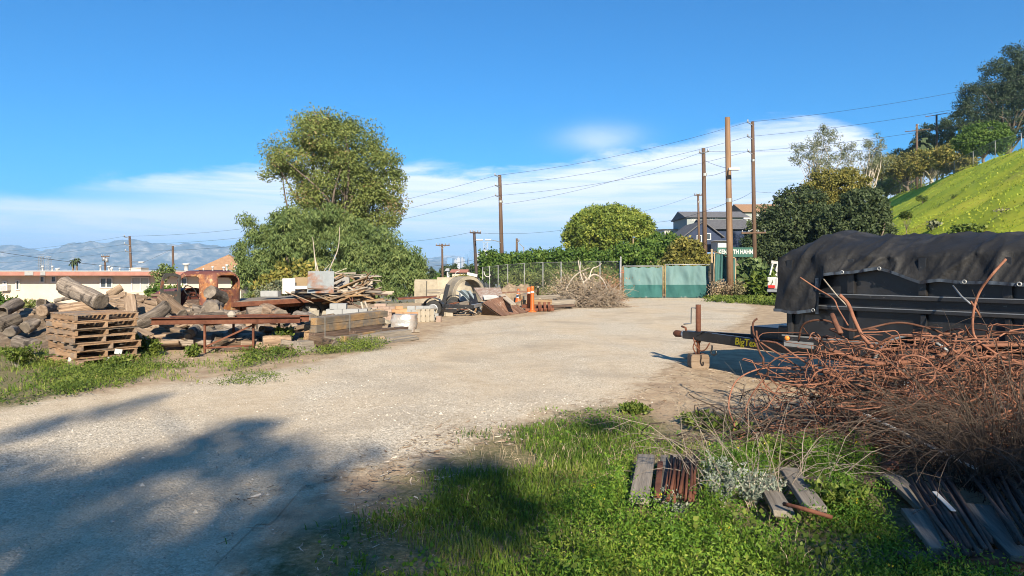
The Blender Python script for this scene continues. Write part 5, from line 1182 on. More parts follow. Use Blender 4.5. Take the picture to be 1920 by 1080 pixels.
# ------------------------------------------------------------------ black dump trailer
random.seed(99)
TCn = Vector((3.72, 9.25, 0)); ta = Vector((.588, -.809, 0)); tbv = Vector((.809, .588, 0)); UP = Vector((0, 0, 1))
def T(a, b_, z): return TCn+ta*a+tbv*b_+UP*z
tl_ = thing('dump_trailer', 'black dump trailer under a black tarp with its tongue on a block', 'trailer', T(2.1, 1.0, 0))
def tbx(a0, a1, b0, b1, z0, z1, nm, m_=None, parent=None, bev=.006, lab=None):
    o = MB().frame_box(T(a0, b0, z0), ta*(a1-a0), tbv*(b1-b0), UP*(z1-z0)).build(nm, m_ or M_black, parent=parent or tl_, bevel=bev)
    if lab: o['label'] = lab
    return o
LT = 4.35
tbx(0, LT, .0, .04, .74, 1.74, 'side_wall'); tbx(0, LT, 1.96, 2.0, .74, 1.74, 'side_wall')
tbx(0, .04, .045, 1.955, .74, 1.74, 'front_wall'); tbx(LT-.04, LT, .045, 1.955, .74, 1.74, 'tailgate')
tbx(.05, LT-.05, .05, 1.95, .66, .735, 'floor')
for b0 in (-.06, 1.96): tbx(-.02, LT+.02, b0, b0+.10, .56, .73, 'lower_frame')
tbx(-.03, LT, -.068, -.061, .715, .735, 'worn_highlight_edge', M_galv, bev=.002, lab='pale worn steel edge with painted highlight along the lower frame')  # pale strip paints the bright highlight line on the worn frame edge
for z_, h_ in ((1.25, .055), (1.10, .05)):
    tbx(-.015, LT, -.079, -.0755, z_+h_-.010, z_+h_+.001, 'rail_highlight', M_grey_metal, bev=.001); tbx(-.015, LT, -.075, -.002, z_, z_+h_, 'side_rail'); tbx(-.015, LT, 2.002, 2.075, z_, z_+h_, 'side_rail')  # thin pale strips paint highlights on the scuffed rail tops
for i in range(6):
    a_ = .03+i*.83; tbx(a_, a_+.085, -.055, -.001, 1.308, 1.74, 'upper_post'); tbx(a_+.02, a_+.08, -.05, -.001, .74, 1.095, 'lower_post')
    tbx(a_, a_+.085, 2.001, 2.055, .74, 1.74, 'upper_post')
for i in range(8): tbx(.15+i*.55, .23+i*.55, .1, 1.9, .56, .655, 'cross_member')
tbx(.05, LT, .55, .68, .40, .555, 'main_beam'); tbx(.05, LT, 1.32, 1.45, .40, .555, 'main_beam')
tbx(.0, .42, -.064, -.058, .58, .66, 'marker_plate', M_galv, bev=.002)
b = MB(); mk = T(.05, -.075, .69); b.lathe([(.001, .02), (.025, .018), (.035, 0), (.035, -.01)], 14, Matrix.Translation(mk)@(-tbv).to_track_quat('Z', 'Y').to_matrix().to_4x4()); b.build('marker_light', M_amber, parent=tl_, smooth=True)
for a_ in (1.78, 2.66):
    for s_, bb in ((-1, -.19), (1, 2.19)):
        wheel_parts(tl_, T(a_, bb, .37), tbv*s_, .37, .22, M_grey_metal)
        b = MB(); rows = []
        for i in range(17):
            th = R(-8+196*i/16); rows.append([tuple(T(a_+.46*math.cos(th), bb+e_, .40+.46*math.sin(th))) for e_ in (-.15, -.145, 0, .13)])
        b.grid(rows); b.build('fender', M_black, parent=tl_, smooth=True, solid=.018)
    MB().tube([T(a_, -.1, .37), T(a_, 2.1, .37)], .05, 8).build('axle', M_black, parent=tl_)
b = MB(); b.tube([T(1.78+.47*math.cos(R(t_)), -.345, .40+.47*math.sin(R(t_))) for t_ in range(0, 184, 10)], .016, 6); b.build('fender_edge', M_galv, parent=tl_, smooth=True)
# tongue
HT = T(-2.12, .62, .53)
for b0 in (.18, 1.5):
    q = T(.6, b0, .50); MB().beam(q, HT+(Vector(q)-HT).normalized()*.12, .075, .15).build('tongue_beam', M_black, parent=tl_, bevel=.006)
MB().beam(T(-1.2, .45, .50), T(-1.2, .98, .50), .08, .1).build('tongue_crossbar', M_black, parent=tl_)
MB().beam(HT+ta*.25, HT-ta*.12, .16, .13).build('coupler_plate', M_black, parent=tl_, bevel=.01)
ckm = MB().tube([HT-ta*.10, HT-ta*.2, HT-ta*.32, HT-ta*.36], [.06, .055, .06, .035], 12); ckm.build('coupler', M_rust, parent=tl_, smooth=True)
MB().tube([HT-ta*.12, HT-ta*.17], .064, 12).build('coupler_collar', M_white, parent=tl_, smooth=True)
MB().tube([HT-ta*.10+UP*.05, HT-ta*.12+UP*.11, HT-ta*.2+UP*.13], .018, 6).build('latch', M_rust, parent=tl_, smooth=True)
JP = T(-1.96, .60, 0); jk = MB().tube([JP+UP*.24, JP+UP*.62], .028, 12).tube([JP+UP*.42, JP+UP*1.04], .042, 12); jk.build('jack', M_pole_tan if False else M_rust, parent=tl_, smooth=True)
MB().tube([JP+UP*.98-tbv*.02, JP+UP*.98-ta*.14, JP+UP*.72-ta*.15, JP+UP*.70-ta*.3], .011, 6).build('jack_crank', M_grey_metal, parent=tl_, smooth=True)
MB().box(JP+UP*.235, (.12, .12, .012), rz=.6).build('jack_foot', M_rust, parent=tl_)
tbx(-.95, -.42, .55, 1.5, .58, .76, 'tool_box', bev=.015); tbx(-.40, -.06, .42, 1.6, .58, .80, 'battery_box', bev=.015)
tbx(-.41, -.10, .45, 1.2, .802, .82, 'battery_lid', M_grey_metal); tbx(-.22, -.01, .5, 1.2, .822, .98, 'pump_box', bev=.015)
for k_, pts in enumerate((((0, 0), (.05, -.12), (.15, -.2), (.25, -.17), (.33, -.06)), ((.1, .05), (.2, .11), (.35, .10), (.5, .03)), ((.05, -.04), (.0, -.16), (.06, -.26)))):
    MB().tube(catmull([HT+ta*(.12+x)-tbv*.10+UP*(z-.03) for x, z in pts], 6), .010, 6).build('safety_chain' if k_ != 1 else 'cable', M_wire if k_ == 1 else M_rust, parent=tl_, smooth=True)
hk = HT+ta*.62-tbv*.26-UP*.10; MB().tube(catmull([hk, hk+UP*-.05, hk+UP*-.12+ta*-.02, hk+UP*-.15+ta*.03, hk+UP*-.12+ta*.08, hk+UP*-.08+ta*.07], 5), .013, 6).build('chain_hook', M_black, parent=tl_, smooth=True)
bP0 = T(.6, .18, .50); xd = (bP0-HT).normalized(); xd.z = 0; xd.normalize(); nrm = xd.cross(UP); best = None
for k_ in range(400):
    s_ = k_/400; q = HT+(bP0-HT)*s_; px = CX+F*q.x/q.y
    if px > 1381: best = q; break
Mx = Matrix((xd, UP, nrm)).transposed()
tx_ = text_mesh('BigTex', .15, M_yellow, tl_, best+nrm*.0405-UP*.045-tl_.location, Mx.to_euler(), shear=.12, bold=.002, sx_=1.05)
# the block under the jack
b = MB(); pr_ = [JP+Vector((.15*sx_*(1-.0*k_), -.13, z)) for k_, (sx_, z) in enumerate(((-.9, 0), (.9, 0), (1, .05), (1, .19), (.88, .235), (-.88, .235), (-1, .19), (-1, .05)))]
b.prism(pr_, (0, .26, 0)); tag(b.build('wood_block', M_splitw, bevel=.015), 'pale wooden block under the jack of the black trailer', 'wood block')
# tarp with hem
def hem(a_):
    lowz = 1.045-.02*math.sin(a_*9)
    hi = np.interp(a_, [.55, .6, .8, 1.25, 1.45, 1.75, 1.95, 2.3, 2.7, 3.2, 4.4], [1.50, 1.52, 1.545, 1.60, 1.56, 1.44, 1.47, 1.45, 1.44, 1.46, 1.45])+.006*math.sin(a_*11)
    t_ = min(1, max(0, (a_-.50)/.10)); return lowz*(1-t_)+hi*t_
def ridge(a_): return np.interp(a_, [-.1, 0, .2, .35, .5, .8, 1.4, 1.9, 2.3, 2.8, 3.4, 4.4], [1.9, 1.93, 2.08, 2.16, 2.13, 2.08, 2.05, 2.05, 2.04, 1.96, 1.93, 1.92])
NS, NT = 14, 26
aa_ = np.concatenate([[-.10, -.09, -.05], np.linspace(0, 4.42, 240)])
b = MB(); rows = []
def ridged(v): return (1-abs(mnoise.noise(v))*2)
for a_ in aa_:
    row = []; hz = hem(max(a_, 0)); edge = 1.80+.02*math.sin(a_*3)
    for k_ in range(NS+NT+4):
        side = k_ < NS; far = k_ >= NS+NT
        if side: t_ = k_/(NS-1); b_ = -.10+.08*t_; z = hz+(edge-.015-hz)*t_
        elif not far: u_ = (k_-NS+.5)/NT; b_ = -.01+2.05*u_; z = edge+(ridge(a_)-edge)*math.sin(math.pi*u_)**.75
        else: b_ = 2.06+.01*(k_-NS-NT); z = edge-.03-(k_-NS-NT)*.1
        q1 = (a_-.6*z)*1.9+.5*b_; q2 = (z+a_*.35)*1.2+b_*.9
        cre = max(0, ridged(Vector((q1*1.6, q2*.7, 2.5))))**4; cre2 = max(0, ridged(Vector((q1*4.3+3, q2*1.3, 6.5))))**3; ns = mnoise.fractal(Vector((a_*2.2, b_*2.5, z*2.2)), 1, 2.1, 4)
        dsp = .020*ns+.050*cre+.018*cre2-.015
        p = T(a_, b_, z)
        if side:
            t2 = 1-t_; pull = .035*max(0, math.sin((a_+.5*z)*10))*t_
            p = p-tbv*(max(dsp, -.02)+(.02+.025*max(0, math.sin(a_*2.4+.5)))*t2+pull)
        elif not far: p = p+UP*dsp*.9
        if a_ < -.06 and not side and not far: p = p-UP*.42
        row.append(tuple(p))
    rows.append(row)
b.grid(rows); tp = thing('tarp', 'crumpled black mesh tarp draped over the dump trailer', 'tarp', T(2.1, 1.0, 1.45))
b.build('tarp_sheet', M_tarp, parent=tp, smooth=True)
def strip(rowpts, w, nm, m_):
    q = MB(); rr_ = [[tuple(p-tbv*.012+UP*0), tuple(p-tbv*.018+UP*w)] for p in rowpts]; q.grid(rr_); return q.build(nm, m_, parent=tp, smooth=True)
hp_ = [Vector(r_[0]) for r_ in rows]
lo_ = [p for a_, p in zip(aa_, hp_) if a_ <= .50]; hi_ = [p for a_, p in zip(aa_, hp_) if a_ >= .62]
strip(lo_, .04, 'hem', M_hem); strip(hi_, .036, 'hem', M_hem)
vt = [T(.53, -.10-.02, z) for z in np.linspace(1.04, 1.50, 10)]; q = MB().grid([[tuple(p-ta*.05), tuple(p-tbv*.01)] for p in vt]); q.build('hem', M_hem, parent=tp)
for i, (a_, px, py) in enumerate(((.5, 1593, 578), (2.0, 1820, 570))):
    p0 = T(a_+.08, -.13, hem(a_+.15)-.02); p1 = W(px, py, (p0.y-.35)); MB().tube([p0, p0*.5+p1*.5-UP*.02, p1], .010, 6).build('tie_rope', M_wood_pale if i == 0 else M_grey_metal, parent=tp, smooth=True)
for a_ in (.47, .85, 1.3, 2.2, 2.7):
    p = T(a_, -.155, hem(a_)+.025); b = MB(); b.lathe([(.012, 0), (.016, .008), (.022, .006), (.026, 0)], 12, Matrix.Translation(p)@(-tbv).to_track_quat('Z', 'Y').to_matrix().to_4x4()); b.build('grommet', M_galv, parent=tp, smooth=True)

# ------------------------------------------------------------------ tangle of rusted bars in front of the trailer
RBG = 'rusty bars in the tangle'
def rbar(pix, r, label, d=None, mt=None):
    pts = [W(*p) for p in pix]; k_ = catmull(pts, 6); return tag(MB().tube(k_, r, 7).build('rusty_bar', mt or M_rebar, smooth=True), label, 'steel bar', RBG)
rbar([(1555, 655, 6.3), (1600, 672, 6.2), (1650, 682, 6.2), (1720, 676, 6.2), (1800, 658, 6.3), (1860, 648, 6.3), (1990, 646, 6.3)], .020, 'thickest rusty pipe running across the top of the tangle')
rbar([(1620, 700, 6.1), (1660, 706, 6.1), (1700, 708, 6.1), (1760, 690, 6.2), (1810, 665, 6.3)], .016, 'second thick rusty pipe under the thickest one')
rbar([(1574, 553, 6.6), (1590, 570, 6.6), (1602, 600, 6.5), (1617, 630, 6.5), (1636, 652, 6.4)], .018, 'thick rusty bar rising steeply in front of the tarp corner')
rbar([(1560, 590, 6.7), (1566, 605, 6.6), (1576, 625, 6.5)], .026, 'short stubby rusty pipe end left of the steep bar')
rbar([(1886, 486, 6.2), (1860, 515, 6.2), (1838, 545, 6.3), (1826, 580, 6.3), (1824, 620, 6.3), (1835, 640, 6.3), (1870, 665, 6.2)], .012, 'tall rusty bar arching highest above the tangle')
rbar([(1820, 565, 6.3), (1836, 590, 6.3), (1838, 595, 6.3)], .010, 'short rusty prong beside the tallest bar')
rbar([(1420, 597, 7.6), (1412, 606, 7.6), (1413, 625, 7.5), (1424, 660, 7.3), (1431, 672, 7.2), (1432, 685, 7.2), (1445, 690, 7.1)], .011, 'slim rusty bar hooked at its top beside the trailer tongue')
rbar([(1418, 620, 7.4), (1424, 640, 7.4), (1470, 670, 7.2), (1500, 690, 7.0)], .010, 'rusty bar bent like an elbow below the yellow letters')
rbar([(1497, 640, 7.2), (1505, 610, 7.1), (1530, 600, 7.0), (1556, 603, 7.0), (1600, 620, 6.9), (1680, 605, 6.9), (1740, 615, 6.8), (1800, 632, 6.7), (1930, 622, 6.5)], .011, 'long wavy rusty bar skirting the trailer fender')
rbar([(1500, 520, 7.6), (1530, 540, 7.5), (1562, 560, 7.3), (1572, 580, 7.2), (1590, 610, 7.0)], .008, 'thin rusty bar crossing the tarp corner')
rbar([(1378, 800, 6.2), (1366, 760, 6.4), (1380, 715, 6.6), (1420, 693, 6.8), (1470, 690, 6.8), (1560, 700, 6.6)], .008, 'widest rusty loop at the driveway side of the tangle')
rbar([(1404, 800, 6.1), (1398, 770, 6.3), (1410, 740, 6.4), (1440, 700, 6.7)], .008, 'smaller rusty loop inside the widest one')
tw_c = Vector((3.72, 6.35, 0))
def tangle_pts(cx, cy, rx, ry, zt_, L, curl, seg=14):
    while True:
        u = random.uniform(-1, 1); v_ = random.uniform(-1, 1)
        if u*u+v_*v_ < 1: break
    zmax = zt_*math.sqrt(max(.05, 1-u*u*.8-v_*v_*.8)); p = Vector((cx+u*rx, cy+v_*ry, random.uniform(.02, zmax)))
    h = random.gauss(0, .5)+(math.pi if random.random() < .5 else 0); pit = random.gauss(0, .25); cur = random.gauss(0, curl); cz = random.gauss(0, curl*.7); pts = [p]; l_ = L*random.uniform(.5, 1.3)/seg
    for k_ in range(seg):
        h += cur*l_+random.gauss(0, .10); pit += cz*l_+random.gauss(0, .08); pit = max(-1.3, min(1.3, pit))
        d = Vector((math.cos(h)*math.cos(pit), math.sin(h)*math.cos(pit), math.sin(pit))); q = pts[-1]+d*l_
        u2 = (q.x-cx)/rx; v2 = (q.y-cy)/ry
        if u2*u2+v2*v2 > 1.15: h += 1.0
        if q.z > zmax*1.1+.05: pit -= .5; q.z = min(q.z, zmax*1.15+.1)
        if q.z < .015: q.z = .015; pit = abs(pit)*.5
        pts.append(q)
    return pts
for i in range(150):
    pts = tangle_pts(4.15+random.uniform(-.1, .5), 6.45, 1.5, .75, .88, 2.0, 1.4)
    tag(MB().tube(catmull(pts, 2), random.choice((.005, .0055, .006, .007, .010)), 6).build('rusty_bar', M_rebar, smooth=True), 'thin bent rusty bar woven into the big tangle by the trailer', 'steel bar', RBG)
for i in range(46):
    cx_, cy_ = 3.0+random.random()*2.6, 6.4+random.gauss(0, .35); rr_ = random.uniform(.10, .30); cc_ = Vector((cx_, cy_, random.uniform(.25, .80))); n1_ = Vector((random.gauss(0, .6), -1, random.gauss(.3, .5))).normalized(); e1 = n1_.orthogonal().normalized(); e2 = n1_.cross(e1); a0_ = random.uniform(0, 6.28); sw = random.uniform(3.2, 7.5)
    pts = [cc_+e1*(rr_*(1+.25*k_/16)*math.cos(a0_+sw*k_/16))+e2*(rr_*(1-.1*k_/16)*math.sin(a0_+sw*k_/16))+n1_*(.12*k_/16) for k_ in range(17)]
    for q in pts: q.z = max(.02, q.z)
    tag(MB().tube(pts, random.choice((.006, .007, .009)), 6).build('rusty_bar', M_rebar, smooth=True), 'thin bent rusty bar woven into the big tangle by the trailer', 'steel bar', RBG)
b = MB()
for i in range(420): b.tube(tangle_pts(4.1, 6.4, 1.65, .85, .78, 1.6, 3.2, 12), random.choice((.003, .004, .005)), 4, cap=False)
tag(b.build('tangled_wire', M_rebar, smooth=True), 'mass of thin rusted wire and bar ends', None, None, 'stuff')
b = MB()
for i in range(260): b.tube(tangle_pts(3.55, 6.15, 1.9, .9, .35, 1.0, 3, 8), random.choice((.004, .006)), 4, cap=False)
tag(b.build('fallen_twigs', M_twig_dark, smooth=True), 'dark fallen twigs under the rusty tangle', None, None, 'stuff')
# white strip
bar_obj('metal_strip', G(1620, 775, .34), G(1832, 880, .16), .035, .012, M_white, 'long thin white metal strip slanting across the dry bush', 'metal strip')
# dry bush, many stems
db = thing('dry_bush', 'large leafless dark bush growing over the rusty tangle', 'bush', (3.62, 5.15, 0))
def stems(name, c, n, hgt, spread, r, mt, seed, parent, sub=4):
    random.seed(seed); b = MB()
    for i in range(n):
        a_ = random.uniform(0, 6.283); rr_ = random.uniform(0, .55)**1; p = Vector((c[0]+math.cos(a_)*rr_*spread*.8, c[1]+math.sin(a_)*rr_*spread*.6, 0)); d = Vector((math.cos(a_)*random.uniform(.2, 1), math.sin(a_)*random.uniform(.2, 1)*.8, random.uniform(.8, 1.4))).normalized(); l_ = hgt*random.uniform(.7, 1.35)/6; pts = [p]
        for k_ in range(6):
            d = (d+Vector((random.gauss(0, .14), random.gauss(0, .14), -.14-.05*k_+random.gauss(0, .08)))).normalized(); pts.append(pts[-1]+d*l_); pts[-1].z = max(.02, pts[-1].z)
        r0 = r*random.uniform(.6, 1.4); b.tube(pts, [r0*(1-.75*k_/6) for k_ in range(7)], 4, cap=False)
        for s_ in range(sub):
            k_ = random.randint(2, 6); q = pts[k_]; d2 = Vector((random.gauss(0, 1), random.gauss(0, 1), random.gauss(.2, .6))).normalized(); pp_ = [q]
            for j in range(3):
                d2 = (d2+Vector((random.gauss(0, .25), random.gauss(0, .25), random.gauss(-.08, .2)))).normalized(); pp_.append(pp_[-1]+d2*random.uniform(.05, .11)); pp_[-1].z = max(.02, pp_[-1].z)
            b.tube(pp_, [r0*.4, r0*.32, r0*.25, r0*.15], 3, cap=False)
    return b.build(name, mt, parent=parent, smooth=True)
stems('twigs', (3.72, 5.15, 0), 230, 1.05, 1.25, .0055, M_twig_dark, 31, db, 6)
stems('lower_twigs', (3.3, 4.95, 0), 60, .6, .9, .004, M_twig_dark, 32, db, 5)
stems('pale_twigs', (3.8, 5.2, 0), 70, 1.1, 1.2, .004, M_twig_dark, 33, db, 4)
random.seed(5)
# bare arching stems in the weeds
ds = thing('dry_weed', 'bleached dry weed with long arching stalks between the planks', 'weed', (1.75, 4.9, 0))
stems('stalks', (1.75, 4.95, 0), 60, .75, 1.2, .0035, M_twig_grey, 34, ds, 2)
random.seed(6)

# ------------------------------------------------------------------ planks and bars in the foreground weeds
FPg = 'planks in the foreground weeds'
def fplank(a, b_, w, z, m_, lb, h=.04): return bar_obj('plank', G(a[0], a[1], z), G(b_[0], b_[1], z), w, h, m_, lb, 'plank', FPg, jit=.005)
fplank((1198, 940), (1212, 856), .13, .12, M_wood_grey, 'widest grey plank at the edge of the foreground weeds')
fplank((1243, 938), (1246, 857), .06, .11, M_wood_grey, 'narrow grey plank beside the thin rusty bars')
fplank((1262, 925), (1266, 857), .09, .10, M_wood_grey, 'grey plank lying under the thin rusty bars')
fplank((1530, 955), (1478, 880), .13, .13, M_wood_grey, 'grey plank end poking out under the arching stalks')
fplank((1470, 965), (1440, 910), .12, .10, M_wood_grey, 'short grey plank hidden among silver weeds')
fplank((1772, 1036), (1712, 960), .14, .09, M_wood_grey, 'short pale plank nearest the camera in the shade')
fplank((1745, 960), (1672, 895), .12, .10, M_wood_grey, 'dim grey plank leading towards the dry bush')
fplank((1822, 1035), (1770, 975), .11, .07, M_wood_grey, 'grey plank between the dark bars in the shade')
fplank((1930, 1050), (1830, 950), .17, .08, M_wood_grey, 'broad pale plank at the far side of the dark bars')
fplank((2010, 1010), (1900, 900), .14, .07, M_wood_grey, 'grey plank beyond the broad pale plank')
tag(bar_obj('plank', G(1480, 905, .05), G(1660, 900, .05), .12, .05, M_wood_dark, 'dark board under the arching stalks', 'plank', FPg), None)
TB = 'thin rusty bars on the foreground planks'
for i in range(11):
    x0 = 1248+i*5.6+random.uniform(-1.5, 1.5); x1 = 1256+i*5.0+random.uniform(-1.5, 1.5); p0, p1 = G(x0, 935+random.uniform(-12, 8), .155+.015*(i % 3)), G(x1, 856+random.uniform(-3, 8), .155+.015*(i % 3))
    tag(MB().tube([p0, (p0+p1)/2+Vector((random.uniform(-.01, .01), 0, 0)), p1], .011, 7).build('rusty_bar', M_rust, smooth=True), 'thin rusty bar in the bundle beside the widest grey plank', 'steel bar', TB)
bar_obj('angle_iron', G(1232, 930, .15), G(1238, 868, .15), .04, .03, M_rust, 'rusty angle iron between the two grey planks', 'angle iron')
DB = 'dark bars stacked in the shade'
M_dkbar = mat('dark_bar', [(.3, (.045, .034, .03)), (.7, (.12, .08, .065))], 6, rough=.8, bump=.2)
for i in range(32):
    f_ = (i/20*.40+.03) if i < 20 else (.62+(i-20)/12*.4); x0 = 1786+f_*190+random.uniform(-6, 6); x1 = 1700+f_*200+random.uniform(-8, 8); z = .11+.03*((i*7) % 3)/2+random.uniform(0, .02)
    p0, p1 = G(x0, 1042-f_*45+random.uniform(-16, 10), z), G(x1, 902-f_*24+random.uniform(-10, 12), z)
    tag(MB().tube([p0, (p0+p1)/2+Vector((random.uniform(-.012, .012), 0, 0)), p1], .012, 7).build('dark_bar', M_dkbar, smooth=True), 'dark rusty bar in the stack on the shaded planks', 'steel bar', DB)
bar_obj('lath', G(1752, 922, .18), G(1788, 958, .18), .03, .008, M_white, 'small white slat lying across the dark bars', 'slat')
bar_obj('dark_beam', G(1690, 1052, .04), G(2000, 1045, .04), .12, .06, M_wood_dark, 'dark bearer beam under the shaded planks', 'beam')
p = G(1668, 884); o = MB().box((p.x, p.y, .05), (.13, .07, .06), rz=.4).build('brick', M_brick_red, bevel=.006); tag(o, 'half buried red brick among the weeds by the dry bush', 'brick')
tag(MB().tube(catmull([G(1470, 945, .16), G(1510, 955, .18), G(1560, 970, .15)], 4), .014, 6).build('rusty_pipe', M_rust, smooth=True), 'short rusty pipe lying among the silver weeds', 'pipe')

# ------------------------------------------------------------------ utility poles and wires
PG = 'wooden utility poles'
def pole(top_, bot, d, r, m_, label, arms=(), grp=PG):
    p1 = W(top_[0], top_[1], d); x0 = XD(bot[0], d); p0 = Vector((x0, d, tz(x0, d)-.3)); root = thing('utility_pole', label, 'utility pole', Vector((x0, d, p0.z+.3)), grp)
    MB().tube([p0, p0*.5+p1*.5, p1], [r*1.12, r*.98, r*.82], 12).build('pole_shaft', m_, parent=root, smooth=True)
    for kind, a, c_ in arms:
        if kind == 'arm':
            MB().beam(W(*a, d-.15), W(*c_, d-.15), .11, .13).build('crossarm', m_ if m_ is not M_pole_tan else M_pole, parent=root)
            for f_ in (.04, .3, .7, .96):
                q = W(*a, d-.15).lerp(W(*c_, d-.15), f_); q2 = MB(); q2.lathe([(.03, .05), (.06, .1), (.04, .16), (.065, .2), (.001, .26)], 8, Matrix.Translation(q)); q2.build('insulator', M_grey_metal, parent=root, smooth=True)
        elif kind == 'bracket':
            MB().tube([W(*a, d), W(*c_, d-.2)], [.055, .035], 6).build('bracket', M_grey_metal, parent=root)
            q = W(*a, d-.1); q2 = MB(); q2.lathe([(.04, 0), (.08, .06), (.05, .12), (.08, .18), (.001, .24)], 8, Matrix.Translation(q)); q2.build('insulator', M_grey_metal, parent=root, smooth=True)
        elif kind == 'lamp':
            k_ = catmull([W(*a, d-.1), W((a[0]*2+c_[0])/3, a[1]*.4+c_[1]*.6, d-.4), W(*c_, d-.8)], 4); MB().tube(k_, .035, 6).build('lamp_arm', M_grey_metal, parent=root, smooth=True)
            q = W(*c_, d-.8); MB().box(q-Vector((0, 0, .03)), (.6, .25, .14)).build('lamp_head', M_white, parent=root, bevel=.04)
        elif kind == 'box':
            MB().tube([W(*a, d-.3), W(*c_, d-.3)], .2, 12).build('transformer', M_grey_metal, parent=root, smooth=True)
        elif kind == 'band':
            q = W(*a, d); MB().tube([q, q+Vector((0, 0, .2))], r*1.06, 12).build('metal_band', M_galv, parent=root)
        elif kind == 'strut':
            MB().tube([W(*a, d-.1), W(*c_, d-.1)], .04, 6).build('strut', M_galv, parent=root)
    return root
pole((1364, 220), (1370, 560), 38.0, .17, M_pole_tan, 'tan wooden pole nearest the gates, thickest in the row', [('lamp', (1366, 316), (1376, 316)), ('band', (1367, 379), None)])
pole((1319, 278), (1323, 555), 52, .17, M_pole, 'brown pole rising directly behind the wider gate leaf', [('bracket', (1312, 287), (1320, 287)), ('bracket', (1328, 284), (1320, 286)), ('band', (1321, 330), None)])
pole((1411, 228), (1416, 560), 58, .17, M_pole, 'dark reddish pole with three brackets and a white crossarm', [('bracket', (1402, 229), (1411, 235)), ('bracket', (1402, 256), (1411, 261)), ('bracket', (1403, 284), (1411, 289)), ('band', (1412, 303), None), ('arm', (1390, 437), (1436, 436)), ('strut', (1411, 430), (1399, 437)), ('strut', (1413, 430), (1425, 436)), ('lamp', (1411, 420), (1400, 409))])
pole((937, 328), (943, 540), 66, .2, M_pole, 'lone tall pole with three brackets left of the round tree', [('bracket', (928, 329), (938, 332)), ('bracket', (929, 348), (938, 351)), ('bracket', (929, 367), (938, 370)), ('band', (939, 380), None), ('lamp', (941, 457), (915, 449)), ('strut', (934, 476), (950, 476))])
pole((889, 434), (896, 535), 60, .15, M_pole_dark, 'black leaning pole with crossarm in front of the towers', [('arm', (881, 436), (902, 437)), ('lamp', (890, 452), (899, 449))])
pole((829, 457), (831, 530), 82, .14, M_pole, 'brown pole with wide crossarm right of the pepper tree', [('arm', (817, 460), (843, 460)), ('strut', (824, 461), (829, 466)), ('strut', (835, 461), (830, 466))])
pole((969, 447), (969, 540), 76, .14, M_pole, 'short pole peeking over the hedge beside the tall bracket pole', [('bracket', (973, 452), (969, 454))])
pole((982, 463), (982, 540), 80, .09, M_galv, 'thin grey pole peeking over the hedge', [('strut', (973, 456), (982, 464))])
pole((1309, 364), (1312, 470), 84, .15, M_pole, 'slim pole with small crossarm in front of the navy house', [('arm', (1302, 366), (1316, 366)), ('band', (1310, 380), None)])
pole((1719, 233), (1719, 300), 135, .24, M_pole, 'hillside pole with low crossarm and bent top', [('arm', (1697, 247), (1744, 242)), ('strut', (1716, 240), (1723, 232))])
pole((1756, 215), (1757, 300), 150, .24, M_pole, 'hillside pole with crossarm half hidden by dark trees', [('arm', (1735, 219), (1777, 212))])
pole((243, 443), (250, 540), 78, .15, M_pole, 'leaning pole with three brackets behind the long building', [('bracket', (233, 444), (243, 447)), ('bracket', (234, 458), (244, 461)), ('bracket', (235, 471), (246, 474)), ('lamp', (247, 491), (265, 491))])
pole((324, 461), (326, 540), 72, .13, M_pole, 'plain brown pole above the roof beside the truck cab', [])
pole((197, 480), (198, 540), 86, .13, M_pole, 'short pole with grey transformers behind the long building', [('box', (195, 482), (195, 489)), ('box', (200, 484), (200, 492)), ('arm', (190, 481), (205, 481))])
pole((1187, 447), (1189, 540), 62, .06, M_tan_tube, 'thin tan post standing in the hedge behind the gates', [])
def wire(pa_, pb_, sag, label, r=.018, grp='overhead power lines'):
    a_, b_ = W(*pa_), W(*pb_); pts = [a_.lerp(b_, k_/16)-Vector((0, 0, 4*sag*(k_/16)*(1-k_/16))) for k_ in range(17)]
    return tag(MB().tube(pts, r*.62, 5).build('power_line', M_wire, smooth=True), label, 'power line', grp)
for i, (ya, yb, yc) in enumerate(((329, 229, 443), (348, 256, 458), (367, 284, 471))):
    nm = ('top', 'middle', 'lowest')[i]
    wire((929, ya, 65.8), (1402, yb, 57.8), .55, f'{nm} wire between the lone bracket pole and the reddish pole', .02)
    wire((929, ya, 65.8), (233+i, yc, 77.8), 1.4, f'{nm} wire running west from the lone bracket pole', .02)
    wire((1402, yb, 57.8), (2060, (115, 150, 185)[i], 48), .5, f'{nm} wire running from the reddish pole over the hillside', .018)
    wire((233+i, yc, 77.8), (-200, (478, 485, 492)[i], 74), .6, f'{nm} wire running west from the leaning pole', .015)
wire((1312, 287, 51.9), (941, 383, 66), .5, 'wire from the brown gate pole down to the lone bracket pole')
wire((1327, 284, 51.9), (1890, 255, 110), .8, 'wire from the brown gate pole up to the hillside')
wire((1366, 316, 37.9), (1321, 301, 51.9), .05, 'short wire between the tan pole and the gate pole')
wire((1367, 318, 37.9), (1321, 330, 51.9), .1, 'lower short wire between the tan pole and the gate pole')
wire((1367, 379, 37.9), (1411, 359, 57.9), .1, 'wire between the tan pole and the reddish pole')
wire((1411, 359, 57.9), (1600, 352, 60), .3, 'wire leading from the reddish pole into the oak')
wire((1367, 379, 37.9), (1195, 415, 75), .5, 'wire from the tan pole towards the round tree')
wire((1302, 366, 83.8), (1150, 405, 100), .4, 'thin wire from the slim pole towards the round tree')
wire((941, 475, 65.8), (700, 505, 62), .4, 'low wire passing the black leaning pole', .025)
wire((881, 436, 59.8), (700, 452, 90), .4, 'wire from the black pole towards the pepper tree')
wire((902, 437, 59.8), (1100, 424, 66), .3, 'wire from the black pole towards the hedge')
wire((-120, 452, 40), (360, 508, 54), .35, 'thick black wire dropping to the long building', .022)
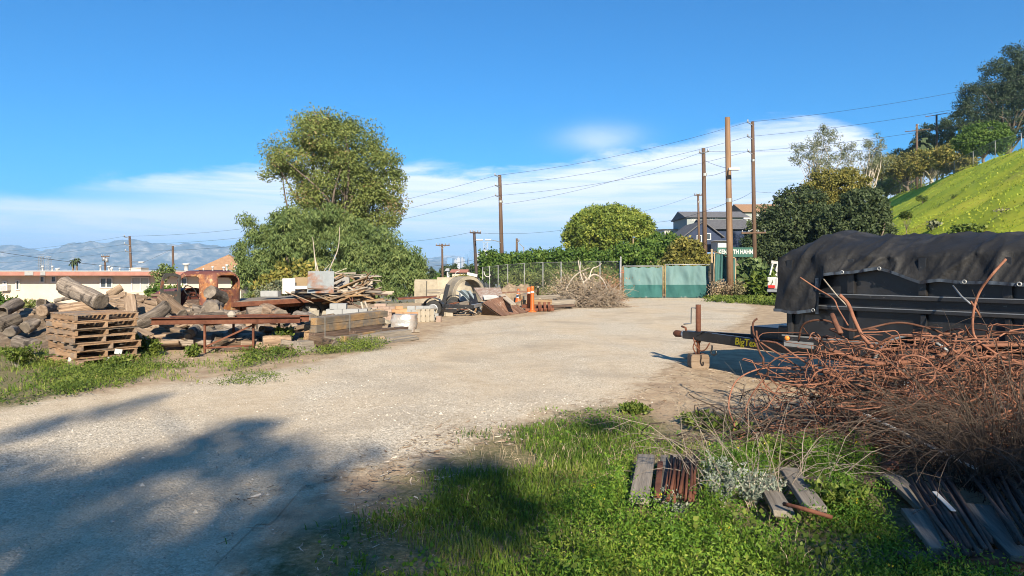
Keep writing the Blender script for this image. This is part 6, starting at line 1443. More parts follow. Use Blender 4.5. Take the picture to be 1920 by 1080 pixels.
wire((324, 466, 71.8), (247, 500, 70), .1, 'short wire between the plain pole and the roof', .015)
wire((1697, 247, 134.8), (1990, 205, 100), .6, 'wire from the bent hillside pole', .025)
# ------------------------------------------------------------------ buildings
def hbox(root, x0, x1, y0, y1, z0, z1, nm, m_, bev=0): return MB().frame_box((x0, y0, z0), (x1-x0, 0, 0), (0, y1-y0, 0), (0, 0, z1-z0)).build(nm, m_, parent=root, bevel=bev)
D = 55.0; gz = tz(XD(200, D), D)
ap = thing('apartment_building', 'long low beige building with red brown roof edge behind the logs', 'building', (XD(200, D), D, gz))
bx0, bx1 = XD(-330, D), XD(452, D); zr = ZD(516.5, D)
hbox(ap, bx0, bx1, D, D+9, gz-.3, zr, 'wall', M_stucco)
hbox(ap, bx0-.5, bx1+.4, D-1.3, D+9.5, zr+.003, ZD(509, D), 'fascia', M_fascia)
hbox(ap, bx0-.55, bx1+.45, D-1.35, D+9.55, ZD(509, D)+.003, ZD(507.5, D), 'roof_edge', M_white)
for x0, x1 in ((68, 84), (97, 106), (322, 330), (382, 432)):
    hbox(ap, XD(x0, D), XD(x1, D), D-1.33, D-1.305, zr+.02, ZD(509.3, D), 'fascia_patch', M_block_grey)
def win(x0, y0, x1, y1, nm='window', m_=None, split=False, shade=False):
    a_, b_, z0, z1 = XD(x0, D), XD(x1, D), ZD(y1, D), ZD(y0, D); fr = MB(); w_ = .09
    for q in ((a_, z0, b_, z0+w_), (a_, z1-w_, b_, z1), (a_, z0+w_, a_+w_, z1-w_), (b_-w_, z0+w_, b_, z1-w_))+(((a_+b_)/2-w_/2, z0+w_, (a_+b_)/2+w_/2, z1-w_),)*(1 if split else 0): fr.frame_box((q[0], D-.08, q[1]), (q[2]-q[0], 0, 0), (0, .075, 0), (0, 0, q[3]-q[1]))
    fo = fr.build(nm, M_white, parent=ap); hbox(fo, a_+w_, b_-w_, D-.02, D-.004, z0+w_, z1-w_, 'pane', m_ or M_glass); return fo
for o in []: pass
def hbox(root, x0, x1, y0, y1, z0, z1, nm, m_, bev=0):
    return MB().frame_box((x0, y0, z0), (x1-x0, 0, 0), (0, y1-y0, 0), (0, 0, z1-z0)).build(nm, m_, parent=root, bevel=bev)
win(75, 517, 85, 530); win(96, 516.8, 107, 530); win(30, 525, 38, 544); win(6, 527, 14, 534); win(188, 520, 212, 540, split=True); win(247, 519, 281, 547, 'patio_door', M_curtain, split=True); win(437, 513, 458, 536, split=True); win(340, 520, 352, 534)
ac = hbox(ap, XD(6, D), XD(21, D), D-.45, D-.01, ZD(545, D), ZD(534, D), 'air_conditioner', M_white, .03)
b = MB()
for k_ in range(5): b.frame_box((XD(7.5, D), D-.47, ZD(543.5-k_*1.8, D)), (XD(19.5, D)-XD(7.5, D), 0, 0), (0, .015, 0), (0, 0, .04))
b.build('grille', M_grey_metal, parent=ac)
for px, h, r in ((29, 6, .06), (37, 10, .1), (40, 10, .1), (47, 5, .14), (114, 12, .12), (157, 7, .07), (163, 6, .08), (170, 10, .13), (175, 5, .1), (183, 6, .06), (298, 15, .3), (333, 5, .06), (366, 9, .1), (374, 13, .13), (395, 8, .12), (398, 10, .1), (420, 9, .16), (424, 11, .12), (440, 5, .2), (452, 6, .1)):
    z0 = ZD(507.5, D); z1 = ZD(507.5-h, D); q = MB(); q.lathe([(r*.6, z0-.1), (r*.6, z1-.14), (r, z1-.14), (r*1.05, z1-.02), (.001, z1)], 10, Matrix.Translation((XD(px, D), D+2.5+(px % 5)*.7, 0))); q.build('roof_vent', M_white, parent=ap, smooth=True)
hbox(ap, XD(219, D), XD(239, D), D+2, D+3.2, ZD(507.5, D), ZD(501.5, D), 'roof_box', M_stucco)
# tiled roof house beyond
D2 = 72; th_ = thing('tiled_house', 'house with orange tiled pyramid roof behind the long building', 'house', (XD(410, D2), D2, tz(XD(410, D2), D2)))
xa, xb, zt_, zb_ = XD(362, D2), XD(458, D2), ZD(476, D2), ZD(506, D2); xm = XD(409, D2)
b = MB(); e_ = [(xa, D2, zb_), (xb, D2, zb_), (xb, D2+5.4, zb_), (xa, D2+5.4, zb_)]; ap_ = (xm, D2+2.7, zt_)
for i in range(4): b.poly([e_[i], e_[(i+1) % 4], ap_])
b.poly(e_[::-1]); b.build('roof', M_tile, parent=th_)
MB().frame_box((xa+.4, D2+.4, th_.location.z), (xb-xa-.8, 0, 0), (0, 4.6, 0), (0, 0, zb_-th_.location.z-.005)).build('wall', M_stucco, parent=th_)
# houses on the rise behind the oak
def gable(name, label, px0, px1, yw, yr, yb, d, wm, rm, depth=8, front=True, wins=()):
    x0, x1 = XD(px0, d), XD(px1, d); z0 = ZD(yb, d); zw = ZD(yw, d); zr_ = ZD(yr, d); root = thing(name, label, 'house', ((x0+x1)/2, d, tz((x0+x1)/2, d)))
    b = MB()
    if front:
        b.prism([(x0, d, z0), (x1, d, z0), (x1, d, zw), ((x0+x1)/2, d, zr_-.12), (x0, d, zw)], (0, depth, 0)); b.build('wall', wm, parent=root)
        r_ = MB(); xm = (x0+x1)/2
        for sx0_, sx1_ in ((x0-.4, xm), (x1+.4, xm)):
            zlo = zw-(zr_-zw)*.4/abs(xm-x0); r_.prism([(sx0_, d-.4, zlo), (xm, d-.4, zr_), (xm, d-.4, zr_+.16), (sx0_, d-.4, zlo+.16)], (0, depth+.8, 0))
        r_.build('roof', rm, parent=root)
    else:
        b.frame_box((x0, d, z0), (x1-x0, 0, 0), (0, depth, 0), (0, 0, zw-z0)); b.build('wall', wm, parent=root)
        r_ = MB(); r_.prism([(x0-.4, d-.5, zw+.003), (x0-.4, d+depth/2, zr_), (x0-.4, d+depth+.5, zw+.003)], (x1-x0+.8, 0, 0)); r_.build('roof', rm, parent=root)
    for (wx0, wy0, wx1, wy1) in wins:
        a_, c_, q0, q1 = XD(wx0, d), XD(wx1, d), ZD(wy1, d), ZD(wy0, d); fo = MB().frame_box((a_, d-.06, q0), (c_-a_, 0, 0), (0, .055, 0), (0, 0, q1-q0)).build('window', M_white, parent=root); MB().frame_box((a_+.1, d-.075, q0+.1), (c_-a_-.2, 0, 0), (0, .012, 0), (0, 0, q1-q0-.2)).build('pane', M_glass, parent=fo)
    return root
gable('navy_house', 'dark navy gabled house behind the wider gate leaf', 1284, 1352, 442, 416, 470, 92, M_navy, M_shingle, 9, True, ((1306, 441, 1316, 454), (1322, 437, 1333, 450)))
gable('shingle_house', 'house with wide dark shingle roof beside the navy gable', 1326, 1412, 430, 407, 470, 99, M_navy, M_shingle, 9, False)
gable('grey_house', 'pale grey house with shed roof above the navy house', 1288, 1402, 408, 392, 450, 118, M_greyhouse, M_shingle, 10, False, ((1295, 409, 1298, 415), (1299, 409, 1302, 415), (1303, 409, 1306, 415), (1331, 407, 1336, 412), (1341, 407, 1345, 411)))
gable('white_house', 'small white flat house left of the navy gable', 1246, 1300, 430, 427, 446, 125, M_white, M_white, 8, False, ((1256, 432, 1262, 438), (1276, 432, 1282, 438)))
gable('brown_roof_house', 'house with brown hipped roof behind the reddish pole', 1396, 1475, 398, 378, 440, 125, M_greyhouse, M_tile, 10, False)
gable('white_shed', 'small white shed wall below the dark shingle roof', 1346, 1362, 452, 450, 470, 88, M_white, M_white, 3, False)
gable('flat_roof_house', 'low grey roofed house peeking over the hedge below the round tree', 1168, 1200, 470, 463, 490, 66, M_white, M_block_grey, 5, False)
gable('red_roof_house', 'distant red roofed house left of the black pole', 848, 872, 511, 505, 530, 110, M_stucco, M_brick_red, 6, False)
gable('pale_house', 'distant pale house between palms and black pole', 838, 850, 508, 503, 528, 130, M_white, M_white, 6, False)
# downtown towers, lattice pylons
for i, (px0, px1, yt, m_, dd) in enumerate(((857, 863, 484, M_tower_pale, 3900), (865, 868, 483, M_tower_pale, 4050), (871, 877, 477, M_blueglass, 4000), (879, 887, 471, M_blueglass, 3900), (886, 893, 481, M_blueglass, 3800), (888, 893, 469, M_tower_pale, 4100), (894, 901, 475, M_tower_pale, 4000), (901, 906, 473, M_blueglass, 3950), (906, 915, 469, M_tower_pale, 4200), (838, 848, 484, M_blueglass, 4300), (869, 871, 486, M_tower_pale, 4200), (852, 857, 487, M_tower_pale, 4300))):
    x0, x1 = XD(px0, dd), XD(px1, dd); z1 = ZD(yt, dd); b = MB(); b.frame_box((x0, dd, -40), (x1-x0, 0, 0), (0, x1-x0, 0), (0, 0, z1+40))
    if i in (3, 7): b.frame_box((x0+(x1-x0)*.25, dd+2, z1), ((x1-x0)*.5, 0, 0), (0, (x1-x0)*.5, 0), (0, 0, 9))
    else: b.frame_box((x0+(x1-x0)*.3, dd+2, z1), ((x1-x0)*.3, 0, 0), (0, (x1-x0)*.3, 0), (0, 0, 4))
    tag(b.build('skyscraper', m_), ['slim pale distant tower at the west of the skyline', 'narrowest pale distant tower', 'blue glass tower left of the tallest one', 'tallest blue glass tower of the skyline', 'squat blue glass tower in front of the tallest one', 'pale tower directly behind the black pole', 'pale tower right of the black pole', 'slim blue tower right of the pale one', 'wide pale tower under the lattice pylon', 'teal block standing apart west of the skyline', 'low pale tower between slim ones', 'low pale tower beside the teal block'][i], 'skyscraper', 'distant downtown towers')
def pylon(px, yt, yb, wpx, d, label):
    x, z0, z1, w_ = XD(px, d), ZD(yb, d), ZD(yt, d), wpx/F*d/2; b = MB(); r = .09*d/300
    lv = [z0+(z1-z0)*k_/6 for k_ in range(7)]
    for sx_ in (-1, 1):
        for sy_ in (-1, 1): b.tube([(x+sx_*w_, d+sy_*w_, z0), (x+sx_*w_*.8, d+sy_*w_*.8, z1)], r, 4)
    for a_, c_ in zip(lv, lv[1:]):
        for sy_ in (-1, 1): b.tube([(x-w_*.9, d+sy_*w_*.9, a_), (x+w_*.9, d+sy_*w_*.9, c_)], r*.6, 4).tube([(x+w_*.9, d+sy_*w_*.9, a_), (x-w_*.9, d+sy_*w_*.9, c_)], r*.6, 4).tube([(x-w_*.9, d+sy_*w_*.9, c_), (x+w_*.9, d+sy_*w_*.9, c_)], r*.6, 4)
    b.beam((x-w_*1.6, d, z1), (x+w_*1.6, d, z1), r*2, r*2); return tag(b.build('lattice_pylon', M_grey_metal), label, 'pylon', 'steel lattice pylons')
pylon(911, 454, 500, 9, 400, 'pale lattice pylon right of the black pole')
pylon(77, 481, 510, 7, 420, 'faint lattice pylon left of the palm above the roof'); pylon(91, 481, 510, 7, 420, 'faint lattice pylon nearest the palm above the roof')

# ------------------------------------------------------------------ trees
def E(px, py, d, rx, ry, dr=1.0): return (XD(px, d), d, ZD(py, d), rx/F*d, rx/F*d*dr, ry/F*d)
def crown_pts(ells, nclump, nleaf, cr, shell=.45, seed=1):
    g = np.random.default_rng(seed); e = np.array([x[:6] for x in ells], float); vol = (e[:, 3]*e[:, 4]*e[:, 5])**(2/3)
    pick = g.choice(len(e), nclump, p=vol/vol.sum()); u = unit(g.normal(size=(nclump, 3))); rr = shell+(1-shell)*g.random(nclump)**.55
    c = e[pick, :3]+u*rr[:, None]*e[pick, 3:6]
    cs = cr*g.uniform(.6, 1.4, nclump); off = unit(g.normal(size=(nclump*nleaf, 3)))*(g.random(nclump*nleaf)**.42)[:, None]; P_ = np.repeat(c, nleaf, 0)+off*np.repeat(cs, nleaf)[:, None]*np.array([1.12, 1.12, .85])
    tint = np.clip(np.repeat(g.normal(.5, .16, nclump), nleaf)+g.normal(0, .16, nclump*nleaf), 0, 1)
    return c, P_, tint, off
def tree(name, label, cat, bx, ells, nclump, nleaf, cr, ls, mt, trunk_r, group=None, seed=1, droop=0., aspect=.5, trunk_m=None, branches=14, shell=.45, base_y=None, fork=.35, lean=0, extra=None):
    by = base_y if base_y is not None else ells[0][1]; base = Vector((bx, by, tz(bx, by))); root = thing(name, label, cat, base, group)
    c, P_, tint, off = crown_pts(ells, nclump, nleaf, cr, shell, seed); keep = P_[:, 2] > base.z+.02; P_ = P_[keep]; tint = tint[keep]
    V_ = leaf_verts(P_, ls, aspect, droop, Nm=off[keep]+np.array([0, 0, .35]))-np.array(base); link('crown', fast_mesh('crown', V_, 4, mt, tint), root)
    st_ = random.getstate(); random.seed(seed); top_ = max(e[2] for e in ells); mid = Vector((sum(e[0] for e in ells)/len(ells), sum(e[1] for e in ells)/len(ells), base.z+(top_-base.z)*fork))
    b = MB(); tpts = catmull([base-Vector((0, 0, .2)), base.lerp(mid, .5)+Vector((random.uniform(-.1, .1)*trunk_r*8, 0, 0)), mid], 5); b.tube(tpts, np.linspace(trunk_r*1.15, trunk_r*.75, len(tpts)).tolist(), 9, wob=.25)
    for k_ in range(branches):
        q = Vector(c[random.randrange(len(c))]); s_ = tpts[random.randint(len(tpts)//2, len(tpts)-1)]; m1 = s_.lerp(q, .45)+Vector((random.gauss(0, .12), random.gauss(0, .12), random.gauss(.12, .1)))*(q-s_).length
        pp_ = catmull([s_, m1, q], 4); b.tube(pp_, np.linspace(trunk_r*(.5 if trunk_r < .35 else .30), trunk_r*.06, len(pp_)).tolist(), 5, cap=False)
    b.build('trunk', trunk_m or M_trunk, parent=root, smooth=True); random.setstate(st_); return root
# the great tree: three neighbours
d = 42
tree('eucalyptus_tree', 'tallest olive green tree with rounded crown behind the lumber', 'tree', XD(650, d), [E(600, 262, d, 62, 48), E(560, 300, d, 55, 45), E(528, 310, d, 32, 34), E(650, 275, d, 68, 52), E(690, 320, d, 58, 55), E(720, 365, d, 36, 48), E(640, 350, d, 80, 65), E(592, 355, d, 52, 44), E(570, 385, d, 38, 34), E(700, 395, d, 48, 40), E(655, 405, d, 45, 35), E(744, 385, d, 17, 32), E(735, 340, d, 22, 28), E(605, 232, d, 30, 18)], 300, 230, .70, .16, F_olive, .38, seed=36, droop=.35, branches=44, shell=.55, fork=.45)
d = 39
tree('pepper_tree', 'green weeping tree left of the tallest tree behind the truck cab', 'tree', XD(560, d), [E(480, 470, d, 36, 70), E(515, 446, d, 42, 42), E(562, 434, d, 50, 42), E(600, 440, d, 45, 55), E(500, 505, d, 45, 45), E(560, 480, d, 60, 60), E(540, 404, d, 30, 26), E(622, 415, d, 20, 36), E(470, 515, d, 25, 40)], 260, 160, .46, .22, F_pepper, .25, seed=4, droop=1.1, aspect=.28, branches=16, shell=.45)
tree('pepper_tree', 'green weeping tree right of the tallest tree above the lumber heap', 'tree', XD(690, d), [E(660, 470, d, 50, 60), E(700, 470, d, 50, 50), E(720, 490, d, 50, 45), E(755, 500, d, 38, 45), E(690, 520, d, 60, 40), E(775, 512, d, 20, 32), E(660, 440, d, 35, 35), E(740, 525, d, 45, 25)], 260, 160, .46, .22, F_pepper, .25, seed=5, droop=1.1, aspect=.28, branches=14, shell=.45)
d = 32
tree('broadleaf_shrub', 'yellow green shrub growing behind the white board', 'shrub', XD(535, d), [E(520, 525, d, 30, 32), E(555, 520, d, 34, 30), E(500, 540, d, 22, 24), E(590, 520, d, 24, 28)], 90, 40, .24, .20, F_yellowgreen, .05, seed=6, aspect=.55, branches=12)
tree('silver_shrub', 'low pale shrub behind the grey slab on the flatbed', 'shrub', XD(530, 27), [E(530, 545, 27, 26, 20), E(500, 552, 27, 20, 14)], 50, 40, .16, .10, F_silver, .03, seed=61)
d = 78
tree('ficus_tree', 'broad dense dome shaped tree trimmed round like a cushion', 'tree', XD(1140, d), [E(1140, 440, d, 76, 48), E(1100, 445, d, 42, 42), E(1180, 440, d, 48, 44), E(1140, 418, d, 60, 32), E(1210, 462, d, 24, 30)], 1100, 60, .50, .30, F_ficus, .5, seed=7, aspect=.5, shell=.88, branches=20, fork=.5)
hs_ = [(1000, 492, 34, 22, 62, 'rounded green bush left of the hedge gap'), (920, 492, 22, 22, 66, 'pale green bush at the foot of the lone bracket pole'), (955, 494, 24, 20, 64, 'green bush right of the lone bracket pole'), (1040, 494, 30, 24, 58, 'leafy hedge tree below the west side of the round tree'), (1085, 492, 36, 26, 56, 'leafy hedge tree right below the round tree'), (1130, 496, 36, 24, 55, 'leafy hedge tree behind the brush pile'), (1175, 488, 34, 30, 54, 'leafy hedge tree behind the first gate leaf'), (1215, 480, 36, 30, 60, 'leafy hedge tree behind the gate middle'), (1255, 472, 38, 30, 64, 'bright hedge tree left of the navy house'), (1240, 458, 30, 22, 70, 'bright bush top beside the round tree'), (1285, 480, 36, 28, 52, 'dull green bush in front of the navy house')]
for i, (px, py, rx, ry, d, lb) in enumerate(hs_):
    tree('hedge_tree', lb, 'tree', XD(px, d), [E(px, py, d, rx, ry), E(px-rx*.5, py+ry*.6, d, rx*.7, ry*.8), E(px+rx*.5, py+ry*.5, d, rx*.7, ry*.8), E(px, py+ry*1.2, d, rx*.9, ry*.8)], 170, 46, .42, .27, F_hillbush if 'dull' in lb else F_green, .12, 'hedge trees behind the gates', seed=20+i, aspect=.6, shell=.7, branches=8)
for i, (px, py, rx, ry, d, mt, lb) in enumerate(((1235, 520, 45, 26, 46, F_olive, 'dry olive bush right behind the gate middle'), (1290, 515, 35, 30, 46, F_hillbush, 'olive bush behind the right end of the gates'), (1120, 518, 36, 18, 45, F_olive, 'dull bush along the chain link fence by the brush pile'), (1040, 520, 40, 16, 49, F_olive, 'dull bush along the middle of the chain link fence'), (975, 524, 34, 14, 51, F_olive, 'dull bush along the far end of the chain link fence'))):
    tree('fence_bush', lb, 'bush', XD(px, d), [E(px, py, d, rx, ry), E(px+rx*.4, py+8, d, rx*.6, ry*.7), E(px-rx*.4, py+8, d, rx*.6, ry*.7)], 110, 45, .34, .17, mt, .06, 'bushes along the fence', seed=40+i, shell=.5, branches=10)
d = 62
tree('oak_tree', 'dark oak behind the park sign, left of the bigger dark oak', 'tree', XD(1460, d), [E(1470, 430, d, 60, 48), E(1440, 458, d, 45, 45), E(1500, 400, d, 50, 50), E(1520, 450, d, 50, 50), E(1460, 480, d, 60, 40), E(1415, 475, d, 32, 38)], 620, 70, .48, .26, F_dark, .3, seed=8, shell=.7, aspect=.6, branches=16)
tree('oak_tree', 'darkest dense oak in front of the grassy slope', 'tree', XD(1610, 58), [E(1615, 400, 58, 46, 42), E(1585, 430, 58, 50, 46), E(1640, 430, 58, 32, 44), E(1600, 470, 58, 60, 40), E(1630, 380, 58, 26, 24)], 560, 70, .42, .24, F_dark, .3, seed=9, shell=.75, aspect=.6, branches=14)
tree('oak_tree', 'olive oak crown between the two dark oaks', 'tree', XD(1560, 66), [E(1555, 355, 66, 50, 34), E(1590, 350, 66, 42, 32), E(1530, 380, 66, 40, 40), E(1560, 410, 66, 60, 40)], 480, 70, .50, .26, F_hillbush, .25, seed=10, shell=.6, branches=14)
d = 78
tree('slender_eucalyptus', 'pale slender tree with see-through crown above the olive oak', 'tree', XD(1555, d), [E(1550, 260, d, 24, 26), E(1510, 280, d, 26, 28), E(1530, 305, d, 30, 26), E(1570, 300, d, 24, 36), E(1495, 300, d, 14, 18)], 125, 55, .50, .24, F_silver, .16, seed=11, droop=.5, aspect=.3, trunk_m=M_trunk_pale, branches=26, shell=.3, fork=.65)
tree('slender_eucalyptus', 'second slender tree right of the tallest slender one', 'tree', XD(1640, d), [E(1640, 275, d, 22, 24), E(1625, 300, d, 26, 22), E(1655, 300, d, 20, 20), E(1595, 290, d, 14, 26)], 85, 50, .50, .24, F_silver, .14, seed=12, droop=.4, aspect=.3, trunk_m=M_trunk_pale, branches=18, shell=.3, fork=.6)
for i, (px, py, rx, ry, d, lb, mt) in enumerate(((1660, 318, 34, 24, 156, 'green crowned tree at the start of the hillside row', F_hillbush), (1700, 312, 34, 24, 139, 'olive crowned tree in the middle of the hillside row', F_hillbush), (1742, 304, 34, 26, 126, 'broad yellow green tree of the hillside row', F_yellowgreen), (1790, 294, 34, 28, 115, 'brightest yellow green tree nearest the hill fence', F_yellowgreen), (1685, 345, 40, 16, 150, 'twiggy brown bush under the hillside row', F_olive))):
    bx_ = XD(px+4, d); tree('hillside_tree', lb, 'tree', bx_, [E(px, py, d, rx, ry), E(px-rx*.6, py+6, d, rx*.6, ry*.7), E(px+rx*.6, py+8, d, rx*.6, ry*.6)], 170, 50, .8, .42, mt, .3, 'trees along the hill fence', seed=50+i, trunk_m=M_trunk_pale if i in (2, 3) else M_trunk, branches=26, shell=.45, fork=.3)
d = 142
tree('pine_tree', 'huge dark pine filling the top of the hill', 'tree', XD(1900, d), [E(1850, 190, d, 52, 36, .7), E(1830, 215, d, 38, 28, .7), E(1880, 150, d, 50, 40, .7), E(1910, 190, d, 60, 50, .7), E(1905, 115, d, 26, 34, .7), E(1890, 235, d, 70, 26, .7), E(1930, 140, d, 50, 60, .7), E(1980, 180, d, 70, 90, .7), E(1815, 170, d, 18, 14, .7)], 850, 70, 1.1, .58, F_pine, .7, seed=13, shell=.5, aspect=.28, branches=34, fork=.4)
tree('hill_bush', 'rounded green bush at the top of the hill fence', 'bush', XD(1845, 104), [E(1845, 258, 104, 42, 28), E(1820, 268, 104, 30, 22), E(1868, 268, 104, 26, 20)], 300, 60, .55, .34, F_green, .2, seed=14, shell=.75)
tree('hill_bush', 'dark bush left of the huge pine behind the hillside poles', 'bush', XD(1770, 168), [E(1765, 252, 168, 40, 26), E(1800, 240, 168, 34, 30), E(1735, 268, 168, 20, 16)], 260, 55, .8, .45, F_dark, .2, seed=15, shell=.7)
tree('hill_bush', 'low dark bush on the ridge left of the hillside pole', 'bush', XD(1690, 168), [E(1690, 290, 168, 22, 10), E(1720, 286, 168, 20, 12)], 90, 45, .7, .4, F_dark, .15, seed=16)
# far trees
fl = [(800, 505, 18, 16, 90, F_dark, 'grey green far tree beside the weeping tree'), (815, 512, 14, 12, 110, F_green, 'low far tree left of the crossarm pole'), (840, 500, 14, 14, 150, F_dark, 'far tree right of the crossarm pole'), (862, 508, 16, 12, 140, F_green, 'far tree before the slim pale tower'), (880, 497, 18, 12, 190, F_dark, 'dark far tree under the tallest tower'), (905, 500, 14, 14, 160, F_green, 'far tree under the lattice pylon'), (872, 513, 22, 8, 70, F_yellowgreen, 'bright yellow green bush left of the black pole'), (785, 495, 12, 22, 60, F_olive, 'bare brownish tree beside the weeping tree'), (826, 516, 12, 8, 85, F_green, 'small bush at the foot of the crossarm pole')]
for i, (px, py, rx, ry, d, mt, lb) in enumerate(fl):
    tree('far_tree', lb, 'tree', XD(px, d), [E(px, py+9, d, rx, ry*.8), E(px-rx*.5, py+9+ry*.6, d, rx*.6, ry*.5), E(px+rx*.5, py+9+ry*.6, d, rx*.6, ry*.5)], 90, 40, .22*d/90, .26*d/90, mt, .15, 'trees far beyond the yard', seed=70+i, shell=.5, branches=10)
for px, yt, lb in ((848, 494, 'slim dark cypress left of the taller cypress'), (853, 491, 'taller slim dark cypress beside the shorter one')):
    d = 130; tree('cypress_tree', lb, 'tree', XD(px, d), [E(px, yt+14, d, 2.2, 14), E(px, yt+22, d, 3, 12)], 60, 40, .3, .3, F_dark, .15, seed=px, shell=.3, branches=4)
def palm(px, py, d, label, fr, rpx):
    base = Vector((XD(px, d), d, tz(XD(px, d), d))); top_ = W(px, py, d); root = thing('palm_tree', label, 'palm', base); MB().tube([base, base.lerp(top_, .5), top_], [.22, .18, .16], 8).build('trunk', M_trunk, parent=root, smooth=True)
    st_ = random.getstate(); random.seed(px); b = MB(); rr_ = rpx/F*d
    for k_ in range(fr):
        a_ = random.uniform(0, 6.283); e_ = random.uniform(-.5, 1.3); pts = [top_+Vector((math.cos(a_)*rr_*s_*math.cos(e_*.6), math.sin(a_)*rr_*s_*math.cos(e_*.6), rr_*(math.sin(e_)*s_-.7*s_*s_))) for s_ in (0, .3, .6, .85, 1)]
        for p, q in zip(pts, pts[1:]):
            n_ = (q-p).cross(Vector((0, 0, 1)))
            if n_.length > 1e-6: n_.normalize()
            w0 = rr_*.13; b.quad(p-n_*w0, p+n_*w0, q+n_*w0*.8-Vector((0, 0, .1*rr_)), q-n_*w0*.8-Vector((0, 0, .1*rr_)))
    o = b.build('fronds', mat('palm_frond', [(.3, (.03, .05, .02)), (.7, (.09, .12, .05))], 2), parent=root); random.setstate(st_); return root
palm(137, 490, 110, 'fan palm left of its taller twin above the long roof', 34, 8); palm(144, 486, 114, 'slightly taller fan palm above the long roof', 34, 8)
palm(1727, 268, 138, 'dark palm on the ridge beside the hillside pole', 40, 24)
d = 30
tree('sapling', 'thin airy sapling in front of the patio door', 'sapling', XD(303, d), [E(303, 515, d, 16, 16), E(312, 505, d, 12, 14), E(296, 535, d, 14, 16)], 42, 22, .16, .12, F_pepper, .03, seed=17, shell=.2, branches=16, fork=.5)
tree('yard_bush', 'low green bush below the patio door', 'bush', XD(308, 27), [E(305, 548, 27, 26, 12), E(325, 545, 27, 14, 10)], 60, 40, .14, .11, F_green, .03, seed=18)
tree('yard_bush', 'green bush at the west edge behind the log heap', 'bush', XD(5, 19), [E(8, 570, 19, 18, 20), E(-15, 575, 19, 20, 24)], 70, 40, .12, .10, F_green, .03, seed=19)
tree('yard_bush', 'low bush against the building wall behind the logs', 'bush', XD(60, 25), [E(60, 572, 25, 30, 8), E(200, 580, 25, 20, 6)], 40, 40, .14, .10, F_olive, .03, seed=191)
# broad leaved plants by the white truck
def broad(name, label, cat, px, py, d, rx, ry, n, ls, mt, seed, nclump=60, flowers=None):
    x = XD(px, d); return tree(name, label, cat, x, [E(px, py, d, rx, ry), E(px-rx*.5, py+ry*.5, d, rx*.6, ry*.6), E(px+rx*.5, py+ry*.5, d, rx*.6, ry*.6)], nclump, n, .3, ls, mt, .03, seed=seed, aspect=.85, branches=14, shell=.3)
broad('castor_plant', 'large leaved plant left of the white pickup', 'plant', 1415, 520, 39, 30, 30, 26, .34, foliage('broad_leaves', G3((.05, .09, .03), (.12, .17, .06), (.22, .27, .13))), 81)
broad('castor_plant', 'large leaved plant below the dark reddish pole', 'plant', 1400, 520, 41, 22, 18, 26, .34, foliage('pale_broad_leaves', G3((.10, .12, .06), (.2, .22, .12), (.32, .33, .22))), 82)
broad('castor_plant', 'bright leaved plant at the front of the white pickup', 'plant', 1432, 532, 37, 22, 18, 26, .28, F_bright, 83)
broad('dry_shrub', 'brown dry shrub at the foot of the tan pole', 'shrub', 1356, 540, 38.2, 20, 16, 40, .07, F_straw, 84)
broad('dry_shrub', 'pale dry shrub right of the tan pole', 'shrub', 1392, 540, 37.6, 20, 12, 40, .08, foliage('olive_straw', G3((.12, .11, .05), (.25, .22, .11), (.38, .33, .2))), 85)
broad('flowering_shrub', 'pale flowering shrub on the slope above the trailer', 'shrub', 1890, 418, 46, 40, 26, 50, .14, foliage('pale_shrub', G3((.14, .14, .06), (.3, .28, .16), (.5, .45, .32))), 86, 110)
broad('slope_shrub', 'green leafy shrub left of the pale flowering shrub', 'shrub', 1815, 432, 45, 26, 10, 40, .2, F_bright, 87)
broad('slope_shrub', 'small grey green shrub low on the slope', 'shrub', 1752, 425, 60, 9, 14, 30, .25, F_silver, 88, 24)
broad('slope_shrub', 'leafy shrub at the right edge of the slope', 'shrub', 1905, 398, 52, 22, 16, 40, .22, F_bright, 89)

for i, (px, py, d_, rx, ry, lb) in enumerate(((1700, 402, 66, 8, 5, 'small weed clump on the slope above the darkest oak'), (1790, 372, 74, 10, 4, 'low weed clump in the middle of the slope'), (1845, 352, 72, 9, 4, 'low weed clump higher on the slope'), (1862, 400, 58, 14, 6, 'leafy weed clump beside the pale flowering shrub'), (1730, 372, 90, 8, 4, 'tiny weed clump under the fence line'), (1885, 322, 78, 9, 4, 'topmost weed clump on the slope'))):
    broad('slope_weed', lb, 'weed', px, py, d_, rx, ry, 30, .2, F_bright, 200+i, 24)
# ------------------------------------------------------------------ grass, weeds, litter
def scatter(poly, n, prob=None, soft=0.0, seed=0):
    g = np.random.default_rng(seed); lo, hi = poly.min(0)-soft, poly.max(0)+soft; x = g.uniform(lo[0], hi[0], n); y = g.uniform(lo[1], hi[1], n)
    s_ = sdist(x, y, poly); k_ = s_+g.normal(0, max(soft, 1e-6), n)*.5+(fbm(x, y, 1.7, 3)-.5)*soft*4 > 0
    if prob is not None: k_ &= g.random(n) < prob(x, y)
    return x[k_], y[k_]
def gz_(x, y): return terrain(x, y)+(fbm(x, y, 2.2, 3)-.5)*.03*(1-.6*sstep(-.2, .4, sdist(x, y, DRIVE)))
def P3(x, y, dz=0): return np.stack([x, y, gz_(x, y)+dz], 1)
SX = [G(*p) for p in ()]
lawn = GREEN[0]; tall = gpoly([(1040, 1080), (1090, 985), (1150, 920), (1200, 880), (1330, 862), (1460, 850), (1600, 860), (1680, 930), (1700, 1080), ('w', 3.2, 2.8), ('w', .4, 2.8)])
CLR = [gpoly([(1165, 985), (1190, 845), (1325, 845), (1330, 960), (1280, 1000)]), gpoly([(1450, 965), (1430, 890), (1500, 870), (1550, 960)]), gpoly([(1700, 1075), (1640, 885), (1960, 880), (1960, 1075)])]
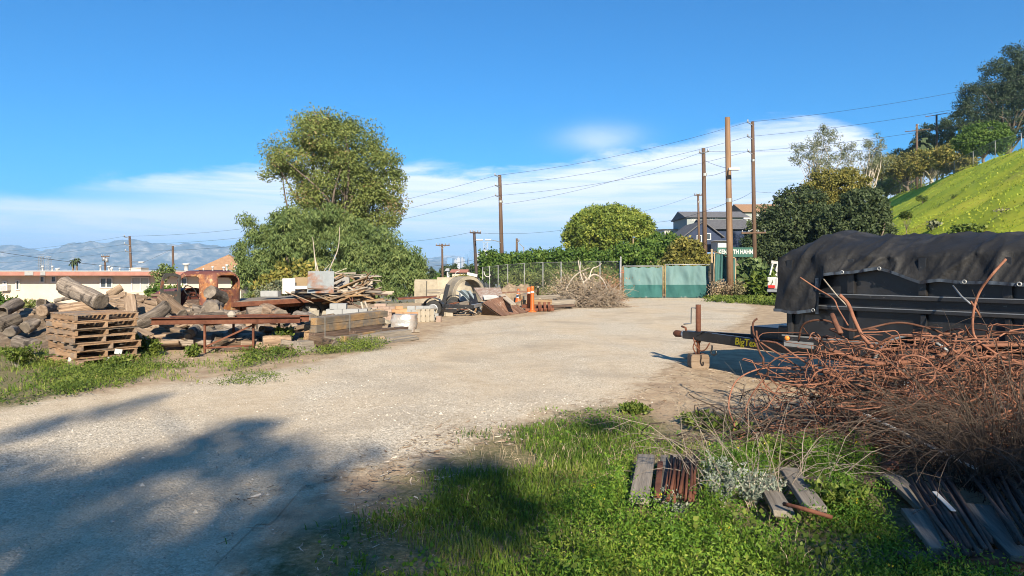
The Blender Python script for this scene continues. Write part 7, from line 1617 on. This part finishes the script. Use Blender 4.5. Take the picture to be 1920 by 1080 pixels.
def clear(x, y): return np.where(np.maximum.reduce([sdist(x, y, c_) for c_ in CLR]) > 0, .0, 1.)
bald = [gpoly([(560, 930), (640, 880), (820, 860), (800, 930), (740, 975), (580, 985)])]
x, y = scatter(lawn, 150000, lambda x, y: np.clip((fbm(x, y, 1.1, 4)-.42+.10*sstep(6.0, 4.2, y))*6, 0, 1)*sstep(9.5, 4, y)*clear(x, y), .25, 1)
s_ = sdist(x, y, bald[0]); k_ = s_ < .02+.1*rng.normal(size=len(x)); x, y = x[k_], y[k_]
V_ = blade_verts(P3(x, y), .055+.03*fbm(x, y, .9, 2), .0075, .5); tint = np.clip(fbm(x, y, 1.4, 3)*1.1-.1+rng.normal(0, .17, len(x)), 0, 1)
tag(link('grass', fast_mesh('grass', V_, 4, F_grass, np.repeat(tint, 2))), 'short patchy grass beside the driveway', None, None, 'stuff')
x, y = scatter(lawn, 30000, lambda x, y: np.clip((fbm(x, y, 1.6, 4)-.47)*7, 0, 1), .15, 2)
P_ = P3(x, y)+np.stack([rng.normal(0, .03, len(x)), rng.normal(0, .03, len(x)), np.abs(rng.normal(.03, .025, len(x)))], 1)
tag(link('clover', fast_mesh('clover', leaf_verts(P_, .026, .8, 0, .2), 4, F_tallweed, np.clip(rng.normal(.5, .2, len(x)), 0, 1))), 'low clover leaves in the grass', None, None, 'stuff')
# tall feathery weeds in the foreground
def weeds(name, label, poly, nplant, hgt, nleaf, ls, mt, seed, aspect=.45, soft=.12, spread=.07, prob=None, stem=True, fl=None, up=.3):
    x, y = scatter(poly, nplant, prob, soft, seed); n = len(x); g = np.random.default_rng(seed+5); h = hgt*g.uniform(.45, 1.25, n)*(.6+.8*fbm(x, y, 1.3, 2)); lx = g.normal(0, .12, n); ly = g.normal(0, .12, n)
    t_ = g.random((n, nleaf))**.8; base = P3(x, y); rad = spread*(1-.6*t_)
    P_ = np.empty((n, nleaf, 3)); P_[..., 0] = base[:, 0, None]+lx[:, None]*h[:, None]*t_+g.normal(0, 1, (n, nleaf))*rad; P_[..., 1] = base[:, 1, None]+ly[:, None]*h[:, None]*t_+g.normal(0, 1, (n, nleaf))*rad; P_[..., 2] = base[:, 2, None]+h[:, None]*t_+.01
    tint = np.clip(np.repeat(g.normal(.47, .17, n)+(fbm(x, y, 1.0, 3)-.5)*1.1, nleaf)+g.normal(0, .13, n*nleaf)+.12*(t_.reshape(-1)-.5), 0, 1); V_ = leaf_verts(P_.reshape(-1, 3), ls, aspect, 0, up)
    tag(link(name, fast_mesh(name, V_, 4, mt, tint)), label, None, None, 'stuff')
    if stem:
        D_ = np.stack([lx, ly, np.zeros(n)], 1); tag(link(name+'_stems', fast_mesh(name+'_stems', blade_verts(base, h*.9, .006, .1, D_), 4, F_grass, np.repeat(g.uniform(.3, .8, n), 2))), 'thin stems of '+label, None, None, 'stuff')
    return x, y, h
wx, wy, wh = weeds('tall_weeds', 'feathery bright green weeds in the foreground', tall, 3000, .20, 70, .022, F_tallweed, 31, .38, prob=lambda x, y: sstep(7.2, 4.6, y)*np.clip((fbm(x, y, 1.1, 3)-.30)*5, .1, 1)*clear(x, y))
weeds('broad_weeds', 'broad leaved weeds among the feathery ones', tall, 300, .16, 14, .040, F_bright, 32, .75, prob=lambda x, y: np.clip((fbm(x, y, .9, 3)-.45)*8, 0, 1)*clear(x, y))
sel = rng.choice(len(wx), 36); Pf = P3(wx[sel], wy[sel]); Pf[:, 2] += wh[sel]*1.15
Pq = np.repeat(Pf, 5, 0)+rng.normal(0, .006, (180, 3)); tag(link('weed_flowers', fast_mesh('weed_flowers', leaf_verts(Pq, .010, .9, 0, .3), 4, F_yellowflower, rng.random(180))), 'tiny yellow flowers on the weeds', None, None, 'stuff')
x, y = scatter(lawn, 9000, lambda x, y: np.clip((fbm(x, y, .9, 3)-.42)*4, .02, 1)*sstep(8, 4.5, y), .2, 77)
tag(link('dry_grass', fast_mesh('dry_grass', blade_verts(P3(x, y), .13, .004, .7), 4, F_straw, np.repeat(rng.uniform(.3, 1, len(x)), 2))), 'dry bleached grass stalks among the green', None, None, 'stuff')
x, y = scatter(GREEN[1], 26000, lambda x, y: np.clip((fbm(x, y, 1.2, 4)-.36)*5, 0, 1), .3, 78)
tag(link('grass', fast_mesh('grass', blade_verts(P3(x, y), .10, .011, .6), 4, F_grass, np.repeat(np.clip(rng.normal(.6, .2, len(x)), 0, 1), 2))), 'short grass around the pallets and log heap', None, None, 'stuff')
x, y = scatter(edge3, 5000, lambda x, y: np.clip((fbm(x, y, 1.2, 4)-.45)*5, 0, 1), .3, 79) if False else scatter(gpoly([(250, 720), (300, 660), (480, 650), (560, 640), (700, 655), (600, 680), (460, 712)]), 9000, lambda x, y: np.clip((fbm(x, y, 1.2, 4)-.47)*5, 0, 1), .3, 79)
tag(link('grass', fast_mesh('grass', blade_verts(P3(x, y), .08, .010, .6), 4, F_grass, np.repeat(np.clip(rng.normal(.65, .2, len(x)), 0, 1), 2))), 'thin patchy grass before the rusty stand', None, None, 'stuff')
# silver leaved plants by the planks
SG = 'silver leaved plants by the planks'
g8 = np.random.default_rng(88)
def plant(name, label, cat, px, py, h, n, spread, ls, mt, seed, aspect, grp=None, stemr=.004, stem_m=None, up=.4):
    p = G(px, py); p.z = tz(p.x, p.y); root = thing(name, label, cat, p, grp); g = np.random.default_rng(seed); random.seed(seed); b = MB(); Ps = []
    for k_ in range(n):
        a_ = random.uniform(0, 6.28); tip = Vector((math.cos(a_)*spread*random.uniform(.2, 1), math.sin(a_)*spread*random.uniform(.2, 1), h*random.uniform(.6, 1.1))); pts = catmull([Vector((tip.x*.15, tip.y*.15, 0)), Vector((tip.x*.5, tip.y*.5, tip.z*.6)), tip], 4)
        b.tube(pts, np.linspace(stemr, stemr*.5, len(pts)).tolist(), 4, cap=False)
        for q in pts[3:]:
            for _ in range(7): Ps.append((q.x+random.gauss(0, ls*.5), q.y+random.gauss(0, ls*.5), q.z+random.gauss(0, ls*.4)))
    b.build('stems', stem_m or M_trunk_pale, parent=root, local=True); Ps = np.array(Ps); link('leaves', fast_mesh('leaves', leaf_verts(Ps, ls, aspect, 0, up), 4, mt, g.random(len(Ps))), root); return root
for i, (px, py, h, lb) in enumerate(((1258, 972, .16, 'silver leaved plant in front of the thin rusty bars'), (1345, 925, .26, 'tallest silver leaved plant right of the thin rusty bars'), (1372, 935, .26, 'silver leaved plant between planks, second from the bars'), (1410, 950, .22, 'silver leaved plant beside the short hidden plank'), (1352, 955, .2, 'low silver leaved plant in front of the tallest one'), (1440, 940, .18, 'smallest silver leaved plant near the plank end'))):
    plant('silver_plant', lb, 'plant', px, py, h, 14, .15, .027, F_sage, 90+i, .5, SG)
for i, (px, py, h, sp, lb) in enumerate(((1330, 805, .13, .22, 'low bright weed clump on bare soil left of the tangle'), (1300, 790, .08, .14, 'small flat weed clump on bare soil'), (1190, 770, .05, .16, 'flat weed patch at the driveway end of the lawn'), (1400, 815, .06, .14, 'tiny weed clump under the tangle edge'), (1440, 865, .16, .24, 'leafy weed clump behind the arching stalks'), (1570, 960, .2, .2, 'round leaved weed beside the dark bars'))):
    plant('weed_clump', lb, 'weed', px, py, h, 22, sp, .05, F_bright, 110+i, .6, 'low weed clumps', .002)
# weeds on the west side, by the gates, around the junk
W1 = GREEN[1]
weeds('roadside_weeds', 'low green weeds around the pallets', W1, 5200, .11, 26, .036, F_bright, 51, .5, .3, .12, prob=lambda x, y: np.clip((fbm(x, y, .8, 3)-.36)*6, .03, 1), stem=False)
for i, gpl in enumerate(GREEN[2:6]):
    weeds('roadside_weeds', ['green weeds before the rusty stand', 'grass tuft before the grey beams', 'green weeds by the white pickup', 'small weed patch on the driveway edge'][i], gpl, (450, 500, 5200, 200)[i], (.16, .13, .22, .05)[i], 22, (.05, .06, .12, .04)[i], F_bright, 60+i, (.5, .2, .5, .3)[i], .25, .12, stem=False)
weeds('roadside_weeds', 'yellow green field weeds behind the brick stacks', GREEN[6], 2600, .35, 16, .14, F_yellowgreen, 66, .4, .6, .2, stem=False)
fence_w = np.array([(XD(900, 45), 45), (XD(1165, 39), 39), (XD(1165, 37.5), 37.5), (XD(900, 42), 42)])
weeds('fence_weeds', 'dry tan and green weeds along the fence foot', fence_w, 1500, .5, 18, .14, foliage('dry_fence_weed', [(0, (.06, .09, .025)), (.5, (.17, .17, .07)), (1, (.34, .27, .15))]), 67, .3, .5, .2, stem=False)
for i, (px, py, h, sp, lb) in enumerate(((262, 668, .34, .16, 'leafy weed growing against the pallet corner'), (345, 640, .26, .16, 'leafy weed behind the pallets before the bleached logs'), (288, 668, .22, .14, 'short weed right of the pallet corner weed'), (530, 655, .42, .2, 'tall weed between rusty stand and timbers'), (360, 668, .15, .12, 'small weed before the rusty stand'), (222, 690, .15, .2, 'broad weed in front of the pallet stack'), (30, 690, .3, .3, 'leafy weed at the west edge of the yard'))):
    plant('leafy_weed', lb, 'weed', px, py, h, 16, sp, .07, F_bright, 130+i, .5, 'leafy weeds by the junk', .003)
tag(None or link('slope_tufts', (lambda: (lambda xx, yy: fast_mesh('slope_tufts', blade_verts(np.stack([xx, yy, terrain(xx, yy)], 1), .16, .10, .6), 4, F_hillgrass, np.repeat(np.clip(fbm(xx, yy, .12, 4)*1.5-.35+rng.normal(0, .15, len(xx)), 0, 1), 2)))(*(lambda a, b_: (a[(.96*a-.275*b_ > 11.5) & (.96*a-.275*b_ < 39)], b_[(.96*a-.275*b_ > 11.5) & (.96*a-.275*b_ < 39)]))(rng.uniform(18, 85, 40000), rng.uniform(28, 150, 40000))))()), 'bright grass tufts on the slope', None, None, 'stuff')
# straw, bark strips, pebbles
def litter(name, label, polys, n, L, w, mt, seed, soft=.4, prob=None, dz=.006):
    X_, Y_ = [], []
    for i, p in enumerate(polys):
        x, y = scatter(p, n[i], prob, soft, seed+i); X_.append(x); Y_.append(y)
    x, y = np.concatenate(X_), np.concatenate(Y_); N_ = len(x); a_ = rng.uniform(0, 6.283, N_); l_ = L*rng.uniform(.4, 1.5, N_); d = np.stack([np.cos(a_), np.sin(a_), rng.normal(0, .12, N_)], 1)*l_[:, None]; s2 = np.stack([-np.sin(a_), np.cos(a_), rng.normal(0, .4, N_)], 1)*(w*rng.uniform(.5, 1.5, N_))[:, None]
    P_ = P3(x, y, dz)+np.stack([np.zeros(N_), np.zeros(N_), rng.random(N_)*.012], 1); bend = s2*rng.normal(0, 2.0, N_)[:, None]*np.array([1, 1, 0])
    V_ = np.empty((N_, 8, 3)); V_[:, 0] = P_-s2; V_[:, 1] = P_+s2; V_[:, 2] = P_+d*.5+s2+bend; V_[:, 3] = P_+d*.5-s2+bend; V_[:, 4] = V_[:, 3]; V_[:, 5] = V_[:, 2]; V_[:, 6] = P_+d+s2*.5; V_[:, 7] = P_+d-s2*.5
    tag(link(name, fast_mesh(name, V_.reshape(-1, 3), 4, mt, np.repeat(rng.random(N_), 2))), label, None, None, 'stuff')
edge1 = gpoly([(470, 1060), (540, 960), (620, 885), (760, 850), (900, 815), (1010, 780), (1100, 775), (1060, 830), (900, 860), (840, 960), (720, 990), (560, 1060)])
edge2 = gpoly([(1090, 790), (1180, 745), (1260, 690), (1400, 700), (1480, 760), (1500, 860), (1320, 870), (1230, 800)])
edge3 = gpoly([(250, 720), (300, 660), (480, 650), (560, 640), (600, 680), (460, 712)])
litter('bark_strips', 'fallen bark strips and dead leaves along the driveway edge', [edge1, edge2, edge3], [2600, 900, 500], .075, .0045, F_deadleaf, 201)
litter('straw', 'fine dry straw scattered over the soil', [edge1, edge2, edge3, lawn], [9000, 9000, 4200, 5000], .05, .0022, F_straw, 211, .6)
dr_near = gpoly([(0, 1080), (0, 780), (300, 730), (700, 690), (1200, 690), (1150, 760), (900, 830), (620, 900), (480, 1080)])
x, y = scatter(dr_near, 60000, lambda x, y: np.clip(.25+(fbm(x, y, .7, 3)-.4)*2.5, .03, 1)*sstep(13, 5, y), .5, 221)
N_ = len(x); sz = .0052*np.exp(rng.normal(0, .45, N_)); o8 = np.array([[1, 0, 0], [0, 1, 0], [-1, 0, 0], [0, -1, 0], [0, 0, 1.]]); P_ = P3(x, y, .002)
F4 = [(0, 1, 4), (1, 2, 4), (2, 3, 4), (3, 0, 4)]; Q_ = P_[:, None, :]+o8[None]*sz[:, None, None]*rng.uniform(.6, 1.4, (N_, 5, 3)); V_ = np.concatenate([Q_[:, list(f_)] for f_ in F4], 1).reshape(-1, 3)
tag(link('gravel_stones', fast_mesh('gravel_stones', V_, 3, F_pebble, np.repeat(rng.random(N_), 4))), 'loose small stones on the driveway', None, None, 'stuff')
# ------------------------------------------------------------------ the trees behind the viewer whose shade falls on the yard
th = Vector((math.sin(SUN_AZ), -math.cos(SUN_AZ), math.tan(SUN_EL)))
def back(px, py, Yt):
    g = G(px, py); s_ = (g.y-Yt)/math.cos(SUN_AZ); return g+th*s_
def shade_tree(label, blobs, Yt, bx, mt, seed, ls, dens):
    base = Vector((bx, Yt, tz(bx, Yt))); root = thing('shade_tree', label, 'tree', base, 'trees behind the viewer'); g = np.random.default_rng(seed); Ps = []; cs = []
    for (px, py, rad, k_) in blobs:
        rad = rad*.66; c = back(px+g.normal(0, 12), py+g.normal(0, 4), Yt+g.normal(0, .8)); n = int(dens*rad*rad*k_); u = g.normal(size=(n, 3)); u = unit(u)*(g.random(n)**.45)[:, None]*rad; u[:, 2] *= .62; Ps.append(np.array(c)+u); cs.append(c)
    P_ = np.concatenate(Ps); link('crown', fast_mesh('crown', leaf_verts(P_, ls, .4, .4)-np.array(base), 4, mt, g.random(len(P_))), root)
    b = MB(); zt_ = max(c.z for c in cs); mid = Vector((bx+.3, Yt-.2, zt_*.55)); tpts = catmull([base-UP*.2, base.lerp(mid, .5)+Vector((.25, 0, 0)), mid], 5); b.tube(tpts, np.linspace(.34, .2, len(tpts)).tolist(), 10, wob=.2)
    for c in cs[::3]: pp_ = catmull([mid, mid.lerp(c, .5)+UP*.3, c], 4); b.tube(pp_, np.linspace(.06, .015, len(pp_)).tolist(), 5, cap=False)
    b.build('trunk', M_trunk_pale, parent=root, smooth=True)
bl = []
for (px, py, r, k_) in ((40, 960, .9, 1), (150, 930, .8, 1), (250, 890, .75, 1), (330, 850, .7, 1), (420, 830, .7, 1), (500, 800, .5, .8), (520, 850, .7, 1), (440, 890, .6, 1), (560, 900, .6, 1), (680, 850, .35, .8), (790, 865, .35, .7), (640, 970, .42, 1), (560, 980, .6, 1), (470, 960, .6, 1), (360, 985, .35, .8), (250, 960, .6, .9), (130, 1020, .7, 1), (30, 1060, .7, 1), (340, 1050, .4, .9), (430, 1040, .6, 1), (530, 1060, .5, 1), (640, 1050, .5, 1), (740, 1000, .5, .9), (720, 930, .4, .7), (840, 900, .45, .9), (830, 1045, .35, .8), (920, 985, .35, .8), (900, 880, .4, .8), (960, 950, .4, .5), (230, 1070, .5, 1), (560, 1160, .7, 1), (300, 1160, .8, 1), (80, 1160, .9, 1), (800, 1140, .5, .9), (200, 765, .5, .8), (120, 780, .5, .6), (280, 752, .4, .6), (30, 810, .5, .6), (430, 800, .4, .6), (900, 880, .5, .9), (930, 925, .32, .7), (860, 960, .42, .8), (950, 1000, .3, .7), (1010, 955, .3, .6), (1080, 900, .28, .6), (1110, 800, .45, .9), (1160, 795, .35, .7), (-60, 900, 1., 1), (-80, 1000, 1., 1)):
    bl.append((px, py, r, k_))
shade_tree('tall pale trunked tree standing behind the viewer, shading the driveway', bl, -15.0, 4.2, F_pepper, 301, .14, 1500)
bl2 = [(1560, 1040, .35, .8), (1620, 1010, .35, .8), (1480, 1090, .35, .7), (1600, 960, .25, .6), (1540, 900, .22, .5), (1700, 900, .5, 1), (1800, 930, .6, 1), (1900, 920, .6, 1), (1700, 980, .4, 1), (1780, 1010, .5, 1), (1880, 1010, .6, 1), (1960, 960, .8, 1), (1720, 1060, .5, 1), (1830, 1080, .6, 1), (1940, 1060, .7, 1), (1620, 880, .3, .6), (1850, 870, .5, .8), (1940, 860, .6, .9), (1760, 870, .4, .7), (1800, 1180, .7, 1), (2050, 1000, 1., 1)]
shade_tree('second tree standing behind the viewer, shading the dark bars', bl2, -14.0, 9.2, F_dark, 302, .16, 1400)

for o_ in list(col.objects):
    if o_.parent is None and o_.get('category') and not o_.get('kind'): o_['kind'] = 'thing'
